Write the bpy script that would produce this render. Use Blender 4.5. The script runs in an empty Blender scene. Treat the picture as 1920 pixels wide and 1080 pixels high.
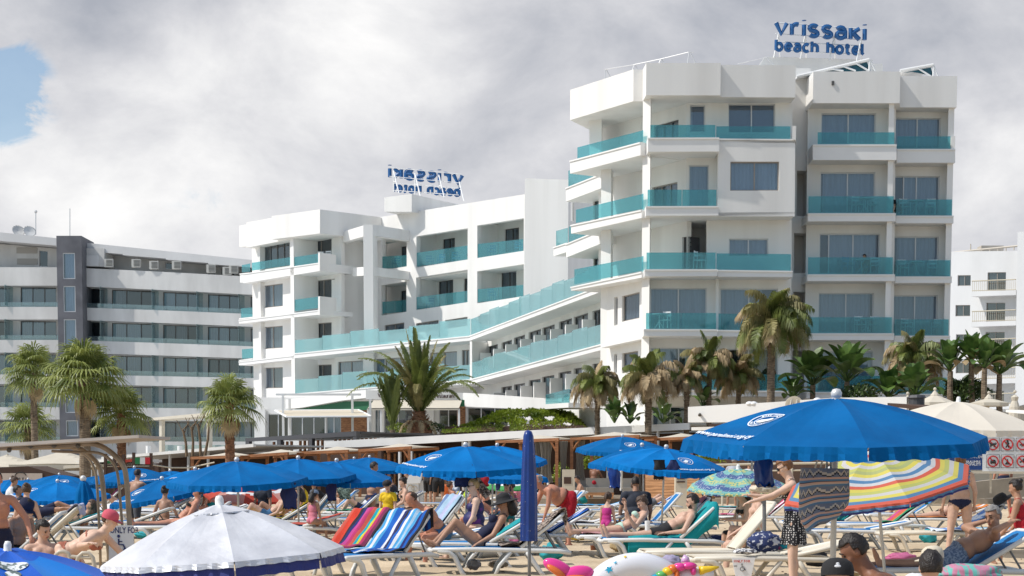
import bpy, bmesh, math, random
from mathutils import Vector, Matrix, Euler, noise
random.seed(7)
R = math.radians
# ------------------------------------------------------------------ camera, world, sun
CH, FPX, TH, HOR = 1.47, 3200.0, 0.085, 878.0
CT, ST = math.cos(TH), math.sin(TH)
PPY = HOR + FPX*math.tan(TH)
scene = bpy.context.scene
COL = scene.collection
cd = bpy.data.cameras.new('camera'); cam = bpy.data.objects.new('camera', cd); COL.objects.link(cam)
cam.location = (0, 0, CH); cam.rotation_euler = (math.pi/2-TH, 0, 0)
cd.sensor_width = 36; cd.lens = FPX/1920*36; cd.shift_y = (PPY-540)/1920
cd.clip_start = 0.5; cd.clip_end = 6000
scene.camera = cam
SUN_EL, SUN_AZ = R(50), R(192)         # azimuth of the sun measured from +x, counter-clockwise
SD = Vector((math.cos(SUN_EL)*math.cos(SUN_AZ), math.cos(SUN_EL)*math.sin(SUN_AZ), math.sin(SUN_EL)))
w = bpy.data.worlds.new('World'); scene.world = w; w.use_nodes = True
nt = w.node_tree; nt.nodes.clear()
def N(tree, t, **kw):
    n = tree.nodes.new(t)
    for k, v in kw.items():
        if k.startswith('i_'):
            n.inputs[int(k[2:]) if k[2:].isdigit() else k[2:].replace('_', ' ')].default_value = v
        else: setattr(n, k, v)
    return n
def sky_world():
    L = nt.links.new
    sky = N(nt, 'ShaderNodeTexSky', sky_type='NISHITA'); sky.sun_disc = False
    sky.sun_elevation = SUN_EL; sky.sun_rotation = math.pi/2 - SUN_AZ
    tc = N(nt, 'ShaderNodeTexCoord')
    def nz(scale, detail, rough, off, sc=(1, 1, 1.6), dist=0.0):
        m = N(nt, 'ShaderNodeMapping'); m.inputs['Location'].default_value = off; m.inputs['Scale'].default_value = sc
        L(tc.outputs['Generated'], m.inputs[0])
        n = N(nt, 'ShaderNodeTexNoise'); n.inputs['Scale'].default_value = scale; n.inputs['Detail'].default_value = detail
        n.inputs['Roughness'].default_value = rough; n.inputs['Distortion'].default_value = dist
        L(m.outputs[0], n.inputs[0]); return n.outputs['Fac']
    def ramp(src, a, b):
        r = N(nt, 'ShaderNodeMapRange'); r.interpolation_type = 'SMOOTHSTEP'
        L(src, r.inputs[0]); r.inputs[1].default_value = a; r.inputs[2].default_value = b; return r.outputs[0]
    def math_(op, a, b=None):
        m = N(nt, 'ShaderNodeMath', operation=op)
        for i, v in enumerate((a, b)):
            if v is None: continue
            if isinstance(v, (int, float)): m.inputs[i].default_value = v
            else: L(v, m.inputs[i])
        return m.outputs[0]
    def spot(px, py, r0, r1):             # soft disc in sky direction: 1 inside
        d = Vector(((px-960)/FPX, CT + (PPY-py)/FPX*ST, -ST + (PPY-py)/FPX*CT)).normalized()
        s = N(nt, 'ShaderNodeVectorMath', operation='DISTANCE'); L(tc.outputs['Generated'], s.inputs[0]); s.inputs[1].default_value = d
        return ramp(s.outputs['Value'], r1, r0)
    fine = nz(9, 9, .6, (3.1, 1.7, .4), dist=.25); big = nz(5, 6, .55, (.3, 5.2, 2.1))
    # density: thick over the land side, broken towards the sea behind the camera
    sep = N(nt, 'ShaderNodeSeparateXYZ'); L(tc.outputs['Generated'], sep.inputs[0])
    side = ramp(sep.outputs['Y'], -.1, .75)
    dens = math_('ADD', math_('MULTIPLY', nz(3, 8, .6, (7, 2, 5)), .9), math_('MULTIPLY', side, .55))
    hole = math_('MAXIMUM', spot(0, 175, .0, .045), math_('MULTIPLY', spot(390, 400, .005, .05), .25))
    hole = math_('MULTIPLY', hole, math_('ADD', .45, math_('MULTIPLY', fine, 1.1)))
    med = nz(22, 8, .62, (1.3, 4.4, 2.7), dist=.6)
    dens = math_('SUBTRACT', dens, math_('MULTIPLY', hole, math_('ADD', .55, math_('MULTIPLY', math_('SUBTRACT', .56, med), 5.0))))
    dens = math_('ADD', dens, math_('MULTIPLY', math_('SUBTRACT', fine, .5), .55))
    mask = math_('MAXIMUM', ramp(dens, .42, .86), .22)
    # brightness of the cloud
    br = math_('ADD', math_('MULTIPLY', math_('SUBTRACT', big, .5), .9), math_('MULTIPLY', math_('SUBTRACT', fine, .5), 1.3))
    for (px, py, r0, r1, a) in ((480, 250, .02, .17, .30), (150, 420, .0, .10, .18), (1850, 260, .0, .07, .22), (640, 60, 0, .09, .12), (180, 30, .0, .06, -.30),
                                (1400, 120, .02, .16, -.22), (620, 380, .0, .07, -.20), (900, 60, .0, .10, -.06), (820, 230, 0, .09, -.02)):
        br = math_('ADD', br, math_('MULTIPLY', spot(px, py, r0, r1), a))
    br = math_('ADD', br, .46)
    cr = N(nt, 'ShaderNodeValToRGB'); L(br, cr.inputs[0])
    e = cr.color_ramp.elements
    e[0].position = .1; e[0].color = (.35, .37, .42, 1); e[1].position = .95; e[1].color = (.84, .835, .83, 1)
    m_ = cr.color_ramp.elements.new(.5); m_.color = (.56, .565, .595, 1)
    vm = N(nt, 'ShaderNodeVectorMath', operation='SCALE'); L(cr.outputs[0], vm.inputs[0]); vm.inputs['Scale'].default_value = 9.4
    skb = N(nt, 'ShaderNodeVectorMath', operation='MULTIPLY'); L(sky.outputs[0], skb.inputs[0]); skb.inputs[1].default_value = (1.0, 1.1, 1.12)
    mx = N(nt, 'ShaderNodeMix', data_type='RGBA'); L(mask, mx.inputs[0]); L(skb.outputs[0], mx.inputs[6]); L(vm.outputs[0], mx.inputs[7])
    bg = N(nt, 'ShaderNodeBackground'); bg.inputs[1].default_value = 0.118; L(mx.outputs[2], bg.inputs[0])
    out = N(nt, 'ShaderNodeOutputWorld'); L(bg.outputs[0], out.inputs[0])
sky_world()
sl = bpy.data.lights.new('sun', 'SUN'); sl.energy = 3.6; sl.angle = R(0.6); sl.color = (1, .955, .89)
so = bpy.data.objects.new('sun', sl); COL.objects.link(so); so.location = (-20, 0, 60)
so.rotation_euler = SD.to_track_quat('Z', 'Y').to_euler()
scene.view_settings.view_transform = 'Standard'; scene.view_settings.look = 'None'
scene.view_settings.exposure = 0.12; scene.view_settings.gamma = 1.0

# ------------------------------------------------------------------ pixel <-> place
CAMP = Vector((0, 0, CH))
def ray(px, py):
    k = (PPY-py)/FPX
    return Vector(((px-960)/FPX, CT + k*ST, -ST + k*CT))
def P(px, py, y):
    d = ray(px, py); return CAMP + d*(y/d.y)
def ZP(py, y): return P(960, py, y).z
def at(px, y, z):
    D = y*CT - (z-CH)*ST
    return Vector(((px-960)/FPX*D, y, z))
def depth(py, z):
    d = ray(960, py); return (z-CH)/d.z*d.y
def G(px, py, z=0.0):
    d = ray(px, py); return CAMP + d*((z-CH)/d.z)
class Plane:
    """vertical plane through two (px, py, y) points; t>0 = away from the viewer"""
    def __init__(s, a, b):
        s.a = P(*a); s.b = P(*b); d = (s.b-s.a); d.z = 0; s.u = d.normalized()
        s.n = Vector((-s.u.y, s.u.x, 0))
        if s.n.y < 0: s.n = -s.n
    def pt(s, px, py, t=0.0):
        d = ray(px, py); k = (s.a-CAMP).dot(s.n)/d.dot(s.n)
        return CAMP + d*k + s.n*t
    def off(s, t):
        q = Plane.__new__(Plane); q.a = s.a+s.n*t; q.b = s.b+s.n*t; q.u = s.u; q.n = s.n; return q

# ------------------------------------------------------------------ mesh builder
class MB:
    def __init__(s): s.v = []; s.f = []; s.m = []; s.uv = None
    def add(s, vs, fs, m=0):
        b = len(s.v); s.v += [tuple(p) for p in vs]; s.f += [tuple(b+i for i in f) for f in fs]; s.m += [m]*len(fs); return b
    def box(s, c, d, m=0, rot=None, M=None):
        x, y, z = d[0]/2, d[1]/2, d[2]/2
        vs = [Vector((i*x, j*y, k*z)) for k in (-1, 1) for j in (-1, 1) for i in (-1, 1)]
        if rot is not None: Rm = Euler(rot).to_matrix(); vs = [Rm @ v for v in vs]
        vs = [v+Vector(c) for v in vs]
        if M is not None: vs = [M @ v for v in vs]
        s.add(vs, [(0, 2, 3, 1), (4, 5, 7, 6), (0, 1, 5, 4), (2, 6, 7, 3), (0, 4, 6, 2), (1, 3, 7, 5)], m)
    def ext(s, front, back, m=0):
        n = len(front); b = s.add(list(front)+list(back), [], m)
        fs = [tuple(range(n)), tuple(range(2*n-1, n-1, -1))] + [(i, n+i, n+(i+1) % n, (i+1) % n) for i in range(n)]
        s.f += [tuple(b+i for i in f) for f in fs]; s.m += [m]*len(fs)
    def prism(s, plan, z0, z1, m=0):
        s.ext([(p[0], p[1], z0) for p in plan], [(p[0], p[1], z1) for p in plan], m)
    def tube(s, pts, rad, n=8, m=0, cap=True, flat=1.0):
        pts = [Vector(p) for p in pts]; k = len(pts)
        if not isinstance(rad, (list, tuple)): rad = [rad]*k
        up = None; rings = []
        for i, p in enumerate(pts):
            t = (pts[min(i+1, k-1)]-pts[max(i-1, 0)])
            t = t.normalized() if t.length > 1e-9 else Vector((0, 0, 1))
            if up is None:
                up = Vector((0, 0, 1)) if abs(t.z) < .9 else Vector((1, 0, 0))
            a = t.cross(up)
            if a.length < 1e-6: a = t.cross(Vector((0, 1, 0)))
            a.normalize(); b = a.cross(t).normalized(); up = b
            rings.append([p + (a*math.cos(2*math.pi*j/n) + b*math.sin(2*math.pi*j/n)*flat)*rad[i] for j in range(n)])
        vs = [v for r_ in rings for v in r_]
        fs = [(i*n+j, i*n+(j+1) % n, (i+1)*n+(j+1) % n, (i+1)*n+j) for i in range(k-1) for j in range(n)]
        if cap: fs += [tuple(range(n-1, -1, -1)), tuple((k-1)*n+j for j in range(n))]
        s.add(vs, fs, m)
    def lathe(s, prof, n=16, c=(0, 0, 0), m=0, M=None):
        vs = [Vector((r*math.cos(2*math.pi*j/n), r*math.sin(2*math.pi*j/n), z)) for r, z in prof for j in range(n)]
        vs = [v+Vector(c) for v in vs]
        if M is not None: vs = [M @ v for v in vs]
        k = len(prof)
        fs = [(i*n+j, i*n+(j+1) % n, (i+1)*n+(j+1) % n, (i+1)*n+j) for i in range(k-1) for j in range(n)]
        s.add(vs, fs, m)
    def ball(s, c, r, n=12, k=8, m=0, M=None):
        rr = r if isinstance(r, (tuple, list)) else (r, r, r)
        vs = []; fs = []
        for i in range(k+1):
            a = math.pi*i/k
            for j in range(n):
                b = 2*math.pi*j/n
                v = Vector((rr[0]*math.sin(a)*math.cos(b), rr[1]*math.sin(a)*math.sin(b), rr[2]*math.cos(a)))
                if M is not None: v = M @ v
                vs.append(v+Vector(c))
        fs = [(i*n+j, (i+1)*n+j, (i+1)*n+(j+1) % n, i*n+(j+1) % n) for i in range(k) for j in range(n)]
        s.add(vs, fs, m)
    def build(s, name, mats, parent=None, smooth=False, loc=None, weld=False):
        me = bpy.data.meshes.new(name); me.from_pydata(s.v, [], s.f)
        if not isinstance(mats, (list, tuple)): mats = [mats]
        for m in mats: me.materials.append(m)
        me.polygons.foreach_set('material_index', s.m)
        if weld:
            bm = bmesh.new(); bm.from_mesh(me); bmesh.ops.remove_doubles(bm, verts=bm.verts, dist=1e-4); bm.to_mesh(me); bm.free()
        if smooth: me.polygons.foreach_set('use_smooth', [True]*len(me.polygons))
        me.update()
        o = bpy.data.objects.new(name, me); COL.objects.link(o)
        if loc is not None: o.location = loc
        if parent is not None: o.parent = parent
        return o
def tag(o, label=None, cat=None, group=None, kind=None):
    if label: o['label'] = label
    if cat: o['category'] = cat
    if group: o['group'] = group
    if kind: o['kind'] = kind
    return o
def thing(name, label, cat, loc=(0, 0, 0), rz=0, group=None):
    o = bpy.data.objects.new(name, None); COL.objects.link(o); o.empty_display_size = .3
    o.location = loc; o.rotation_euler = (0, 0, rz); return tag(o, label, cat, group)
def dup(src, loc=None, rot=None, label=None, scale=None):
    kids = [c for c in src.children]
    r = src.copy(); COL.objects.link(r)
    if loc is not None: r.location = loc
    if rot is not None: r.rotation_euler = rot
    if scale is not None: r.scale = (scale,)*3
    if label: r['label'] = label
    for c in kids:
        d = c.copy(); COL.objects.link(d); d.parent = r
        for g in c.children:
            e = g.copy(); COL.objects.link(e); e.parent = d
    return r
def text_geo(txt, size=1.0, offset=0.0, ext=0.0, spacing=1.0, res=3, align='CENTER'):
    cu = bpy.data.curves.new('t', 'FONT'); cu.body = txt; cu.size = size; cu.offset = offset; cu.extrude = ext
    cu.space_character = spacing; cu.resolution_u = res; cu.align_x = align
    o = bpy.data.objects.new('t', cu); COL.objects.link(o)
    bpy.context.view_layer.update()
    me = bpy.data.meshes.new_from_object(o.evaluated_get(bpy.context.evaluated_depsgraph_get()))
    vs = [v.co.copy() for v in me.vertices]; fs = [tuple(p.vertices) for p in me.polygons]
    bpy.data.objects.remove(o); bpy.data.curves.remove(cu); bpy.data.meshes.remove(me)
    return vs, fs
# ------------------------------------------------------------------ materials
def mat(name, col, rough=.6, var=0.0, vscale=3.0, bump=0.0, bscale=30.0, metal=0.0, col2=None, spec=.5, transl=0.0, contrast=(.35, .65), sc3=(1, 1, 1)):
    m = bpy.data.materials.new(name); m.use_nodes = True; t = m.node_tree; L = t.links.new
    b = t.nodes['Principled BSDF']; b.inputs['Roughness'].default_value = rough; b.inputs['Metallic'].default_value = metal
    b.inputs['Specular IOR Level'].default_value = spec
    c = (*col, 1); b.inputs['Base Color'].default_value = c
    src = None
    if var > 0 or col2 is not None or bump > 0:
        tc = N(t, 'ShaderNodeTexCoord'); mp = N(t, 'ShaderNodeMapping'); mp.inputs['Scale'].default_value = sc3
        L(tc.outputs['Object'], mp.inputs[0])
    if var > 0 or col2 is not None:
        n = N(t, 'ShaderNodeTexNoise'); n.inputs['Scale'].default_value = vscale; n.inputs['Detail'].default_value = 5
        L(mp.outputs[0], n.inputs[0])
        mr = N(t, 'ShaderNodeMapRange'); L(n.outputs['Fac'], mr.inputs[0]); mr.inputs[1].default_value = contrast[0]; mr.inputs[2].default_value = contrast[1]
        mx = N(t, 'ShaderNodeMix', data_type='RGBA'); L(mr.outputs[0], mx.inputs[0])
        mx.inputs[6].default_value = (*[x*(1-var) for x in col], 1); mx.inputs[7].default_value = (*(col2 or col), 1)
        L(mx.outputs[2], b.inputs['Base Color']); src = mx.outputs[2]
    if bump > 0:
        n2 = N(t, 'ShaderNodeTexNoise'); n2.inputs['Scale'].default_value = bscale; n2.inputs['Detail'].default_value = 4; L(mp.outputs[0], n2.inputs[0])
        bp = N(t, 'ShaderNodeBump'); bp.inputs['Strength'].default_value = bump; bp.inputs['Distance'].default_value = .02
        L(n2.outputs['Fac'], bp.inputs['Height']); L(bp.outputs[0], b.inputs['Normal'])
    if transl > 0:
        tr = N(t, 'ShaderNodeBsdfTranslucent'); tr.inputs[0].default_value = c
        if src is not None: L(src, tr.inputs[0])
        ms = N(t, 'ShaderNodeMixShader'); ms.inputs[0].default_value = transl
        L(b.outputs[0], ms.inputs[1]); L(tr.outputs[0], ms.inputs[2]); L(ms.outputs[0], t.nodes['Material Output'].inputs[0])
    return m
def glassmat(name, tint, diff, kd, kg, rough=.03, kt=.0):
    """thin sheet: tinted see-through + a little body colour + reflection"""
    m = bpy.data.materials.new(name); m.use_nodes = True; t = m.node_tree; L = t.links.new; t.nodes.clear()
    tr = N(t, 'ShaderNodeBsdfTransparent'); tr.inputs[0].default_value = (*tint, 1)
    df = N(t, 'ShaderNodeBsdfDiffuse'); df.inputs[0].default_value = (*diff, 1)
    tl = N(t, 'ShaderNodeBsdfTranslucent'); tl.inputs[0].default_value = (*diff, 1)
    a = N(t, 'ShaderNodeMixShader'); a.inputs[0].default_value = kt; L(df.outputs[0], a.inputs[1]); L(tl.outputs[0], a.inputs[2])
    b = N(t, 'ShaderNodeMixShader'); b.inputs[0].default_value = kd; L(tr.outputs[0], b.inputs[1]); L(a.outputs[0], b.inputs[2])
    gl = N(t, 'ShaderNodeBsdfGlossy'); gl.inputs['Roughness'].default_value = rough
    fr = N(t, 'ShaderNodeFresnel'); ge = N(t, 'ShaderNodeNewGeometry'); mi = N(t, 'ShaderNodeMapRange'); mi.inputs[3].default_value = 1.5; mi.inputs[4].default_value = 1/1.5
    L(ge.outputs['Backfacing'], mi.inputs[0]); L(mi.outputs[0], fr.inputs[0])    # the same reflection on both sides of a thin sheet
    ad = N(t, 'ShaderNodeMath', operation='ADD', use_clamp=True); L(fr.outputs[0], ad.inputs[0]); ad.inputs[1].default_value = kg
    c = N(t, 'ShaderNodeMixShader'); L(ad.outputs[0], c.inputs[0]); L(b.outputs[0], c.inputs[1]); L(gl.outputs[0], c.inputs[2])
    o = N(t, 'ShaderNodeOutputMaterial'); L(c.outputs[0], o.inputs[0]); return m
M = {}
M['plaster'] = mat('plaster', (.82, .80, .765), .75, .11, .55, .12, 9, col2=(.83, .815, .785), sc3=(1.6, 1.6, .10), contrast=(.25, .6))
M['plaster2'] = mat('plaster_grey', (.60, .595, .58), .8, .12, .5, .1, 8, col2=(.66, .655, .64), sc3=(1, 1, .3))
M['plaster3'] = mat('plaster_far', (.60, .60, .60), .8, .06, .3, .1, 8, col2=(.64, .64, .64), sc3=(1, 1, .3))
M['slab'] = mat('slab_edge', (.82, .81, .79), .7, .04, .8)
M['soffit'] = mat('soffit', (.74, .72, .68), .8, .05, .5)
M['alu'] = mat('aluminium', (.62, .62, .62), .4, metal=.3)
M['dark_alu'] = mat('dark_frame', (.10, .095, .09), .4)
M['brown_alu'] = mat('brown_frame', (.30, .27, .24), .45)
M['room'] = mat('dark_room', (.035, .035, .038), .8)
M['curtain_white'] = mat('sheer_curtain', (.62, .63, .64), .85, .15, 2, sc3=(4, 4, .3))
M['curtain_grey'] = mat('grey_curtain', (.33, .32, .30), .85, .2, 2, sc3=(4, 4, .3))
M['blind'] = mat('drawn_blind', (.17, .23, .30), .6, .1, 3)
M['pane'] = glassmat('window_glass', (.56, .68, .80), (.07, .14, .22), .16, .12)
M['pane_dark'] = glassmat('tinted_glass', (.36, .44, .50), (.03, .05, .07), .15, .10)
M['teal'] = glassmat('turquoise_glass', (.46, .78, .81), (.20, .54, .59), .20, .02, kt=.3)
M['teal_sunlit'] = glassmat('turquoise_glass_sunlit', (.68, .87, .885), (.46, .71, .735), .36, .02, kt=.25)  # paler copy of the turquoise glass, sunlit milkiness put into its colour
M['pane_blue'] = glassmat('blue_grey_glass', (.50, .60, .68), (.16, .27, .36), .38, .12)
M['clear'] = glassmat('clear_glass', (.70, .82, .84), (.3, .4, .42), .15, .1)
M['grey_tower'] = mat('grey_render', (.13, .13, .145), .8, .15, .6, .1, 12, col2=(.16, .16, .175))
M['sign_blue'] = mat('sign_blue', (.005, .09, .27), .5)
M['white_paint'] = mat('white_paint', (.80, .80, .79), .45, .05, 2)
M['chair_white'] = mat('chair_plastic', (.70, .72, .72), .45)
M['chair_blue'] = mat('chair_plastic_blue', (.05, .30, .50), .45)
M['solar'] = mat('solar_glass', (.02, .09, .12), .12)
# ------------------------------------------------------------------ building helpers
def lerp(a, b, t): return a+(b-a)*t
class Wall:
    """bilinear wall face between four 3-D corners on a plane, with openings given in pixels"""
    def __init__(s, pl, quad, holes=(), thick=.3, parent=None, m='plaster', name='wall', build=True):
        s.pl = pl; s.parent = parent
        s.TL, s.TR, s.BR, s.BL = [pl.pt(*q) if len(q) == 2 else Vector(q) for q in quad]
        s.holes = [s.uvrect(h) for h in holes]
        if not build: return
        us = sorted({0.0, 1.0} | {h[0] for h in s.holes} | {h[2] for h in s.holes})
        vs = sorted({0.0, 1.0} | {h[1] for h in s.holes} | {h[3] for h in s.holes})
        b = MB()
        for i in range(len(us)-1):
            for j in range(len(vs)-1):
                uc, vc = (us[i]+us[i+1])/2, (vs[j]+vs[j+1])/2
                if any(h[0] < uc < h[2] and h[1] < vc < h[3] for h in s.holes): continue
                q = [(us[i], vs[j]), (us[i+1], vs[j]), (us[i+1], vs[j+1]), (us[i], vs[j+1])]
                b.add([s.at(*c) for c in q], [(0, 1, 2, 3)])
        for h in s.holes + [(0., 0., 1., 1.)]:
            q = [(h[0], h[1]), (h[2], h[1]), (h[2], h[3]), (h[0], h[3])]
            f = [s.at(*c) for c in q]; k = [s.at(*c, thick) for c in q]
            b.add(f+k, [(i, (i+1) % 4, 4+(i+1) % 4, 4+i) for i in range(4)])
        s.o = b.build(name, M[m], parent)
    def at(s, u, v, t=0.0):
        top = s.TL.lerp(s.TR, u); bot = s.BL.lerp(s.BR, u)
        return top.lerp(bot, v) + s.pl.n*t
    def uvrect(s, h):
        x0, y0, x1, y1 = h; cx, cy = (x0+x1)/2, (y0+y1)/2
        def uv(px, py):
            p = s.pl.pt(px, py); sL = (s.TL-s.pl.a).dot(s.pl.u); sR = (s.TR-s.pl.a).dot(s.pl.u)
            u = ((p-s.pl.a).dot(s.pl.u)-sL)/(sR-sL)
            zt = lerp(s.TL.z, s.TR.z, u); zb = lerp(s.BL.z, s.BR.z, u)
            return u, (zt-p.z)/(zt-zb)
        u0 = uv(x0, cy)[0]; u1 = uv(x1, cy)[0]; v0 = uv(cx, y0)[1]; v1 = uv(cx, y1)[1]
        return (max(0, min(u0, u1)), max(0, v0), min(1, max(u0, u1)), min(1, v1))
    def window(s, h, n=2, fm='alu', pm='pane', cur='curtain_white', inset=.14, fw=.055, cover=((0, 1),), mull=None, parent=None):
        u0, v0, u1, v1 = s.uvrect(h) if max(h) > 2 else h
        c = lambda u, v, t=0.0: s.at(lerp(u0, u1, u), lerp(v0, v1, v), inset+t)
        W = (c(1, .5)-c(0, .5)).length; H = (c(.5, 1)-c(.5, 0)).length
        a, e = fw/W, fw/H
        b = MB()
        def bar(x0, y0, x1, y1, d0=-.03, d1=.05, m=0):
            b.ext([c(x0, y0, d0), c(x1, y0, d0), c(x1, y1, d0), c(x0, y1, d0)], [c(x0, y0, d1), c(x1, y0, d1), c(x1, y1, d1), c(x0, y1, d1)], m)
        bar(0, 0, 1, e); bar(0, 1-e, 1, 1); bar(0, e, a, 1-e); bar(1-a, e, 1, 1-e)
        for x in (mull or [i/n for i in range(1, n)]): bar(x-a*.55, e, x+a*.55, 1-e)
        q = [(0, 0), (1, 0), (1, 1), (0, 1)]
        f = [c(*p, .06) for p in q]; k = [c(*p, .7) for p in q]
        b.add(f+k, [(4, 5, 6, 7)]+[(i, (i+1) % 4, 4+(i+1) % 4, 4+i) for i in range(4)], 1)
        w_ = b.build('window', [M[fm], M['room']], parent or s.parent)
        g = MB(); g.add([c(a, e, .015), c(1-a, e, .015), c(1-a, 1-e, .015), c(a, 1-e, .015)], [(0, 1, 2, 3)])
        g.build('pane', M[pm], w_)
        if cur:
            k = MB(); ph = random.random()*6
            for x0, x1 in cover:
                nn = max(6, int(W*(x1-x0)*(4 if cur == 'blind' else 26)))
                vs = []
                for i in range(nn+1):
                    u = lerp(x0, x1, i/nn)
                    d = .12 if cur == 'blind' else .12 + .035*math.sin(u*W*26+ph+1.5*math.sin(u*9+ph)) + .01*math.sin(u*W*61)
                    vs += [c(u, e*.5, d), c(u, 1-e*.5, d*1.1)]
                k.add(vs, [(2*i, 2*i+2, 2*i+3, 2*i+1) for i in range(nn)])
            k.build('curtain', M[cur], w_, smooth=True)
        return w_
def slab(parent, pl, quad, depth=1.6, m=('slab', 'soffit'), name='balcony', lip=True):
    """quad: front face corners TL TR BR BL in pixels; body runs back by depth"""
    f = [pl.pt(*q) for q in quad]; k = [p+pl.n*depth for p in f]
    b = MB(); b.ext(f, k)
    if lip:   # thin coping along the front edge
        t0, t1 = f[0]+Vector((0, 0, .0)), f[1]
        o = -pl.n*.05
        b.ext([t0+o, t1+o, t1+o-Vector((0, 0, .07)), t0+o-Vector((0, 0, .07))], [t0+pl.n*.2+Vector((0, 0, .004)), t1+pl.n*.2+Vector((0, 0, .004)), t1+pl.n*.2-Vector((0, 0, .07)), t0+pl.n*.2-Vector((0, 0, .07))])
    return b.build(name, [M[x] for x in m], parent)
def glass(parent, pl, a, b_, h=1.0, n=3, t=.06, m='teal', top=None):
    """a, b_: pixel foot points; h metres high, or top=(ya, yb) pixels; n panels"""
    pa, pb = pl.pt(*a, t), pl.pt(*b_, t)
    if top: ha = pl.pt(a[0], top[0], t).z-pa.z; hb = pl.pt(b_[0], top[1], t).z-pb.z
    else: ha = hb = h
    L_ = (pb-pa).length; g = MB()
    for i in range(n):
        u0, u1 = i/n + .012/L_, (i+1)/n - .012/L_
        A, B = pa.lerp(pb, u0), pa.lerp(pb, u1)
        A2, B2 = A+Vector((0, 0, lerp(ha, hb, u0))), B+Vector((0, 0, lerp(ha, hb, u1)))
        g.ext([A, B, B2, A2], [p+pl.n*.016 for p in (A, B, B2, A2)])
    return g.build('glass_balustrade', M[m], parent)
def pblock(parent, pts, z0, z1, m='plaster', name='wall'):
    b = MB(); b.prism([(p.x, p.y) for p in pts], z0, z1); return b.build(name, M[m], parent)

# ------------------------------------------------------------------ right block of the hotel
hotel = thing('hotel_building', 'large white modernist beach hotel with rows of turquoise glass balconies', 'hotel', (10, 90, 0))
hotel.location = (0, 0, 0)
ZR = 21.0; ZS = ZP(178.7, depth(118, ZR))
yC = depth(118, ZR); yD2 = depth(121.5, ZR); yA = depth(168.5, ZR); yB = depth(130, ZR)
plan = [at(1069.2, yA, ZR), at(1187.8, yB, ZR), at(1205.4, yB, ZR), at(1211.7, yC, ZR), at(1351.4, yC, ZR), at(1351.8, yD2, ZR), at(1492, yD2+.1, ZR)]
back = [plan[-1]+Vector((0, 10, 0)), plan[0]+Vector((3.5, 8, 0))]
pblock(hotel, plan+back, ZS, ZR, name='roof_parapet')
RF = Plane((1212, 300, yC), (1351, 300, yC)); RF2 = Plane((1352, 300, yD2), (1491, 300, yD2+.1))
LC = Plane((1069.2, 200, yA), (1187.8, 200, yB))
RWy = 86.3
RW = Plane((1212, 400, RWy), (1485, 400, RWy))
b4 = slab(hotel, RF, [(1215, 258.5), (1348.5, 258), (1348.5, 284), (1215, 284.5)], 8)
glass(b4, RF, (1219, 258), (1342, 258), top=(233.5, 233.5), n=1, t=.1); 
g = glass(b4, RF2, (1343, 260.5), (1483, 260.5), top=(236, 236), n=1, t=.1)
slab(hotel, RF2, [(1349, 260), (1491, 261), (1491, 268), (1349, 268)], 2)
pblock(hotel, [at(1484, yD2, 15), at(1491, yD2, 15), at(1491, yD2+1.2, 15), at(1484, yD2+1.2, 15)], ZP(262, yD2), ZP(236, yD2), name='parapet')
b3 = slab(hotel, RF, [(1211, 386.8), (1347, 386.5), (1347, 404), (1211, 404.5)], 8)
glass(b3, RF, (1214, 386.5), (1344, 386.3), top=(355, 355), n=2, t=.1)
b2 = slab(hotel, RF, [(1208.5, 505), (1345, 505), (1345, 517.5), (1208.5, 518)], 8)
glass(b2, RF, (1212, 505), (1342.5, 505), top=(473, 473), n=1, t=.1)
b2b = slab(hotel, RF2, [(1345.5, 506), (1486, 508), (1486, 519.5), (1345.5, 518.8)], 8)
glass(b2b, RF2, (1343.5, 506), (1484, 507.5), top=(474.5, 476), n=1, t=.1)
b1 = slab(hotel, RF, [(1207, 617), (1345, 617.5), (1345, 630), (1207, 630)], 8)
glass(b1, RF, (1211, 617), (1343.5, 617.5), top=(586.5, 586.5), n=2, t=.1)
b1b = slab(hotel, RF2, [(1345.5, 618.5), (1485, 620.5), (1485, 631.5), (1345.5, 630.8)], 8)
glass(b1b, RF2, (1347, 618.5), (1484, 620.5), top=(587.5, 589), n=2, t=.1)
b0 = slab(hotel, RF, [(1205, 730.5), (1345, 731), (1345, 742), (1205, 742)], 8)
glass(b0, RF, (1300, 731), (1343, 731), top=(700, 700), n=1, t=.1)
b0b = slab(hotel, RF2, [(1345.5, 732), (1483, 733), (1483, 743.5), (1345.5, 743)], 8)
glass(b0b, RF2, (1347, 732), (1482, 733), top=(701, 702), n=2, t=.1)
# front walls, storey by storey
w = Wall(RW, [(1287, 182), (1485.5, 182), (1485.5, 262), (1287, 262)], [(1293, 197, 1322, 247.5), (1365, 194.5, 1453, 249)], parent=hotel)
w.window((1293, 197, 1322, 247.5), 1, cur='blind'); w.window((1365, 194.5, 1453, 249), 2, cur='blind')
w = Wall(RF2, [(1347, 262), (1491, 262), (1490, 405), (1346, 405)], [(1369, 303, 1460.5, 357.5)], parent=hotel, thick=.35)
w.window((1369, 303, 1460.5, 357.5), 2, fm='brown_alu')
pblock(hotel, [at(1347, yD2, 14), at(1352, yD2, 14), at(1352, RWy+1, 14), at(1347, RWy+1, 14)], ZP(404, yD2), ZP(262, yD2)-.02)
slab(hotel, RF2, [(1346, 398), (1490, 398), (1490, 405.5), (1346, 405.5)], 2.2, name='floor_edge', lip=False)
w = Wall(RW, [(1287, 283), (1350, 283), (1350, 408), (1287, 408)], [(1291, 309.5, 1329, 388)], parent=hotel)
w.window((1291, 309.5, 1329, 388), 1)
w = Wall(RW, [(1325, 404), (1484.5, 404), (1484.5, 520), (1325, 520)], [(1366, 447.5, 1440, 480.5)], parent=hotel)
w.window((1366, 447.5, 1440, 480.5), 2)
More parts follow.
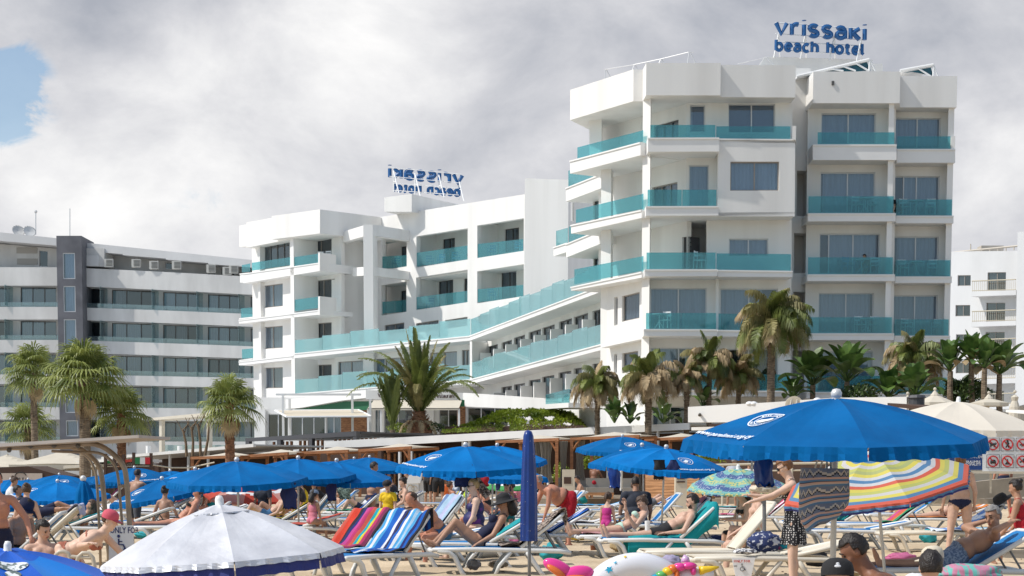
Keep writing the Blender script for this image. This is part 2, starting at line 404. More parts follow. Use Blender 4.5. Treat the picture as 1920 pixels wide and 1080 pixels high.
hs = [(1219, 540, 1325, 618), (1350, 541, 1458, 619), (1219, 652, 1325, 731), (1348, 654, 1458, 732), (1222, 762, 1290, 800)]
w = Wall(RW, [(1206, 519), (1484, 519), (1481, 862), (1205, 862)], hs, parent=hotel)
for i, h in enumerate(hs):
    if i == 3: w.window(h, 2, cur=None, pm='pane_dark')
    else: w.window(h, 2, fm='alu', cur='curtain_white', cover=[((0, 1),), ((0, .74),), ((0, .46), (.62, 1)), 0, ((0, .3),)][i])
pblock(hotel, [at(1341, RWy-.35, 8), at(1347, RWy-.35, 8), at(1347, RWy+.1, 8), at(1341, RWy+.1, 8)], 2.5, ZP(519, RWy), name='pier')
# front-left column
pblock(hotel, [at(1203.6, yB-.1, 12), at(1218, yB-.6, 12), at(1219.5, yB+.35, 12), at(1206, yB+.6, 12)], 2.0, ZS+.01, name='column')
# left chamfer slabs
s4 = slab(hotel, LC, [(1069, 301.5), (1201, 266.5), (1201, 291), (1068.6, 325.5)], 6)
glass(s4, LC, (1078.7, 297), (1202, 264.5), top=(276, 243.8), n=3, t=.12)
s3 = slab(hotel, LC, [(1070.7, 422), (1203, 393.6), (1203, 408.5), (1070.7, 438)], 6)
glass(s3, LC, (1076, 418), (1202.5, 391), top=(393, 362.8), n=3, t=.12)
s2 = slab(hotel, LC, [(1070.7, 538), (1203, 509.7), (1203, 520.5), (1070.7, 545)], 6)
glass(s2, LC, (1073, 533), (1202.5, 507), top=(505, 479.8), n=3, t=.12)
# recessed diagonal wall behind the corner loggias
pa, pb = at(1287, RWy+.1, 12), at(1122, 92.7, 12)
D1 = Plane.__new__(Plane); D1.a = pb; D1.b = pa; D1.u = (pa-pb).normalized(); D1.n = Vector((-D1.u.y, D1.u.x, 0))
if D1.n.y < 0: D1.n = -D1.n
def zq(z0, z1): return [(pb.x, pb.y, z1), (pa.x, pa.y, z1), (pa.x, pa.y, z0), (pb.x, pb.y, z0)]
z4b, z3t, z3b, z2t, z2b = ZP(262, 86), ZP(283, 86), ZP(392, 86), ZP(404, 86), ZP(508, 86)
w = Wall(D1, zq(z4b, ZS), [(1226.5, 234, 1271, 257)], parent=hotel, build=False)
w = Wall(D1, zq(z4b, ZS), [(1226.5, 230, 1272, 262)], parent=hotel); w.window((1226.5, 230, 1272, 262), 3, fm='dark_alu', cur='curtain_grey')
w = Wall(D1, zq(z3b, z3t), [(1222, 346, 1270, 392)], parent=hotel); w.window((1222, 346, 1270, 392), 3, fm='brown_alu', cur='curtain_grey')
w = Wall(D1, zq(z2b, z2t), [(1279, 442, 1309, 508)], parent=hotel); w.window((1279, 442, 1308, 508), 2, fm='dark_alu', cur='curtain_grey')
# left pillar and the flush lower wall of the chamfer
LCw = LC.off(.9)
pblock(hotel, [at(1105, 90.6, 18), at(1128, 90.2, 18), at(1129, 91.6, 18), at(1108, 92, 18)], ZP(300, 90), ZS+.01, name='pillar')
pblock(hotel, [at(1126.5, 89.4, 12), at(1145, 89.0, 12), at(1149, 90.2, 12), at(1131, 90.6, 12)], 2.0, ZP(318, 89.3), name='pillar')
hs = [(1166, 551, 1199, 600), (1151.5, 557, 1158, 610), (1166, 660, 1196, 698), (1151, 664, 1157, 700)]
w = Wall(LCw, [(1132, 541), (1205, 521), (1203, 862), (1130, 862)], hs, parent=hotel)
w.window(hs[0], 1, fm='brown_alu', cur='curtain_grey'); w.window(hs[1], 1, cur=None, pm='pane_dark'); w.window(hs[2], 1, fm='brown_alu', cur='curtain_grey'); w.window(hs[3], 1, cur=None, pm='pane_dark')
slab(hotel, LC.off(.35), [(1127, 645.5), (1204, 629), (1204, 635.5), (1127, 652)], 1.2, name='ledge', lip=False)
# body mass behind, closes the block against light from the back
pblock(hotel, [at(1200, 89.5, 12), at(1481, 87.6, 12), at(1481, 98, 12), at(1180, 98, 12)], 2, ZS-.01, name='core')
# ---------------- second block
y5, y6 = depth(134, ZR), depth(142.6, ZR)
P5 = Plane((1524, 300, y5), (1688, 300, y5)); P6 = Plane((1690, 300, y6), (1794, 300, y6)); y5w = y5+1.35; y6w = y6+1.2
P5w = Plane((1524, 300, y5w), (1688, 300, y5w)); P6w = Plane((1690, 300, y6w), (1794, 300, y6w))
pl = [at(1514, y5+1.6, ZR), at(1525, y5, ZR), at(1688, y5, ZR), at(1688.6, y6, ZR), at(1795, y6, ZR)]
pblock(hotel, pl+[pl[-1]+Vector((.2, 10, 0)), pl[0]+Vector((0, 9, 0))], ZS, ZR, name='roof_parapet')
rows = [((271, 300), (279.5, 305), 247.5, 255), ((400, 415), (404.5, 418.5), 367.5, 373.5), ((514.5, 527), (518.5, 530.5), 482, 487.5), ((625, 637.5), (629.5, 641), 594.5, 598.5), ((735, 747), (738.5, 750), 704.5, 708)]
for i, ((a0, a1), (c0, c1), gt, gt2) in enumerate(rows):
    xl = 1524 if i == 0 else 1514.5 - (i-1)*.6
    xr = 1681 - i*1.6; xe = 1791 - i*3.2
    s_ = slab(hotel, P5, [(xl, a0), (xr, a0), (xr, a1), (xl, a1)], 5)
    glass(s_, P5, (xl+(9 if i == 0 else 1), a0), (xr-3, a0), top=(gt, gt), n=1, t=.08)
    s_ = slab(hotel, P6, [(xr+1, c0), (xe, c0), (xe, c1), (xr+1, c1)], 5)
    glass(s_, P6, (xr+1, c0), (xe-(8 if i == 0 else 2), c0), top=(gt2, gt2), n=1, t=.08)
    if i == 0:
        pblock(hotel, [at(xe-7, y6, 18), at(xe, y6, 18), at(xe, y6+1.1, 18), at(xe-7, y6+1.1, 18)], ZP(c0, y6), ZP(255, y6), name='parapet')
tops = [(212, 221), (323, 330), (438, 443.5), (549, 553.5), (659, 661)]
hs = []; hs2 = []
for i, (t5, t6) in enumerate(tops):
    xo = -i*2.1
    hs.append((1539.5+xo, t5, 1642+xo+(10 if i == 2 else 0), rows[i][0][0]-1))
    hs2.append((1677+xo, t6, 1763.5+xo, rows[i][1][0]-1))
w = Wall(P5w, [(1516, 190), (1680, 190), (1673, 862), (1508, 862)], hs, parent=hotel)
for i, h in enumerate(hs):
    if i == 2: w.window(h, 3, mull=[.16, .56], cover=((.16, 1),))
    else: w.window(h, 2, cover=[((0, 1),), ((.06, 1),), 0, ((0, .95),), ((0, .44), (.55, 1))][i])
w = Wall(P6w, [(1676, 198), (1784, 198), (1770, 862), (1668, 862)], hs2, parent=hotel)
for i, h in enumerate(hs2):
    if i == 1: w.window(h, 3, mull=[.22, .5], cover=((.22, 1),))
    elif i == 2: w.window(h, 2, cover=((.1, 1),))
    else: w.window(h, 2)
for pxx, yy in ((1676, y5+.2), ):
    pblock(hotel, [at(pxx-13, yy, 14), at(pxx-3, yy, 14), at(pxx-3, yy+1.5, 14), at(pxx-13, yy+1.5, 14)], 2, ZS+.01, name='column')
pblock(hotel, [at(1774, y6+.25, 14), at(1785, y6+.25, 14), at(1785, y6+1.6, 14), at(1774, y6+1.6, 14)], 2, ZS+.01, name='column')
pblock(hotel, [at(1512, y5+1.3, 14), at(1524, y5+1.3, 14), at(1524, y5+1.9, 14), at(1512, y5+1.9, 14)], 2, ZS+.01, name='column')
pblock(hotel, [at(1512, y5+3.3, 12), at(1770, y6+2.2, 12), at(1770, 99, 12), at(1512, 99, 12)], 2, ZS-.01, name='core')
# recessed joint with shaded openings
JR = Plane((1480, 400, 88.2), (1520, 400, 88.2))
hs = [(1493, 320, 1512.5, 405), (1487, 437, 1511.5, 512), (1485, 547, 1509.5, 625), (1483, 657, 1508, 735)]
w = Wall(JR, [(1480, 128), (1520, 128), (1512, 862), (1474, 862)], hs, parent=hotel, thick=1.2)
b = MB(); b.ext([JR.pt(1478, 130, 1.25), JR.pt(1524, 130, 1.25), JR.pt(1518, 860, 1.25), JR.pt(1472, 860, 1.25)], [JR.pt(1478, 130, 1.5), JR.pt(1524, 130, 1.5), JR.pt(1518, 860, 1.5), JR.pt(1472, 860, 1.5)])
b.build('wall', M['soffit'], hotel)
# roof plant room and rails
b = MB(); yq = 93.0
b.ext([P(1418, 128, yq), P(1434, 106, yq), P(1636, 112, yq+1), P(1636, 140, yq+1), P(1418, 140, yq)], [p+Vector((0, 6, 0)) for p in (P(1418, 128, yq), P(1434, 106, yq), P(1636, 112, yq+1), P(1636, 140, yq+1), P(1418, 140, yq))])
b.ext([P(1636, 119, yq+2), P(1655, 119, yq+2), P(1655, 142, yq+2), P(1636, 142, yq+2)], [p+Vector((0, 4, 0)) for p in (P(1636, 119, yq+2), P(1655, 119, yq+2), P(1655, 142, yq+2), P(1636, 142, yq+2))])
b.build('plant_room', M['plaster'], hotel)
b = MB(); r_ = .022
def rp(px, py, y): return P(px, py, y)
tp = [(1134, 130.5, 89.8), (1188, 121.5, 88), (1238, 111, 87), (1291, 98, 86)]
b.tube([rp(*p) for p in tp]+[rp(1301, 97.5, 86)], r_, 6)
for (x, y_, d), ft in zip(tp, ((1135, 146), (1184.5, 132), (1234, 119), (1288.5, 118))):
    b.tube([rp(x+1, y_, d), rp(ft[0], ft[1]+3, d)], r_, 5); b.tube([rp(x+3, y_, d), rp(x+14, y_+22, d)], r_, 5)
b.build('roof_rail', M['alu'], hotel); b = MB()
b.tube([rp(1383, 120, 88), rp(1440, 107, 88)], r_, 5); b.tube([rp(1437, 107, 88), rp(1450, 121, 88)], r_, 5)
b.build('roof_rail', M['alu'], hotel)
# solar water panels on the roof
for k, (xa, ya_, xb, yb_, xc, yc_) in enumerate([(1494, 143, 1630, 111, 1641, 133), (1688, 132, 1750, 121, 1758, 143)]):
    yy = y5+1.2 if k == 0 else y6+1.0
    A, B, C_ = P(xa, ya_, yy), P(xb, yb_, yy), P(xc, yc_, yy); up = Vector((0, 3.2, .1))
    b = MB(); b.ext([A, B, B+up, A+up], [p+Vector((0, 0, -.09)) for p in (A, B, B+up, A+up)], 1)
    b.ext([A+(B-A)*.1+Vector((0, .1, -.12)), B+Vector((-.1, .1, -.12)), C_+Vector((-.2, .1, .05)), A+(C_-A)*.35+Vector((0, .1, .05))], [p+Vector((0, .03, 0)) for p in (A+(B-A)*.1+Vector((0, .1, -.12)), B+Vector((-.1, .1, -.12)), C_+Vector((-.2, .1, .05)), A+(C_-A)*.35+Vector((0, .1, .05)))], 0)
    b.tube([A, B], .07, 6, 1); b.tube([B, C_], .04, 6, 1)
    for f in ((.45, .62, .8) if k == 0 else (.5,)):
        p = A.lerp(B, f); q = P(0, 0, yy); q = Vector((p.x+.7, yy, C_.z)); b.tube([p, q], .05, 5, 1)
    b.tube([Vector((B.x, yy-.02, C_.z)), B], .05, 6, 1)
    b.build('solar_panel', [M['solar'], M['white_paint']], hotel)
# wall lamp-like vent on parapet
b = MB(); c = P5.pt(1561.5, 156, -.03); b.box(c, (.12, .06, .2)); b.build('vent', M['dark_alu'], hotel)
# ------------------------------------------------------------------ roof signs
def arc(cx, cy, rx, ry, a0, a1, n=9): return [(cx+rx*math.cos(R(a0+(a1-a0)*i/n)), cy+ry*math.sin(R(a0+(a1-a0)*i/n))) for i in range(n+1)]
GLY = {  # rounded stroke letters: (width, strokes); x-height .7, ascender 1
 'v': (.52, [[(0, .7), (.26, 0), (.52, .7)]]), 'r': (.34, [[(0, 0), (0, .7)], [(0, .42)]+arc(.24, .45, .22, .25, 150, 70, 5)]),
 'i': (.0, [[(0, 0), (0, .7)], [(0, .97), (0, 1.0)]]), 'l': (.12, [[(0, 1), (0, .12), (.12, 0)]]), 'I': (.0, [[(0, 0), (0, 1)]]),
 's': (.42, [arc(.21, .53, .2, .17, 30, 180, 6)+[(.08, .39), (.34, .31)]+arc(.22, .17, .2, .17, 20, -150, 6)]),
 'a': (.44, [arc(.2, .5, .2, .2, 150, 0, 6)+[(.42, .45), (.42, 0)], [(.42, .4)]+arc(.2, .2, .2, .2, 90, 330, 8)+[(.42, .12)]]),
 'K': (.44, [[(0, 0), (0, .7)], [(.42, .7), (.02, .34)], [(.1, .42), (.44, 0)]]), 'b': (.48, [[(0, 0), (0, 1)], arc(.24, .35, .24, .35, 0, 360, 16)]),
 'd': (.48, [[(.48, 0), (.48, 1)], arc(.24, .35, .24, .35, 0, 360, 16)]), 'e': (.48, [[(.02, .36), (.47, .36)]+arc(.24, .35, .24, .35, 0, 315, 13)]),
 'c': (.42, [arc(.24, .35, .24, .35, 50, 310, 12)]), 'h': (.44, [[(0, 0), (0, 1)], [(0, .4)]+arc(.22, .47, .22, .23, 160, 0, 6)+[(.44, 0)]]),
 'n': (.44, [[(0, 0), (0, .7)], [(0, .4)]+arc(.22, .47, .22, .23, 160, 0, 6)+[(.44, 0)]]), 'u': (.44, [[(0, .7), (0, .23)]+arc(.22, .23, .22, .23, 180, 360, 6)+[(.44, .7)], [(.44, .3), (.44, 0)]]),
 'o': (.5, [arc(.25, .35, .25, .35, 0, 360, 16)]), 't': (.3, [[(.1, .95), (.1, .15), (.2, 0), (.3, 0)], [(-.05, .68), (.28, .68)]]), ' ': (.3, []), }
def stroke_text(b, txt, A, B, hh, rad, gap=.26, up=Vector((0, 0, 1)), m=0, n=6):
    """round-stroke lettering between A (left foot) and B (right foot); hh = ascender height"""
    tot = sum(GLY[c][0] for c in txt) + gap*(len(txt)-1); d = (B-A); x = 0
    for c in txt:
        wd, st = GLY[c]
        for ln in st: b.tube([A + d*((x+px)/tot) + up*(py*hh) for px, py in ln], rad, n, m)
        x += wd+gap
def hotel_sign(name, label, p0, p1, h1, p2, p3, h2, feet, mirror=False, yb=0):
    t = thing(name, label, 'sign', (0, 0, 0))
    for txt, A, B, hh, rr in (('vrissaKi', p0, p1, h1*1.2, .125), ('beach hotel', p2, p3, h2, .092)):
        b = MB(); stroke_text(b, txt, A, B, hh, rr*(1.25 if mirror else 1)); b.build('lettering', M['sign_blue'], t)
    b = MB()
    for A, B, hh in ((p0, p1, h1), (p2, p3, h2)):
        n_ = Vector((-(B-A).y, (B-A).x, 0)).normalized()*.14
        if n_.y < 0: n_ = -n_
        if mirror: n_ = -n_
        for f in (.05, .92): b.tube([A+n_+Vector((0, 0, hh*f)), B+n_+Vector((0, 0, hh*f))], .03, 5)
    for top, foot1, foot2 in feet:
        b.tube([top, foot1], .045, 5); b.tube([top, foot2], .045, 5); b.tube([top.lerp(foot1, .5), top.lerp(foot2, .5)], .03, 5)
    b.build('frame', M['white_paint'], t); return t
ys = 92.5; dx = Vector((0, .2, 0))
feet = []
for x, yt in ((1462, 62), (1512, 64), (1566, 68), (1616, 74)):
    T = P(x-2, yt, ys+.5); feet.append((T, P(x-11, yt+46, ys+.5), P(x, yt+47, ys+1.6)))
hotel_sign('rooftop_sign', 'blue hotel name lettering standing on the right-hand roof', P(1455, 63, ys), P(1621, 75, ys+.6), (P(1453, 40, ys)-P(1453, 64, ys)).z, P(1455, 94, ys), P(1619, 102, ys+.6), (P(1455, 75, ys)-P(1455, 94, ys)).z, feet)
ym = 127.0
feet = []
for x, yt in ((738, 320), (778, 325), (823, 328), (860, 335)):
    T = P(x, yt, ym+.2); feet.append((T, P(x+10, yt+42, ym-1.6), P(x, yt+40, ym+.4)))
hotel_sign('rooftop_sign', 'reversed blue hotel name lettering seen from behind over the long wing', P(867, 345, ym), P(731, 332, ym+1), (P(867, 326, ym)-P(867, 345, ym)).z, P(861, 367, ym), P(738, 358, ym+1), (P(861, 352, ym)-P(861, 367, ym)).z, feet, mirror=True)
# ------------------------------------------------------------------ connecting balconies left of the right block
for k, (A, B, C_, D_, ga, gb, yy) in enumerate([
        ((1061, 352.5), (1128, 326), (1128, 352.5), (1061, 378), (1063, 350, 320), (1110, 331, 305), (95, 91.5)),
        ((1061.5, 457.4), (1128, 430), (1128, 456), (1061.5, 483), (1064, 455, 425), (1104, 438, 412), (94.5, 91)),
        ((1038, 463.5), (1064, 455), (1064, 472), (1038, 480.5), (1040, 462, 433), (1062, 455, 427), (98, 95.5))]):
    pl = Plane((A[0], A[1], yy[0]), (B[0], B[1], yy[1]))
    s_ = slab(hotel, pl, [A, B, C_, D_], 2.2)
    glass(s_, pl, ga[:2], gb[:2], top=(ga[2], gb[2]), n=1, t=.08)
T1 = Plane((1118, 400, 95), (1200, 400, 93))
w = Wall(T1, [(1112, 322), (1215, 322), (1215, 545), (1112, 545)], [(1112.5, 376, 1125, 412), (1112.5, 482, 1126, 518)], parent=hotel)
w.window((1112.5, 376, 1125, 412), 1, fm='dark_alu', cur='curtain_grey'); w.window((1112.5, 482, 1126, 518), 1, fm='dark_alu', cur='curtain_grey')
b = MB(); b.tube([P(1073.5, 380, 96), P(1073.5, 415, 96)], .1, 8); b.build('downpipe', M['alu'], hotel)
# ------------------------------------------------------------------ long left wing
LF = Plane((712, 407, 126.5), (985, 364, 116.5)); LFb = LF.off(2.3)
hs = [(716, 442, 763, 503), (781, 435.5, 877, 494), (895, 416, 982, 477), (716, 531, 763, 588), (781, 513, 877, 574), (895, 502, 982, 562),
      (722, 607, 759, 626), (781, 603, 823, 621), (835, 597, 877, 614), (897, 590, 925, 606)]
w = Wall(LF, [(700, 409), (985, 364), (985, 618), (700, 662)], hs, parent=hotel, thick=.4)
for h in hs[6:]: w.window(h, 2, fm='brown_alu', cur='curtain_grey')
w = Wall(LFb, [(700, 430), (1000, 385), (1000, 600), (700, 640)], [(752, 462, 762, 502), (781, 462, 791, 487), (830, 447, 853, 494), (896, 436, 904, 480), (946, 428, 973, 472), (752, 545, 762, 588), (781, 532, 791, 574), (822, 526, 850, 574), (870, 522, 877, 570), (896, 517, 905, 560), (939, 508, 968, 560)], parent=hotel, thick=.3)
for h in w.holes: w.window(h, 2 if (h[2]-h[0]) > .05 else 1, fm='dark_alu', cur='curtain_grey', cover=((.0, .6),))
for x, ya_, yb_ in ((772, 441, 600), (886, 424, 592)):
    p = LF.pt(x, ya_); s0 = LF.pt(x-4, ya_, .3); s1 = LF.pt(x+4, ya_, .3)
    pblock(hotel, [s0, s1, s1+LF.n*2.1, s0+LF.n*2.1], ZP(yb_, p.y), ZP(ya_-8, p.y), name='party_wall')
for A, B, C_, D_, gl in [((700, 514), (984, 472), (984, 497), (700, 535), [(716, 763, 481, 478, 504, 501), (773, 876, 475, 460, 500.5, 487), (888, 980, 458, 448, 485, 472)]),
                         ((700, 597), (984, 558.5), (984, 580), (700, 612), [(716, 763, 566, 562, 588.5, 584), (773, 876, 558, 545, 581, 568), (888, 980, 543, 534, 567, 559)])]:
    s_ = slab(hotel, LF.off(.41), [A, B, C_, D_], 2.4, lip=False)
    for x0, x1, t0, t1, f0, f1 in gl: glass(s_, LF, (x0, f0), (x1, f1), top=(t0, t1), n=2, t=.05)
b = MB(); q = [(700, 409), (985, 364), (985, 385), (700, 430)]
b.ext([LF.pt(*p, .41) for p in q], [LF.pt(*p, 9) for p in q]); b.build('roof', M['plaster'], hotel)
T2 = Plane((985, 400, 115.6), (1070, 400, 114.6))
q = [(984, 334), (1066, 337), (1064, 620), (982, 620)]
b = MB(); b.ext([T2.pt(*p) for p in q], [T2.pt(*p, 7) for p in q]); b.build('stair_tower', M['plaster'], hotel)
b = MB(); q = [P(720.5, 370, 124), P(772, 363.5, 123), P(772, 397, 123), P(720.5, 397, 124)]
b.ext(q, [p+Vector((4.5, 7, 0)) for p in q])
b.build('plant_room', M['plaster'], hotel)
# left end block
LB = Plane((462, 450, 129), (600, 430, 122.5)); LBw = LB.off(.8); LBr = LB.off(2.1)
LR = Plane((600, 420, 122.5), (712, 420, 127.2)); LRw = LR.off(.9)
b = MB(); q = [(462, 417), (600, 392.6), (600, 437.6), (462, 464.5)]; b.ext([LB.pt(*p) for p in q], [LB.pt(*p, 7) for p in q]); b.build('roof_parapet', M['plaster'], hotel)
b = MB(); q = [(448.5, 423), (466, 420), (466, 462), (448.5, 463)]; X = LB.off(1.2); b.ext([X.pt(*p) for p in q], [X.pt(*p, 5) for p in q]); b.build('roof_parapet', M['plaster'], hotel)
b = MB(); q = [(600, 392.6), (722, 408), (722, 452), (600, 437.6)]; b.ext([LR.pt(*p, .002) for p in q], [LR.pt(*p, 5) for p in q]); b.build('roof_parapet', M['plaster'], hotel)
hs = [(492.4, 455.5, 543.5, 502), (490, 533.5, 531, 576), (490, 612, 531.6, 653.5), (491, 689, 532.4, 728)]
w = Wall(LBw, [(472, 460), (547, 447), (547, 752), (476, 752)], hs, parent=hotel)
w.window(hs[0], 4, fm='dark_alu', pm='pane_dark', cur='curtain_grey', cover=((.1, .5),))
for h in hs[1:]: w.window(h, 2, fm='brown_alu', cur='curtain_grey')
hs = [(578, 447, 623, 500), (583.5, 524.5, 629, 580), (583.5, 605, 629, 655), (582, 683.5, 629, 734)]
w = Wall(LBr, [(546, 440), (640, 425), (640, 752), (546, 752)], hs, parent=hotel)
for h in hs: w.window(h, 2, fm='brown_alu', cur='curtain_grey', pm='pane_dark')
p0, p1 = LB.pt(544, 480), LB.pt(550.5, 480)
pblock(hotel, [p0, p1, p1+LB.n*2.2, p0+LB.n*2.2], 2.5, ZP(445, 126), name='pillar')
for x in (472,):
    p0, p1 = LB.pt(473, 480, .5), LB.pt(477, 480, .5); pblock(hotel, [p0, p1, p1+LB.n*3, p0+LB.n*3], 2.5, ZP(463, 129), name='wall')
q = [(629, 437), (725, 448), (725, 752), (629, 752)]
Wall(LRw, q, [], parent=hotel, thick=.4)
s_ = slab(hotel, LB, [(456, 513), (599, 492.5), (599, 508), (456, 531)], 3)
glass(s_, LB, (471, 507.5), (543, 497), top=(492.5, 482), n=1); glass(s_, LB, (550.5, 500), (597, 492.5), top=(482, 475), n=1)
X = LB.off(1.0); s_ = slab(hotel, X, [(450, 513), (468, 511), (468, 528), (450, 530)], 3); glass(s_, X, (452, 511), (468, 509), top=(497, 494), n=1)
q = [(599.8, 473.5), (630, 478), (630, 511), (599.8, 508)]
def solidpar(q):
    b = MB(); b.ext([LR.pt(*p) for p in q], [LR.pt(*p, .18) for p in q]); b.build('parapet', M['plaster'], hotel)
solidpar(q); solidpar([(599.8, 555.5), (631, 558.5), (631, 592.5), (599.8, 590.5)])
s_ = slab(hotel, LB, [(448, 600), (599, 581), (599, 589.5), (448, 607)], 3)
glass(s_, LB, (550.7, 583.5), (598, 577), top=(562, 555.5), n=1)
s_ = slab(hotel, LB, [(448, 678), (551, 666), (551, 674), (448, 685)], 3)
X = LB.off(1.5)
s_ = slab(hotel, X, [(449, 597), (474, 594), (474, 601), (449, 604)], 3); glass(s_, X, (450.5, 596), (474, 594), top=(578, 576), n=1)
s_ = slab(hotel, X, [(449, 675), (474, 672), (474, 679), (449, 682)], 3); glass(s_, X, (452.5, 673), (474, 671), top=(655, 653), n=1)
# the stepped terraces A and B
A1 = Plane((552, 660, 123.6), (881, 630, 113.5)); A2 = Plane((881, 630, 113.5), (1127, 545, 91.6))
def terr(pl, a, b_, th, n, dep, gh, skew=0):
    s_ = slab(hotel, pl, [a, b_, (b_[0], b_[1]+th[1]), (a[0], a[1]+th[0])], dep)
    for i in range(n):
        u0, u1 = i/n, (i+1)/n
        # even steps in the distance, not in the picture
        wa, wb = pl.pt(*a), pl.pt(*b_); qa, qb = wa.lerp(wb, u0), wa.lerp(wb, u1)
        g = MB(); A, B = qa+pl.n*.08, qb+pl.n*.08; B = A.lerp(B, .992)
        h0 = gh*(1.0 + .10*((i*7) % 3 - 1)*skew)
        A2_, B2_ = A+Vector((0, 0, h0)), B+Vector((0, 0, h0*.97))
        g.ext([A, B, B2_, A2_], [p+pl.n*.016 for p in (A, B, B2_, A2_)])
        e = A+pl.n*.9                        # short return panel between neighbours
        g.ext([A, e, e+Vector((0, 0, h0)), A+Vector((0, 0, h0))], [p+pl.u*.016 for p in (A, e, e+Vector((0, 0, h0)), A+Vector((0, 0, h0)))])
        g.build('glass_balustrade', M['teal_sunlit'], s_)
    return s_
terr(A1, (552, 662.5), (881, 629.5), (9, 9), 6, 2.6, 1.05, 1)
terr(A2, (881, 629.5), (1127, 536), (9, 11), 12, 2.4, 1.15, .5)
terr(A1, (552, 738), (883, 711), (8, 9), 7, 2.4, 1.1, 1)
terr(A2, (883, 711), (1128, 645), (9, 11), 10, 2.0, 1.15, .5)
A1w, A2w = A1.off(2.0), A2.off(1.5)
hs = [(634, 677, 681, 730), (691, 672, 753, 725), (806, 660, 857, 712), (866, 656, 880, 709)]
w = Wall(A1w, [(628, 650), (886, 628), (886, 800), (628, 800)], hs, parent=hotel)
for h in hs: w.window(h, 2, fm='brown_alu', cur='curtain_white')
hs = []
for x0, x1, yt in ((75, 115, 750), (130, 172, 733), (180, 225, 713), (240, 290, 690), (295, 345, 672), (362, 415, 647), (422, 480, 627), (498, 530, 608)):
    xm = 880+(x0+x1)/4.32; hs.append((880+x0/2.16, 300+yt/2.16, 880+x1/2.16, 711-(xm-883)*.27-4))
for x0, x1, yt in ((130, 172, 917), (180, 225, 906), (240, 288, 889), (293, 343, 874), (360, 412, 857), (422, 478, 840), (497, 530, 824)):
    hs.append((880+x0/2.16, 300+yt/2.16, 880+x1/2.16, 300+yt/2.16+42))
w = Wall(A2w, [(890, 628), (1140, 534), (1140, 800), (890, 800)], hs, parent=hotel)
for h in hs:
    w.window(h, 2, fm='dark_alu', cur='curtain_grey', fw=.07)
    u0, v0, u1, v1 = w.uvrect(h)
    f = w.at(lerp(u0, u1, .28), lerp(v0, v1, .28)); g_ = w.at(lerp(u0, u1, .28), lerp(v0, v1, .98)); z1, z0 = f.z, g_.z
    p = f - A2w.n*.02; e = p - A2w.n*.75
    pblock(hotel, [p, p+A2w.u*.14, e+A2w.u*.14, e], z0, z1, name='balcony_divider')
p0, p1 = A1.pt(881, 700), A1.pt(885, 700); pblock(hotel, [p0, p1, p1+A1.n*2, p0+A1.n*2], ZP(712, 113.5), ZP(640, 113.5), name='pillar')
b = MB(); q = [(1021, 758), (1066, 755), (1066, 764), (1021, 767)]; X = A2.off(-.6); b.ext([X.pt(*p) for p in q], [X.pt(*p, 2) for p in q]); s_ = b.build('balcony', M['slab'], hotel)
glass(s_, X, (1021, 758), (1066, 755), top=(740, 729), n=2)
# concrete frame standing in front of the long wing
yf = 121.0
b = MB()
def beam(a, b2, w_=.75, d=.5):
    a, b2 = Vector(a), Vector(b2)
    up = Vector((0, 0, w_)); dd = (b2-a); n_ = Vector((-dd.y, dd.x, 0)).normalized()*d
    b.ext([a, b2, b2-up, a-up], [p+n_ for p in (a, b2, b2-up, a-up)])
a_, b2_ = P(681, 432, yf), P(699, 432, yf)
b.prism([a_, b2_, b2_+Vector((.25, .8, 0)), a_+Vector((.25, .8, 0))], ZP(770, yf), ZP(421, yf))
beam(P(631, 438, 125), P(687, 421, yf)); beam(P(697, 421, yf), P(774, 433, 124.6))
beam(P(661, 502, 124), P(687, 500, yf), .6); beam(P(697, 500, yf), P(774, 510, 124.6), .6)
b.build('concrete_frame', M['plaster'], hotel)
# ------------------------------------------------------------------ grey-white building on the left
lb = thing('apartment_building', 'long white curved building with glazed floors and a dark grey stair tower', 'building')
CX = [(-160, 200), (0, 199), (237, 197), (352, 197), (700/2.25+0, 196), (1063/2.25, 193), (560, 191)]
xs = [-160, 0, 105, 156, 230, 311, 390, 472, 540]
def yb_(x): return 199.5 - 3.0*((x+160)/700.)**1.3*2.2
def band(x, k):   # top, bottom in pixels of white band k
    u = max(0, (x-105)/367.0)
    top = [501, 575.5, 637.5, 702, 763.5, 828][k]; bot = [535.5, 599, 661, 720, 786.5, 862][k]
    s = [18, 13.5, 12, 7, 3, 0][k]; sb = [17, 13.5, 11.5, 8, 4, 0][k]
    return top+s*u**1.2, bot+sb*u**1.2
segs = list(zip(xs[:-1], xs[1:]))
for k in range(6):
    b = MB()
    for x0, x1 in segs:
        pl = Plane((x0, 600, yb_(x0)), (x1, 600, yb_(x1))); t0, b0 = band(x0, k); t1, b1 = band(x1, k)
        q = [(x0, t0), (x1, t1), (x1, b1), (x0, b0)]
        b.ext([pl.pt(*p) for p in q], [pl.pt(*p, 2.4) for p in q])
    bo = b.build('balcony_band', M['plaster2'], lb)
    if k > 0:
        g = MB()
        for x0, x1 in segs:
            pl = Plane((x0, 600, yb_(x0)), (x1, 600, yb_(x1))); t0, _ = band(x0, k); t1, _ = band(x1, k)
            q = [(x0+.3, t0-9), (x1-.3, t1-9), (x1-.3, t1), (x0+.3, t0)]
            g.ext([pl.pt(*p, .1) for p in q], [pl.pt(*p, .12) for p in q])
        g.build('glass_balustrade', M['clear'], bo)
